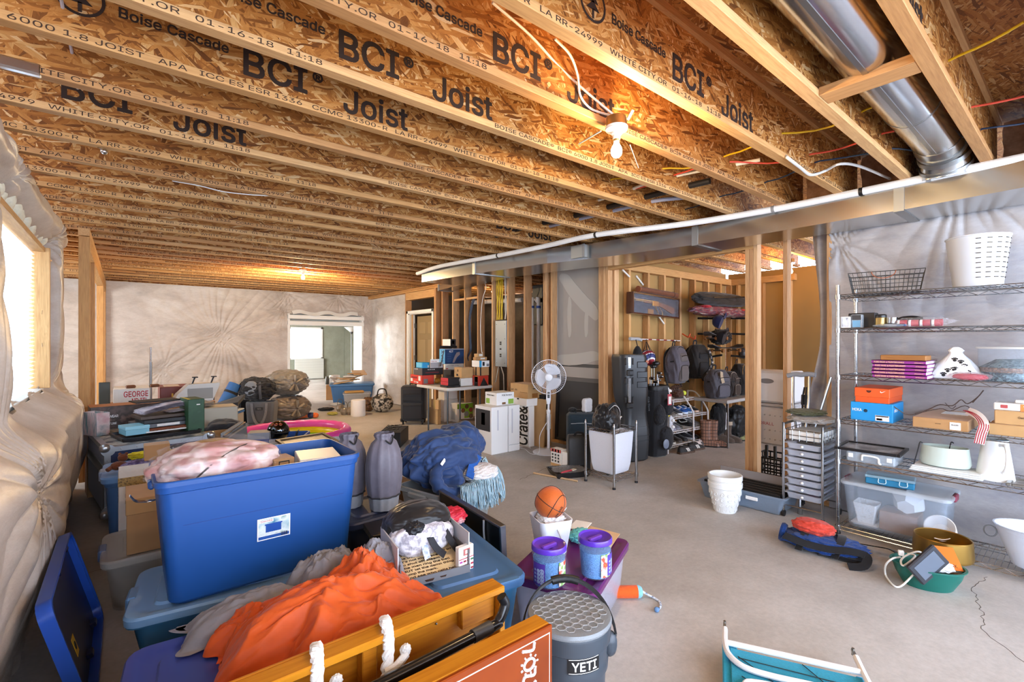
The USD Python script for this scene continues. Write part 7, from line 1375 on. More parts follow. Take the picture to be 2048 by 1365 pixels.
ballc=wbp+np.array([0,0,.265]);t=thing("basketball","small orange basketball resting in the white container","ball",ballc,15,None,(25,20,0));obj("ball",C.icosphere(4,.087),fabric("#bb5a1e",260.,.15,.3,.6),t,True)
obj("seam",cat(*[tube([(.0875*math.cos(a),.0875*math.sin(a),0)for a in np.linspace(0,2*math.pi,40,endpoint=False)],.0018,5,True),tube([(0,.0875*math.cos(a),.0875*math.sin(a))for a in np.linspace(0,2*math.pi,40,endpoint=False)],.0018,5,True)]+[tube([.0875*np.array(p)/np.linalg.norm(p)for p in[(math.cos(a),.75*s*(1+.25*math.cos(2*a)),math.sin(a))for a in np.linspace(0,2*math.pi,40,endpoint=False)]],.0018,5,True)for s in(-1,1)]),BLK,t,kind="stuff")
obj("lettering",rt(wrap(rt(txt_w("SPALDING",.07,.014,.0006,True),90).apply_translation((.0,-.04,0)),0,.0872,-105),0),INKB,t,False);obj("price_tag",curved(.03,.018,.012,.0875,-70,.0008),WHT,t,60)
cf=at(1248,1085,.31);solo("cardboard_flap",frame(bx(-.10,.12,-.13,.12,0,.004),pc_ if False else np.array([2.14,1.87,.312]),(pd[0],pd[1],.02),(-pd[1],pd[0],.08)),KRAFT2,"loose piece of cardboard lying on the far end of the purple bin","cardboard")
solo("teal_cloth",blob(.07,.06,.035,.25,3,3,4),fabric("#5bb3b4",40.,.2,.4,.5),"turquoise tissue behind the craft tubs","cloth",(2.02,1.86,.318));solo("paper_sheet",bx(-.07,.07,-.05,.05,0,.003),PAPER,"white paper sheet on top of the loose cardboard","paper",(2.14,1.97,.345),pr)
# grey toy bin with laundry
tr_=14.5;tc=np.array([1.86,3.03]);tb_=tote("toy_bin","grey open storage bin marked toys, heaped with blankets",(*tc,0),tr_,.58,.44,.43,plain("#8d8d8a",.5),None,.84,.03,.06)
hw_=lambda m:rt(m,math.degrees(math.atan(.035/.43)),(1,0,0),(0,-.195,.2))
obj("handwriting",cat(hw_(frame(txt_w("toys",.10,.035,.0012),(.10,-.204,.27),(1,0,0),(0,0,1))),hw_(frame(txt_w("Lola",.09,.035,.0012),(-.07,-.201,.20),(1,0,0),(0,0,1)))),plain("#4a4a4c",.8),tb_,False);obj("price_label",hw_(bx(-.03,.05,-.207,-.2055,.25,.34,.0)),PAPER,tb_,False)
NVY=fabric("#263f6c",30.,.18,.15,.65)
t=thing("navy_sheet","navy blue fitted sheet heaped on the grey toy bin","bedding",(*(tc+np.array([-.03,.04])),.40),10);obj("heap",blob(.32,.25,.20,.26,1.15,12,6,stretch=(1.,1.9,1.2),fold=.65),NVY,t,True);obj("heap",mv(blob(.19,.18,.16,.24,1.2,15,5,stretch=(1.6,1,1)),.20,.03,.10),NVY,t,True);obj("rolled_edge",mv(rt(loft([np.column_stack([rr_*np.cos(np.linspace(0,6.283,48,endpoint=False))*(1+.05*np.sin(np.linspace(0,6.283,48,endpoint=False)*13)),rr_*np.sin(np.linspace(0,6.283,48,endpoint=False))*(1+.05*np.sin(np.linspace(0,6.283,48,endpoint=False)*11)),np.full(48,z)])for rr_,z in((.08,-.08),(.13,-.03),(.135,.02),(.10,.05),(.07,.04),(.05,-.02),(.02,-.05))]),62,(1,0,0)),-.14,-.22,.11),NVY,t,True);obj("care_tag",mv(rt(rt(bx(-.035,.035,-.001,.001,-.010,.010),-32,(0,1,0)),-35,(1,0,0)),-.17,-.215,.235),WHT,t)
t=thing("knit_blanket","white knit blanket with light blue fringe hanging over the toy bin","blanket",(*(tc+np.array([.12,-.20])),.40),12);obj("knit",mv(blob(.14,.12,.065,.16,2.2,4,5),.05,.02,.035),fabric("#dcd8d6",130.,.2,.9),t);obj("blue_band",ribbon(spl([(-.12,-.04,.11),(-.02,.02,.17),(.08,.06,.21)],6),.06,.01,(0,-.7,.7)),fabric("#1d56a8",40.),t)
fr_=[]
for k in range(150):
    x=-.24+.42*k/150+R.uniform(-.01,.01);y=-.06+R.uniform(-.02,.02);L=R.uniform(.12,.17);fr_.append(tube(spl([(x+.02,y+.04,.09+.03*math.sin(x*9)),(x,y-.02,.075),(x-.015+R.uniform(-.02,.02),y-.055,.05-L*.4),(x-.01+R.uniform(-.03,.03),y-.06+R.uniform(-.01,.01),.05-L)],2),.0032,4))
obj("fringe",cat(*fr_),pattern(("#6f97b0","#a9c6d3","#8db0c2","#cfdde2"),12.),t,True,kind="stuff");obj("fluffy_edge",cat(*[tube(spl([(.12+.03*math.sin(k),.06+.002*k,.12+.02*math.cos(k*2)),(.17+.04*math.sin(k*3),.08+.002*k,.13+.04*math.cos(k)),(.19+.03*math.cos(k*2),.05+.002*k,.08+.05*math.sin(k))],2),.005,4)for k in range(46)]),fabric("#a9c3cc",90.),t,True,kind="stuff")
solo("holiday_cloth",blob(.10,.12,.07,.3,3,6,5),pattern(("#8e1626","#b8273a","#c9c4c4","#27324d","#3f7a58","#c07a55"),11.),"red patterned cloth at the right end of the toy bin","cloth",(*(tc+np.array([.25,-.03])),.405));solo("red_tag",bx(-.02,.02,-.004,.0,0,.03,.002),plain("#a8213a",.5),"small red label hanging under the blue fringe","label",(*(tc+np.array([.045,-.265])),.375),14)
b=BX((1.42,3.25,0),.3,.3,.40,10);carton("open_carton","open brown carton behind the grey toy bin","box",b,KRAFT3,[],open_top=True)
# ------------------------------------------------------------------ left side: boxes, road case and what lies on it
t=tote("clear_bin","low clear bin with a blue-grey latch under the banker's box",(.14,3.52,0),0,.44,.46,.285,clear("#b9b2a6",.35,.25),clear("#c9c4ba",.55,.25),latches=plain("#5d7299",.4))
b=BX((.005,3.30,.304),.33,.33,.30,0);carton("bankers_box","kraft banker's box with a printed grid standing on the clear bin","box",b,KRAFT3,[("grid_line",'R',.55,.12+.14*k,.95,.125+.14*k,INKB)for k in range(5)]+[("grid_line",'R',.55,.12,.557,.68,INKB),("slot",'L',.2,.84,.26,.9,BLK),("slot",'L',.6,.84,.66,.9,BLK),("grid_print",'R',.6,.56,.8,.60,INKB,"CONTENTS"),("grid_print",'R',.6,.42,.7,.46,INKB,"DATE")],lid=(KRAFT,.085))
b=BX((-.03,3.78,.0),.22,.17,.66);carton("white_tall_carton","tall white carton with leopard tape behind the banker's box","box",b,card("#d2ccc4"),[("tape_band",'R',0,.86,1,.94,pattern(("#5a431f","#a98a4a","#3a2a14"),40.)),("tape_band",'L',0,.86,1,.94,pattern(("#5a431f","#a98a4a","#3a2a14"),40.)),("side_print",'L',.45,.68,.5,.84,INKB,"box",False,90)])
tote("slate_tall_bin","tall slate blue bin with a grey latch behind the white carton",(.12,4.26,0),0,.44,.46,.565,plain("#3c5f8a",.45),plain("#5e86b3",.42),latches=plain("#7d8ea6",.4))
zt=.585
t=thing("teddy_bear","small brown plush bear lying on the tall slate bin","plush toy",(-.03,4.20,zt));TB_=fabric("#6d3a20",90.,.3,.6);obj("body",cat(blob(.045,.035,.03,.08,4,1,4),mv(blob(.028,.028,.026,.05,4,2,3),.02,.03,.05),mv(ball(.010,(0,0,0),2),.04,.035,.10),mv(ball(.010,(0,0,0),2),.005,.04,.10)),TB_,t);obj("limb",cat(tube([(-.03,0,.03),(-.06,-.03,.015)],.014,8),tube([(.03,-.02,.03),(.06,-.05,.02)],.014,8)),TB_,t)
solo("yellow_cloth",blob(.15,.05,.025,.35,4,4,5),fabric("#d8c214",40.,.2,.4,.5),"bright yellow ribbed cloth lying on the tall slate bin","cloth",(.14,4.42,zt+.02));solo("patterned_scarf",blob(.10,.08,.03,.3,4,7,4),pattern(("#1d1522","#4a3566","#8d7fa6","#2b1f2c"),22.),"dark purple patterned scarf on the tall slate bin","scarf",(.08,4.16,zt))
b=BX((.10,3.98,.667),.14,.12,.10);carton("kraft_small_box","small kraft box standing on the white carton by the bedding","box",b,KRAFT3)
# road case
rc=BX((-.12,4.86,.11),.72,1.02,.52,8);t=thing("road_case","blue road case with aluminium edges and ball corners","road case",rc['loc'],8);CB=fabric("#1b2a4f",60.,.12,.1,.6);ALU=plain("#a9abad",.35,.9);dx,dy,h=.72,1.02,.52
obj("lower_body",bx(0,dx,0,dy,0,.33),CB,t,False);obj("lid_body",bx(0,dx,0,dy,.335,h),CB,t,False);obj("top_panel",bx(.035,dx-.035,.035,dy-.035,h,h+.002),pattern(("#4a4c52","#55575c","#b9b3a6","#4e5056"),9.),t,False)
obj("edge_rail",cat(*[bx(x-.004,x+.036,-.004,.004,0,h)if x==0 else bx(x-.036,x+.004,-.004,.004,0,h)for x in(0,dx)],*[bx(-.004,dx+.004,-.004,.003,z,z+w)for z,w in((.29,.04),(.335,.035),(h-.035,.037),(0,.035))],bx(-.004,.036,0,dy,h-.001,h+.004),bx(dx-.036,dx+.004,0,dy,h-.001,h+.004),bx(0,dx,-.004,.036,h-.001,h+.004),bx(0,dx,dy-.036,dy+.004,h-.001,h+.004),bx(-.004,.002,0,dy,.29,.37),bx(-.004,.002,0,.036,0,h),bx(-.004,.002,0,dy,h-.035,h)),ALU,t,False)
for x in(0,dx):
    for z in(0,h):obj("ball_corner",cat(mv(blob(.034,.034,.034,.04,3,2,3),x,.0,z-.034),mv(C.cylinder(.045,.008,sections=20).apply_transform(trimesh.transformations.rotation_matrix(math.pi/2,(1,0,0))),x+(.02 if x==0 else-.02),-.006,z+(.02 if z==0 else-.02))),ALU,t)
obj("rivets",cat(*[mv(C.icosphere(1,.006),x,-.005,z)for x in(.017,dx-.017)for z in np.arange(.06,h-.05,.06)]+[mv(C.icosphere(1,.006),x,-.005,z)for x in np.arange(.1,dx-.05,.1)for z in(.31,.352,h-.017)]),metal("#c9cacb",.3),t,kind="stuff")
obj("logo_plate",bx(.36,.66,-.004,-.001,.39,.475),plain("#101114",.4),t,False);obj("logo",frame(txt_w("SHURE",.25,.05,.002,True),(.385,-.004,.407),(1,0,0),(0,0,1)),plain("#9fa3a6",.4,.5),t,False);obj("oval_badge",mv(rt(lathe([(.001,0),(.06,0),(.06,.003),(.001,.003)],28),90,(1,0,0)).apply_scale([1,1,.33]),.20,-.003,.425),plain("#c9cdd3",.4),t);obj("badge_print",frame(txt_w("CASE",.07,.018,.001),(.165,-.0065,.417),(1,0,0),(0,0,1)),plain("#1b2a4f",.5),t,False)
obj("caster",cat(*[mv(rt(C.cylinder(.045,.03,sections=18),90,(0,1,0)),x,y,-.062)for x in(.1,dx-.1)for y in(.12,dy-.12)]),BLK,t,kind="stuff")
zc_=.11+.52+.005;rot8=lambda x,y:np.array([rc['loc'][0]+x*math.cos(math.radians(8))-y*math.sin(math.radians(8)),rc['loc'][1]+x*math.sin(math.radians(8))+y*math.cos(math.radians(8))])
def onc(x,y,z):p=rot8(x,y);return(p[0],p[1],z)
t=thing("shallow_tray","black picture tray lying on top of the road case","tray",onc(.12,.12,zc_),12);obj("tray",shell([(.56,.42,.01,0),(.58,.44,.01,.03),(.55,.41,.008,.03),(.54,.40,.008,.008)]),plain("#232428",.4),t,False,loc=(.29,.22,0))
b=BX(onc(.16,.24,zc_+.032),.17,.20,.075,14);carton("pale_blue_box","pale blue box lying on the black tray","box",b,plain("#7ab3c4",.5),lid=(plain("#8cc3d2",.5),.03))
ST_=[("flat_folder","grey plastic folder with a white label in the middle of the pile","#55585e",.38,.36,.035),("wood_board","reddish brown wooden board in the pile on the road case","#7a3f1f",.40,.26,.02),("black_binder","black laptop sleeve under the folded papers","#1d1e21",.42,.30,.035),("brown_folder","brown leather folder near the top of the pile","#4a3a2e",.40,.26,.03)]
z=zc_+.035
b=BX(onc(.30,.25,z),.36,.24,.012,12);carton("white_tablet","thin white tablet at the bottom of the pile","tablet",b,WHT);z+=.014
for k,(nm,lb_,col,w,d,hh)in enumerate((ST_[1],ST_[0],ST_[2],ST_[3])):b=BX(onc(.29-.02*(k%2),.26+.01*k,z),w,d,hh,11+3*(k%2));carton(nm,lb_,"folder",b,plain(col,.5)if k else wood("#7a3f1f","#54280f",0,.5),[("label",'R',.3,.25,.75,.85,PAPER)]if nm=="flat_folder" else[]);z+=hh+.002
t=thing("paper_roll","fold of lilac and white printed papers on top of the pile","papers",onc(.28,.30,z),12);PP_=pattern(("#b9b0c4","#dcd6dc","#8d8394","#e6e2e6"),5.,(1,1,9))
for k in range(4):obj("fold",tube(spl([(0,.10,.015+.008*k),(.2,.12,.05+.012*k),(.40-.012*k,.11,.075+.006*k),(.42-.014*k,.11,.05),(.38-.012*k,.11,.025),(.2,.11,.01)],5),.01,4,oval=(.12-.004*k,.005)),PP_,t)
solo("black_sleeve",bx(0,.34,0,.22,0,.012,.004),plain("#17181b",.5),"thin black sleeve lying over the folded papers","sleeve",onc(.26,.42,z+.10),14)
b=BX(onc(.60,.22,zc_),.13,.26,.30,10);carton("green_box","worn dark green box file standing at the right of the road case","box",b,pattern(("#17381f","#1f4a2a","#1b4225","#3a5f44"),7.),[("scuff",'R',.5,.82,.72,.85,PAPER),("yellow_edge",'U',.05,.1,.2,.9,plain("#c9b23a",.5))])
b=BX(onc(.02,.62,zc_),.10,.22,.20,30);carton("slat_box","pink and grey striped open box beside the black tray","box",b,pattern(("#b98a8a","#c9b3b0","#7d8a8d","#3d7f7d"),8.,(1,6,1)),open_top=True)
pzb=BP(215,868,815,185,320,zc_+.0);b=BX(onc(.02,1.08,zc_-.10),.62,.22,.34,8);b['loc'][2]=.42;b['h']=.40
carton("photo_print_box","dark printed box with white words behind the road case","box",BX(b['loc'],.60,.25,.42,6),pattern(("#2b2624","#5d4b44","#3d3430","#8d6f62"),9.),[("lettering",'R',.10,.74,.34,.80,WHT,"PARTYWEAR",True),("lettering",'R',.10,.66,.18,.71,WHT,"FOR",True),("lettering",'R',.10,.58,.32,.63,WHT,"ADVENTURE",True),("top_edge",'U',0,0,1,1,plain("#b9805c",.6))])
carton("support_carton","large brown carton under the dark printed box","box",BX((b['loc'][0]-.02,b['loc'][1]-.0,0),.62,.28,.415,6),KRAFT3)
# the row of things along the left, farther back
def far_box(name,label,cat_,cx,yb,yt,xl,xr,Y,m,prints=(),rot=0.,top=True,**k):
    """a box whose near edge stands at column cx at distance Y, reaching down to the floor behind what is in front"""
    P=at_y(cx,yb,Y);t_=depth_of(P);r=math.radians(rot);ex,ey=np.array([math.cos(r),math.sin(r)]),np.array([-math.sin(r),math.cos(r)])
    bb_=dict(loc=P,dx=abs(along(P,ex,xr)),dy=min(.5,abs(along(P,ey,xl))),h=(yb-yt)/FPX*t_,rz=rot);carton(name,label,cat_,bb_,m,prints,**k);return bb_
gb_=far_box("white_lettered_box","white box with red capital letters at the left end of the row","box",226,815,780,222,300,6.9,PAPER,[("lettering",'R',.28,.52,.95,.86,plain("#b02a30",.6),"GEORGE",True),("lettering",'R',.50,.16,.90,.44,plain("#b02a30",.6),"ND IT!",True),("kraft_patch",'R',.2,-.02,.85,.18,KRAFT2)])
solo("support_cabinet",bx(0,1.02,0,.62,0,gb_['loc'][2]-.002,.004),KRAFT3,"wide plain brown carton carrying the row of boxes at the left","box",(gb_['loc'][0]-.05,6.88,0))
zz_=gb_['loc'][2]
for k,x in enumerate((.12,.34)):solo("brown_wedge",bx(0,.09,0,.05,0,.035,.01),plain("#6d3f1f",.6),("left" if k==0 else "right")+" brown wooden wedge on the white lettered box","wedge",(gb_['loc'][0]+x,6.95,zz_+gb_['h']),20)
solo("dark_picture",cat(bx(0,.10,0,.03,0,.26,.004)),plain("#3d433f",.5),"small dark frame standing beside the white lettered box","frame",(gb_['loc'][0]-.13,7.2,zz_))
ps=at_y(301,800,7.3);t=thing("chrome_stand_pole","thin chrome stand pole rising behind the row of boxes","pole",(ps[0],7.3,zz_));obj("pole",tube([(0,0,0),(.0,0,.48)],.016,10),STEEL,t);obj("upper_tube",tube([(0,0,.48),(0,0,.66)],.011,10),CHROME,t)
tb0=far_box("maroon_toolbox","maroon metal toolbox with brass latches in the row","toolbox",320,808,776,315,409,7.3,plain("#6d2a22",.45),[("latch",'R',.25,.35,.29,.6,plain("#c9a648",.4,.6)),("latch",'R',.84,.35,.88,.6,plain("#c9a648",.4,.6)),("label",'U',.1,.2,.45,.8,plain("#b9ada0",.6))])
wmp=at_y(340,800,7.0);t=thing("sewing_machine","white and grey tilted machine cover in front of the maroon toolbox","machine",(wmp[0],6.95,zz_),6);obj("body",loft([np.array([[x0,-.08,z],[x1,-.08,z],[x1,.08,z],[x0,.08,z]])for z,x0,x1 in((0,0,.42),(.10,.06,.46),(.20,.16,.50),(.215,.18,.49))]),plain("#c9c4bb",.45),t,False);obj("grey_panel",frame(mv(bx(0,.26,0,.13,0,.006),0,0,0),(.16,-.084,.03),(1,0,0),(.1,0,1)),plain("#8d8a84",.5),t,False)
for x in(.22,.42):obj("spool_pin",cat(tube([(x,0,.21),(x+.02,0,.27),(x+.03,0,.29)],.009,8),bx(x+.0,x+.06,-.02,.02,.285,.297,.004)),BLK,t,False)
far_box("black_speaker","black speaker box at the right end of the row","speaker",411,812,786,408,429,7.4,plain("#17181c",.5))
solo("beige_cloth",blob(.17,.10,.035,.3,3,4,4),fabric("#9c8d7a",40.,.3,.4),"beige and black cloth lying in front of the machine cover","cloth",(wmp[0]+.35,6.9,zz_-.0)if False else(at_y(395,812,6.55)[0],6.55,at_y(395,815,6.55)[2]))
solo("support_crate",bx(0,.5,0,.32,0,at_y(395,815,6.55)[2]-.002,.01),plain("#b9b09c",.6),"beige plastic crate under the beige cloth","crate",(at_y(382,812,6.55)[0]-.05,6.40,0))
# cooler, mat, bags against the far wall
ck=at(452,862,0);CG=fabric("#8d877f",60.,.12,.2)
t=thing("soft_cooler","grey soft cooler with a black open lid and blue zip","cooler",(ck[0],ck[1]-.1,0),-30);obj("body",bx(-.21,.21,-.14,.14,0,.34,.03),CG,t,60);obj("zip_band",bx(-.215,.215,-.145,.145,.30,.33,.008),plain("#2c5a96",.5),t,False);obj("rim",bx(-.212,.212,-.142,.142,.335,.36,.01),plain("#a9b1b6",.5),t,False);obj("strap",ribbon(spl([(.02,-.15,.30),(.0,-.165,.15),(-.04,-.17,.02)],4),.06,.01,(0,-1,0)),NY("#161618"),t);obj("side_strap",cat(bx(-.16,-.06,-.152,-.14,.24,.27,.003),bx(.08,.17,-.152,-.14,.24,.27,.003)),NY("#161618"),t,False)
obj("lid",mv(loft([np.array([[-.22,-.14,z0_],[.22,-.15,z0_+.06],[.22,.14,z0_+.16],[-.22,.14,z0_+.02]])for z0_ in(.37,.43)]),0,0,0),NY("#1a1a1d"),t,False)
m0,m1=np.array([ck[0]-.05,ck[1]+.30,.25]),np.array([ck[0]+.20,ck[1]+.38,.72]);t=thing("yoga_mat","rolled blue foam mat leaning behind the grey cooler","mat");d_=(m1-m0)/np.linalg.norm(m1-m0);obj("roll",tube([m0,m1],.11,20),fabric("#24568f",60.,.1,.15,.6),t);obj("roll_mouth",tube([m1-d_*.003,m1+d_*.004],.085,20),plain("#0f2746",.8),t);obj("strap",tube([m0*.3+m1*.7-d_*.02,m0*.3+m1*.7+d_*.02],.114,20),NY("#151517"),t)
yk=at(527,853,0);t=thing("carry_tote","charcoal cooler tote with grey straps on the floor","bag",(yk[0]-.0,yk[1]+.1,0),-32);YB_=fabric("#57575a",40.,.1,.15,.6);obj("body",loft([np.column_stack([rr(a,b,.05,6),np.full(24,z)])for z,a,b in((0,.40,.22),(.02,.42,.24),(.38,.47,.26),(.42,.46,.25),(.42,.42,.21),(.40,.42,.21))]),YB_,t);obj("base_band",loft([np.column_stack([rr(a,b,.05,6),np.full(24,z)])for z,a,b in((.0,.405,.225),(.07,.43,.25),(.072,.41,.23))]),plain("#3c3c3f",.6),t);obj("strap",ribbon(spl([(-.12,-.135,.40),(-.10,-.135,.2),(-.04,-.14,.06),(.04,-.14,.06),(.10,-.135,.2),(.12,-.135,.40)],5),.04,.008,(0,-1,0)),fabric("#7d7d80",60.),t);obj("patch",bx(-.06,.06,-.138,-.13,.28,.33,.002),plain("#2c2c2e",.5),t,False);obj("lettering",frame(txt_w("YETI",.07,.02,.001,True),(-.035,-.139,.295),(1,0,0),(0,0,1)),plain("#8d8d90",.5),t,False)
t=thing("black_duffel","black and grey rucksack lying on the charcoal tote","bag",(yk[0]-.06,yk[1]+.14,.424),-30);obj("body",blob(.30,.19,.21,.18,2.4,5,5),fabric("#1f1f22",50.,.3,.35),t);obj("grey_panel",mv(blob(.11,.03,.13,.1,3,2,4),-.05,-.155,.10),fabric("#6d737b",50.,.2),t);obj("strap",ribbon(spl([(.08,-.14,.34),(.10,-.20,.20),(.11,-.19,.05)],5),.04,.008,(0,-1,.2)),NY("#3a3a40"),t)
for k,(px,py,lab,z)in enumerate(((578,842,"grey plastic sack on the floor, lower of the two",0),(574,842,"upper grey plastic sack tied in a knot",.46))):
    q=at(px,py,0);t=thing("tied_sack",lab,"bag",(q[0]+.03,q[1]+.10,z));obj("body",blob(.38,.30,.235,.13,2.6,5+k,5),fabric(("#6d6156","#77726a")[k],12.,.3,.2,.35),t)
    kn=np.array([.05,-.30,.24]);obj("knot",cat(*[loft([np.array([kn+np.array([math.cos(a)*s*.2+math.sin(a)*w*f,-.02,math.sin(a)*s*.2-math.cos(a)*w*f])for f,in((-1,),(1,))]+[kn+np.array([math.cos(a)*s*.2,-.05,math.sin(a)*s*.2])])for s,w in((.1,.012),(.45,.025),(.75,.03))])for a in(.5,1.5,4.2,5.0)]),fabric("#857b6d",20.,.2,.2,.4),t)
bk_=at(484,846,0);carton("olive_box","olive box with a yellow-green base under the upright bottles","box",BX((bk_[0],bk_[1],0),.28,.22,.19,-25),plain("#5d5a2c",.6),lid=(plain("#6b662f",.6),.09))
for k,(c_,n_)in enumerate((("#8d8f92","grey"),("#b0a89a","beige"),("#b23a40","red"))):solo("bottle_pack",lathe([(.001,0),(.04,0),(.042,.02),(.042,.16),(.03,.20),(.018,.21),(.018,.235),(.001,.236)],18),plain(c_,.4),n_+" bottle standing on the olive box","bottle",(bk_[0]+.06+.09*k,bk_[1]+.06-.02*k,.192))
solo("black_backpack_case",bx(-.09,.09,-.07,.07,0,.42,.03),fabric("#121318",50.,.2,.2),"narrow black case between the bottles and the charcoal tote","case",(at(497,850,0)[0]-.02,at(497,850,0)[1]+.28,0))
for k,(px,py,lab,rx,ry,rz_,c_,z)in enumerate(((385,880,"black clothes heaped beside the road case",.38,.34,.19,"#161719",0),(415,855,"grey jacket on top of the black clothes",.24,.22,.13,"#35383d",.36))):q=at_y(px,850,5.9)+np.array([.12,0,0]);solo("clothes_heap",blob(rx*.8,ry,rz_,.2,1.4,4+k,5),fabric(c_,30.,.25,.4),lab,"clothes",(q[0]+.05*k,5.95,z))
solo("kraft_offcut",rt(bx(-.11,.11,-.01,.01,0,.20,.003),-20,(1,0,0)),KRAFT2,"tilted kraft cardboard piece beside the grey jacket","cardboard",(at_y(437,855,5.5)[0],5.5,.38));q=at_y(420,880,5.3);solo("silver_blanket",blob(.14,.16,.10,.25,3,8,5),plain("#a5a9ae",.28,.7),"crinkled silver wrap behind the bedding","blanket",(q[0]+.06,5.25,.30));solo("support_box",bx(-.10,.10,-.2,.2,0,.298,.01),plain("#4a4038",.7),"low dark box under the crinkled silver wrap","box",(q[0]+.06,5.25,0))
solo("red_shirt",blob(.14,.11,.07,.3,3,9,4),pattern(("#a31b2a","#a31b2a","#1a1a1c","#c9c6c2","#c88a2a"),7.),"red shirt with dark print near the grey panel","clothes",(at_y(470,900,4.7)[0],4.7,.30));solo("support_tub",bx(-.2,.2,-.16,.16,0,.298,.02),plain("#3a3c42",.6),"dark tub under the red shirt","tub",(at_y(470,900,4.7)[0],4.7,0))
# grey panel, blue bin with globe, pool, bins in the middle
gp_=at_y(478,880,5.35);t=thing("folded_chair","grey folded chair standing on edge behind the bedding","chair",(gp_[0]-.02,5.35,0),-35,None,(0,0,0));obj("shell",rt(bx(-.02,.02,-.19,.19,.02,.64,.012),8,(1,0,0)),plain("#85888a",.5),t,False);obj("inner_shell",rt(bx(.03,.06,-.17,.17,.02,.60,.01),8,(1,0,0)),plain("#75787b",.5),t,False);obj("edge_tube",rt(tube([(.025,-.195,.0),(.025,-.195,.62),(.025,.195,.62),(.025,.195,.0)],.011,8),8,(1,0,0)),STEEL,t)
bg=at_y(556,875,5.75);bt2=tote("blue_tray_bin","open blue bin with grey handles holding a globe in a wire stand",(bg[0],5.85,0),-28,.62,.42,.40,plain("#22509c",.42),None,.86,.03,.04,rimm=plain("#c5c8cc",.4));obj("grey_clip",bx(.0,.14,-.255,-.235,.30,.40,.005),plain("#b3b9c2",.45),bt2,False);obj("label_plate",bx(-.02,.12,-.232,-.222,.17,.27,.004),plain("#2a3c5c",.4),bt2,False);solo("papers",bx(-.24,.24,-.15,.15,0,.30,.004),PAPER,"stack of pale papers filling the blue tray bin","papers",(bg[0],5.85,.025),-28)
gl=np.array([bg[0]+.02,5.83,.34]);t=thing("disco_globe","shiny dark globe with coloured reflections in a wire stand","globe",gl+np.array([0,0,.11]));obj("ball",C.icosphere(4,.115),plain("#55585c",.06,1.),t,True);obj("pattern",cat(*[mv(C.icosphere(1,.03),*(.09*np.array([math.cos(a)*.7,math.sin(a)*.7,.75])))for a in(3.6,4.2,4.8)]),plain("#8d3a1f",.3),t);obj("ring",tube([(.117*math.cos(a),.117*math.sin(a),-.01)for a in np.linspace(0,2*math.pi,32,endpoint=False)],.006,6,True),BLK,t)
t=thing("wire_stand","chrome wire stand around the globe","stand",gl,-28);obj("wires",cat(tube([(-.17,-.12,0),(.17,-.12,0),(.17,.12,0),(-.17,.12,0)],.004,6,True),*[tube([(s*.17,-.05+.05*k,.0),(s*.21,-.05+.05*k,.11)],.004,6)for s in(-1,1)for k in range(3)]),STEEL,t,kind="stuff")
pc_=at(598,868,0);t=thing("paddling_pool","round inflatable pool with pink, yellow and green rings","pool",(1.78,6.88,0))
for k,(c_,z,rad)in enumerate((("#7fc41e",.06,.66),("#e3c414",.135,.665),("#d9489a",.22,.68))):
    a=np.linspace(0,2*math.pi,96,endpoint=False);obj("ring",tube([(rad*math.cos(q),rad*math.sin(q),z)for q in a],[.064*(1-.07*(math.cos(q*24)>.8))for q in a],14,True),plain(c_,.3),t,label=("green","yellow","pink")[k]+" ring")
obj("bottom",mv(C.cylinder(.66,.02,sections=48),0,0,.012),plain("#c9d98a",.4),t)
q=at(600,838,0);t=thing("toy_blaster","orange and navy toy lying on the floor beyond the pool","toy",(q[0]+.05,q[1],0),-25);obj("body",mv(blob(.20,.06,.05,.2,3,4,4),-.05,0,0),plain("#d9682a",.5),t);obj("navy_part",mv(blob(.07,.06,.055,.1,3,5,4),.14,0,.0),plain("#23305a",.5),t);obj("tail",mv(blob(.06,.05,.05,.2,3,6,4),.22,0,0),plain("#d9682a",.5),t)
gr_=at_y(640,890,5.0);g2=tote("grey_tray_bin","pale grey open bin holding a framed picture",(gr_[0]-.01,5.15,0),-8,.80,.45,.40,plain("#a5a6a8",.5),None,.88,.03,.06);t=thing("framed_picture","brown framed picture lying across the pale grey bin","picture frame",(gr_[0]-.06,5.2,.405),10,None,(8,0,0));w,d=.52,.36
obj("frame",cat(bx(-w/2,w/2,-d/2,-d/2+.03,0,.022),bx(-w/2,w/2,d/2-.03,d/2,0,.022),bx(-w/2,-w/2+.03,-d/2+.03,d/2-.03,0,.022),bx(w/2-.03,w/2,-d/2+.03,d/2-.03,0,.022)),wood("#5d4a34","#3a2c1e",0,.5),t,False);obj("print",bx(-w/2+.028,w/2-.028,-d/2+.028,d/2-.028,.004,.008),pattern(("#a89a80","#c4b699","#8d8068"),9.,(1,3,1)),t,False)
t=thing("printed_bag","black bag with white lettering in front of the blue tray bin","bag",(at_y(528,905,4.9)[0]-.06,4.85,0),-30);obj("body",blob(.22,.15,.225,.2,2.6,6,5),fabric("#17171a",40.,.3,.4),t);obj("lettering",cat(frame(txt_w("RCID",.22,.075,.012,True),(-.15,-.178,.30),(1,0,-.35),(.3,.45,1))),plain("#c9c9cc",.6),t,False)
carton("grey_boxes","grey box standing behind the folded grey chair","box",BX((at_y(512,880,5.7)[0]-.08,5.75,0),.22,.2,.47,-20),plain("#9a9ea6",.5))
kc=BP(757,897,868,690,768,0,-38);t=thing("black_case","black box under chrome wire racks on the floor","case",kc['loc'],-38);obj("body",bx(0,.30,0,.55,0,.21,.006),plain("#15161a",.45),t,False)
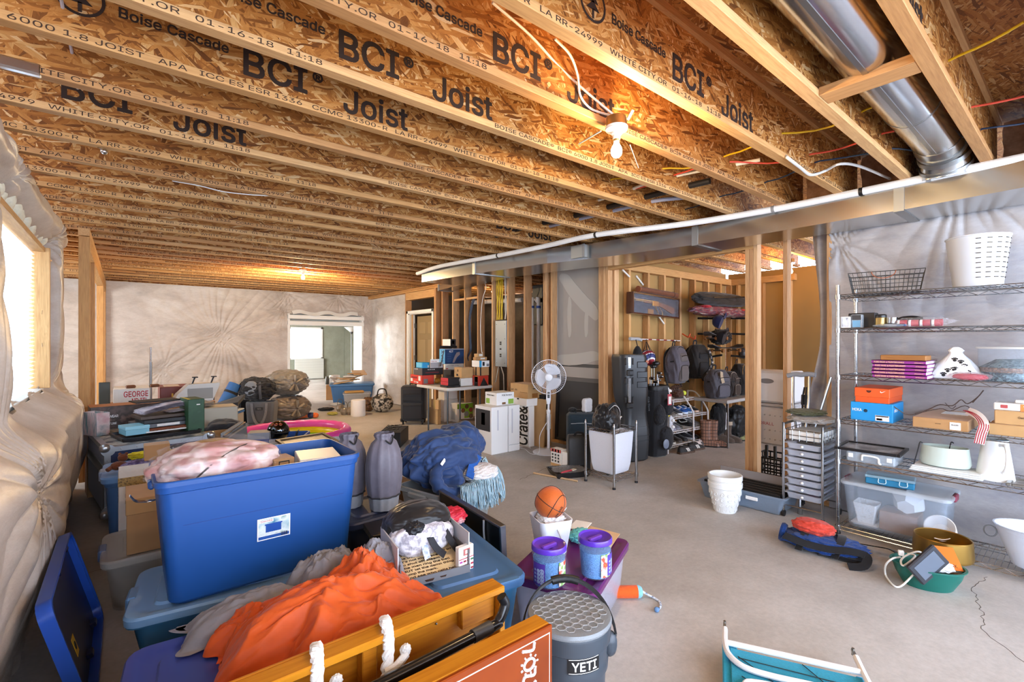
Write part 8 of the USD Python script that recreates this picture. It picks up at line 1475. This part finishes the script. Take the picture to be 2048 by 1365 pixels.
t=thing("wire_racks","tangle of dark wire racks on the black case","rack",kc['loc']+np.array([0,0,.214]),-38);obj("wires",cat(*[tube([(.02+.05*k,.05+.02*k,.004),(.06+.05*k,.30,.05),(.02+.05*k,.52,.01)],.0035,5)for k in range(5)]+[tube([(.02,.08+.09*k,.012),(.26,.10+.09*k,.03+.015*(k%2))],.0035,5)for k in range(5)]),plain("#3a3632",.4,.7),t,kind="stuff")
carton("vac_card","white and teal carton corner beside the black case","box",BX(at(700,902,0)-np.array([.12,.0,0]),.20,.03,.20,-8),WHT,[("panel",'R',.08,.1,.92,.7,plain("#2f5d66",.5)),("lettering",'R',.2,.25,.7,.55,WHT,"Vac",True)])
# far right of the room: blue bin and clutter
q=at(680,806,0);fbz=.52;tote("far_blue_bin","open blue bin near the far opening, heaped with cardboard",(q[0]+.2,q[1]-.25,0),-20,.95,.55,.46,plain("#3c6796",.45),plain("#4f7aa8",.4));fb_=np.array([q[0]+.2,q[1]-.25,.48])
for k in range(7):solo("flattened_box",rt(bx(-.22,.22,-.15,.15,0,.02,.003),8*(k%3)-10,(0,1,0)),(KRAFT2,PAPER,KRAFT)[k%3],("lowest ","second ","third ","fourth ","fifth ","sixth ","topmost ")[k]+"flattened carton on the far blue bin","cardboard",fb_+np.array([-.22+.06*k,-.06+.03*(k%3),.025+.034*k]),-25+17*k,"flattened cartons on the far blue bin")
b=BP(652,801,779,641,672,0,-30);carton("far_kraft_box","brown carton on the floor left of the far blue bin","box",BX(b['loc'],.34,.34,.38,-30),KRAFT3);t=thing("dark_jar","dark jar standing on the far brown carton","jar",b['loc']+np.array([.06,.10,.382]));obj("jar",lathe([(.001,0),(.05,0),(.05,.13),(.035,.16),(.036,.2),(.001,.2)],18),plain("#3a3a30",.4),t);t=thing("glass_bowl","pale footed bowl beside the dark jar","bowl",b['loc']+np.array([.25,.12,.382]));obj("bowl",lathe([(.001,0),(.08,0),(.04,.05),(.05,.09),(.13,.16),(.125,.22),(.001,.22)],22),plain("#b9aea4",.4),t)
q=at(722,834,0);solo("bubble_wrap_roll",lathe([(.02,0),(.135,0),(.14,.02),(.138,.30),(.13,.315),(.03,.315),(.02,.3)],32),fabric("#e6e4e1",90.,.05,.4,.5),"white roll of bubble wrap standing on the floor","roll",(q[0],q[1]+.14,0));q=at(660,815,0);t=thing("clear_far_bin","clear bin with a wooden board on top, behind the bubble wrap","storage bin",(q[0]+.55,q[1]-.15,0),-20);obj("body",shell([(.5,.36,.03,0),(.58,.42,.04,.28),(.56,.40,.04,.28),(.49,.35,.03,.01)]),clear("#c9c6c0",.35),t);obj("lid",shell([(.6,.44,.04,.28),(.6,.44,.04,.30)]),clear("#d9d6d0",.5),t);solo("wooden_tray",bx(-.24,.18,-.09,.09,0,.05,.02),wood("#c49a5c","#8d6a38",0),"pale wooden tray lying on the clear far bin","tray",(q[0]+.5,q[1]-.2,.302),-15)
q=at(768,825,0);t=thing("patterned_tote","black and white patterned bag near the right wall","bag",(q[0]-.02,q[1]+.05,0),-25);obj("body",blob(.22,.15,.19,.12,2.6,3,5),pattern(("#141415","#1c1c1e","#cfcbc6","#2a2522"),14.),t);obj("handle",tube(spl([(-.10,-.05,.34),(-.06,-.06,.47),(.06,-.06,.47),(.10,-.05,.34)],5),.012,8),BLK,t);q=at(741,824,0);solo("brown_bag",blob(.14,.12,.15,.2,3,5,4),pattern(("#2b1a10","#5a3a20","#8d6a40"),14.),"brown patterned sack beside the black and white bag","bag",(q[0],q[1]+.1,0))
for k,(px,py,s,c_,lab)in enumerate(((652,822,.16,"#1d1d1f","black flat frame on the floor by the bubble wrap"),(672,812,.12,"#c9c4bc","white folded paper on the floor by the brown lantern"),(665,831,.10,"#a9a04a","olive garland on the floor before the bins"))):q=at(px,py,0);solo("floor_clutter",blob(s,s*.5,.035,.3,3,3+k,4),plain(c_,.6),lab,"clutter",(q[0],q[1],0),-20)
for k,(px,lab)in enumerate(((683,"left glass lantern on the floor"),(692,"middle glass lantern on the floor"),(704,"right glass lantern beside the bubble wrap"))):q=at(px,831 if k!=0 else 824,0);t=thing("lantern",lab,"lantern",(q[0],q[1]+.08,0));obj("glass",lathe([(.001,0),(.06,0),(.085,.06),(.07,.12),(.05,.14),(.001,.14)],18),plain("#8d8377",.2,.3),t);obj("wire",tube(spl([(-.06,0,.12),(-.04,0,.24),(.04,0,.24),(.06,0,.12)],5),.005,6),plain("#6d6250",.4,.6),t)
# floor lamp in the far room
q=at(703,770,0);t=thing("floor_lamp","torchiere floor lamp with a white bowl in the far room","floor lamp",(q[0],q[1],0));obj("base",lathe([(.001,0),(.15,0),(.15,.02),(.02,.05),(.001,.05)],28),STEEL,t);lh_=at_d(703,655,depth_of(q))[2];obj("pole",mv(C.cylinder(.016,lh_-.2,sections=12),0,0,(lh_-.2)/2),plain("#8d8f90",.35,.8),t);obj("socket",lathe([(.001,lh_-.24),(.03,lh_-.22),(.06,lh_-.15),(.001,lh_-.15)],20),plain("#4a4a4c",.5),t);obj("shade",lathe([(.05,lh_-.16),(.24,lh_),(.235,lh_),(.045,lh_-.155)],32),cloth_through("#e4e2de",.3),t)
# ------------------------------------------------------------------ table with boxes by the stud wall
zt_=.755;tp=dict(loc=at(896,777.5,zt_));t=thing("banquet_table","white folding table loaded with product boxes by the studs","table",tp['loc']*np.array([1,1,0]),1);TX,TY=.86,.98
obj("tabletop",mv(shell([(TX,TY,.05,zt_-.045),(TX+.01,TY+.01,.05,zt_-.03),(TX,TY,.05,zt_)]),TX/2,TY/2,0),plain("#cfccc6",.5),t,False)
for x in(.12,TX-.12):
    for y in(.2,TY-.2):obj("leg",line((x,y,0),(x,y,zt_-.045),.014,8),plain("#55585a",.4,.6),t)
ZT=zt_+.001;RED,RED2,CYAN=plain("#b3242a",.5),plain("#d0402e",.5),plain("#2f9bd0",.5);NAVB=pattern(("#0e2a4f","#15406f","#102f58"),6.)
def tb_box(name,label,cx,yb,yt,xl,xr,z,m,prints=(),**k):
    b=BP(cx,yb,yt,xl,xr,z);b['dx']=min(b['dx'],.6);b['dy']=min(b['dy'],.6);carton(name,label,"box",b,m,prints,**k);return b
stk={}
a=tb_box("red_tool_box","bright red product box at the left end of the table",843.5,770,751.5,821,868,ZT,RED2,[("lettering",'L',.3,.1,.7,.3,WHT,"TTM",True),("white_panel",'L',.02,.25,.2,.6,PAPER),("white_panel",'L',.72,.4,.9,.9,PAPER),("grey_panel",'R',.15,.1,.5,.6,plain("#77706c",.5)),("tool_shape",'L',.1,.6,.6,.8,plain("#8d1f1f",.5))])
z1_=ZT+a['h']+.001;b=tb_box("black_red_box","long black box with a red streak on the red box",844.5,751.5,737,828,886,z1_,plain("#1f1c1f",.45),[("red_streak",'R',.15,.3,.8,.4,plain("#7d1f2a",.5)),("lettering",'R',.25,.7,.6,.85,WHT,"RAZER GEAR"),("grey_side",'L',.0,.0,1,.98,plain("#55504f",.5)),("lettering",'L',.08,.75,.5,.9,WHT,"RAZER")]);z2_=z1_+b['h']+.001
b=tb_box("cyan_box","cyan box on the left of the long black box",845,737,725.7,832,859.5,z2_,CYAN,[("pale_side",'L',.1,.1,.9,.9,plain("#6cbfe4",.5)),("icon",'R',.7,.1,.88,.5,WHT)]);b=tb_box("silver_box","silver-white box beside the cyan box",860.5,737,725.5,859.8,886,z2_,plain("#a9a6a9",.5),[("dot",'R',.9,.4,.94,.6,INKB)])
tb_box("router_box","small white box with red writing on the silver one",861,726,719,860.4,879,z2_+b['h']+.001,WHT,[("lettering",'R',.1,.2,.7,.5,plain("#a8453a",.6),"Router Link")])
g1=tb_box("charcoal_box","charcoal box low in the middle of the table",901.5,766,741,887,914,ZT,plain("#3b3d45",.5));g2_=ZT+g1['h']+.001
w1_=tb_box("white_printed_box","white printed box under the navy tool box",890.5,740,729,887,928,g2_,PAPER,[("lettering",'R',.08,.6,.7,.8,plain("#6d6d78",.6),"SWIFT CONNECT SYSTEM"),("red_mark",'R',.03,.1,.15,.25,RED)]);n0=tb_box("navy_tool_box","big navy box picturing a tool",890,728.5,698,879,928,g2_+w1_['h']+.001,NAVB,[("cyan_side",'L',0,0,1,.98,plain("#5fa9d6",.5)),("lettering",'L',.35,.1,.75,.9,plain("#163c66",.5),"MAX",True,90),("lettering",'R',.22,.75,.42,.88,WHT,"KIT",True),("silver_edge",'R',0,.93,1,1,plain("#8d98a8",.4))])
t_n=[p for p in stage.GetPrimAtPath("/World").GetChildren()if p.GetName()=="navy_tool_box"][0];obj("tool_picture",poly(n0,'R',[(.38,.08),(.48,.06),(.62,.42),(.78,.60),(.76,.78),(.60,.74),(.50,.5)]),plain("#8f8486",.5),t_n,False);obj("feature_band",cat(*[patch(n0,'R',.12,.12+.16*k,.32,.22+.16*k)for k in range(4)]),plain("#2c4d7a",.5),t_n,False,kind="stuff")
zz2=g2_+w1_['h']+n0['h']+.002;s_=tb_box("black_slab_box","flat black box on top of the navy tool box",880,697,692.3,879,914,zz2,plain("#141416",.5));tb_box("camera_box","small white and black camera box at the very top of the pile",901,692.3,678.8,885,911.5,zz2+s_['h']+.001,WHT,[("black_face",'R',0,0,1,1,plain("#1d1d20",.5)),("lens",'R',.3,.3,.7,.8,plain("#3a3a40",.3))])
q=at_x(868,710,3.95);t=thing("dark_card","dark tilted card with grey discs left of the navy box","card",(4.02,q[1]-.08,z2_+.03),-30,None,(0,12,0));obj("card",bx(0,.012,-.13,.13,0,.26,.003),plain("#2e2d30",.5),t,False);obj("disc",cat(*[frame(C.cylinder(.03,.004,sections=18),(-.002,-.07+.06*k,.08+.06*(k%2)),(0,1,0),(0,0,1))for k in range(3)]),plain("#8d8b8c",.4),t,False,kind="stuff")
WLB=BP(921.5,773,757.5,912,945,ZT);carton("kraft_logo_box","kraft box with a dark round logo on the table","box",BX(WLB["loc"]+np.array([.03,.02,WLB["h"]+.001]),.22,.22,.165),KRAFT2,[("logo",'L',.45,.6,.6,.8,INKB,"E",True),("logo",'L',.32,.2,.52,.36,INKB),("tape",'U',.3,0,.5,1,plain("#a9855a",.5))]);tb_box("white_low_box","plain white box under the kraft logo box",921.5,773,757.5,912,945,ZT,PAPER)
rb_=tb_box("red_black_spirits_box","red box with a black arrow shape at the right end of the table",958,773,752.5,945,977,ZT,plain("#b8331f",.5),[("black_side",'L',.3,.0,.8,.9,INKB),("orange_mark",'L',.4,.4,.8,.98,plain("#d98a3a",.5)),("emblem",'R',.42,.12,.64,.4,plain("#a8453a",.5))]);t_r=[p for p in stage.GetPrimAtPath("/World").GetChildren()if p.GetName()=="red_black_spirits_box"][0];obj("arrow",poly(rb_,'R',[(.1,.02),(.5,.82),(.95,.02)]),INKB,t_r,False)
k1=tb_box("kraft_taped_box","kraft box with black tape on the red spirits box",958,752,735,946.5,978,ZT+rb_['h']+.001,KRAFT,[("tape",'R',.1,.0,.22,1,INKB),("tape",'L',.4,0,.6,1,INKB)]);k2=tb_box("white_blue_box","white and blue camera carton on the kraft taped box",959,735,722,943.5,979,ZT+rb_['h']+k1['h']+.002,WHT,[("blue_band",'R',-.02,0,.2,1,CYAN),("lens_print",'R',.3,.2,.5,.8,INKB),("print",'R',.7,.1,.95,.5,plain("#8d8f93",.5))]);zk=ZT+rb_['h']+k1['h']+k2['h']+.003
k3=tb_box("kraft_strip_box","small kraft box with a white label near the top right",952,721.5,715,946,974,zk,KRAFT,[("label",'R',.4,.3,.8,.8,PAPER)]);tb_box("kraft_tiny_box","tiny kraft box on the small labelled kraft box",955,715,708,948,966,zk+k3['h']+.001,KRAFT2,[("label",'R',.3,.3,.9,.9,PAPER)])
bb1=tb_box("black_flat_shoebox","flat black box at the front edge of the table",894,776,772,880,921,ZT,plain("#1b1b1d",.5));tb_box("red_black_shoebox","red and black shoebox on the flat black box",896.3,771.5,756.8,882,919.6,ZT+bb1['h']+.001,plain("#1a1718",.5),[("red_side",'L',0,0,1,.98,plain("#c9343c",.5)),("white_line",'L',.03,.45,.97,.48,WHT),("logo",'R',.92,.45,.98,.8,plain("#8d8a8a",.5))]);q=at(872,768,ZT);t=thing("yellow_bag","folded white and yellow bag at the front of the table","bag",q+np.array([.0,.05,0]),10);obj("white_part",mv(blob(.07,.05,.04,.2,3,2,4),-.06,.02,.01),PAPER,t);obj("yellow_part",mv(blob(.06,.05,.045,.15,3,3,4),.06,0,0),plain("#c98a2a",.5),t)
# boxes under and in front of the table
u1=tb_box("kraft_low_carton","kraft carton on the floor at the left under the table",875,850,819,858,882,0,KRAFT2);u2_=tb_box("kraft_upper_carton","tall kraft carton standing on the low kraft carton",877,820,801.5,862,881.5,u1['h']+.001,KRAFT2,[("tape",'L',.35,0,.6,1,plain("#b9985e",.4))])
q0=BX(at(886,846,0)+np.array([.05,.05,0]),.30,.25,.40);carton("white_box_lower","white box standing on the floor right of the kraft cartons","box",q0,PAPER,[("print",'L',.2,.2,.6,.25,INKB)]);q1_=BX(q0['loc']+np.array([.02,.02,.401]),.28,.22,.165);carton("white_box_upper","white box on the lower white box under the table","box",q1_,WHT);carton("beige_top_box","wide beige box at the top of the stack under the table","box",BX(np.array([q0['loc'][0]-.02,q0['loc'][1]-.02,.567]),.62,.35,.115),card("#cbb9a4"))
GB=BP(914.6,846,808.5,902,948.5,0);GB["dx"]=.34;GB["dy"]=.4;carton("blender_box","white and green blender carton in front of the table","box",GB,WHT,[("green_top",'R',.0,.72,1,.98,plain("#84b32f",.5)),("green_side",'R',.45,.2,.98,.72,plain("#94c23a",.5)),("brand",'L',.15,.85,.5,.93,INKB,"GIR"),("jug",'L',.5,.12,.8,.7,plain("#b9bfc2",.4))]);t=[p for p in stage.GetPrimAtPath("/World").GetChildren()if p.GetName()=="blender_box"][0]
for u,v,c_ in((.36,.62,"#8d5a3a"),(.60,.82,"#6d4a35"),(.85,.62,"#a5483a"),(.86,.28,"#7d6a58")):obj("photo_ring",disc(GB,'R',u,v,.042),plain("#3f5a1c",.5),t);obj("photo",disc(GB,'R',u,v,.036,.002),plain(c_,.5),t)
obj("bowl_print",disc(GB,'R',.58,.42,.05),plain("#8d8f86",.5),t)
wbx=BP(983,911,816,950,1006,0);wbx['dx']=.27;carton("white_tall_box","tall white carton with a dark picture panel","box",wbx,WHT,[("picture_panel",'L',.05,.48,.92,.93,plain("#2a2a2e",.5)),("picture_curve",'L',.4,.6,.62,.86,plain("#b9606a",.5)),("groove",'R',.35,.5,.42,.93,plain("#c2c3cb",.5))]);w2_=BX(wbx['loc']+np.array([.285,.0,0]),.19,.42,wbx['h'],0);carton("white_tall_box","second tall white carton, right of the one with the picture","box",w2_,WHT,[("groove",'R',.25,.4,.35,.93,plain("#c2c3cb",.5)),("print_line",'R',.03,.14,.97,.147,plain("#9a9aa2",.5))])
carton("kitchen_box","white and green kitchen box on the tall white cartons","box",BX(wbx['loc']+np.array([.16,.10,wbx['h']+.001]),.30,.26,.165),WHT,[("lettering",'R',.3,.72,.85,.88,INKB,"Kitchenex"),("green_corner",'R',.65,.05,.95,.45,plain("#8db54a",.5)),("food",'R',.3,.06,.5,.22,plain("#7d5a35",.5)),("lettering",'L',.2,.72,.8,.86,INKB,"Kitchen"),("green_corner",'L',.1,.1,.4,.5,plain("#8db54a",.5))])
dbx=BP(944,903,857,918,985,0,-20);carton("brown_black_box","dark brown box with white lettering in front of the white carton","box",dbx,plain("#3a302c",.5),[("lettering",'R',.25,.78,.85,.88,PAPER,"CUISINGO",True),("top_print",'U',.3,.3,.7,.7,plain("#77706a",.5))])
cx0=BP(1058,895,814,1027,1062,0);cx0['dx']=.10;cx0['dy']=.42;carton("white_lettered_carton","white carton with huge black letters running up its side","box",cx0,WHT,[("lettering",'L',.40,.02,.95,1.0,plain("#141414",.7),"Crate&",True,90),("seam",'L',0,.58,1,.583,plain("#b9b9c0",.5))])
carton("white_lidded_box","low white lidded box on the big lettered carton","box",BX(cx0['loc']+np.array([-.03,.01,cx0['h']+.001]),.20,.38,.105),WHT,[("notch",'L',.45,.8,.55,.97,INKB)]);kc_=BX(cx0['loc']+np.array([-.02,.0,cx0['h']+.107]),.26,.38,.20);carton("kraft_marked_box","kraft carton with handwriting on the white lidded box","box",kc_,KRAFT2,[("handwriting",'L',.05,.5,.4,.62,INKB,"40-35"),("stamp",'R',.3,.05,.7,.35,plain("#8d5a22",.6)),("print",'R',.35,.65,.6,.7,INKB),("outline",'L',.55,.4,.95,.43,plain("#8d6a3a",.6))])
solo("cardboard_sheet",rt(bx(0,.02,0,.24,0,.66,.003),4,(0,1,0)),KRAFT2,"plain flattened carton leaning right of the lettered carton","cardboard",cx0['loc']+np.array([.12,-.16,0.0]));lbx=BX(cx0['loc']+np.array([.19,-.12,0]),.12,.30,.52);carton("labelled_carton","brown carton with a white barcode label behind the fan","box",lbx,KRAFT3,[("label",'R',.2,.45,.9,.85,PAPER),("label",'L',.1,.45,.4,.8,PAPER),("barcode",'R',.3,.5,.7,.6,INKB)]);carton("black_gadget_box","small black box with white symbols on the labelled carton","box",BX(lbx['loc']+np.array([.0,.02,.521]),.11,.2,.19),BLK,[("symbols",'R',.2,.3,.8,.7,WHT,"O n"),("symbols",'L',.2,.3,.8,.7,WHT,"o")])
su_=at(826,849,0);suitcase("black upright suitcase at the left end of the table",su_+np.array([.05,.06,0]),-40,.42,.27,.68,"#2d2d30",name="black_suitcase")
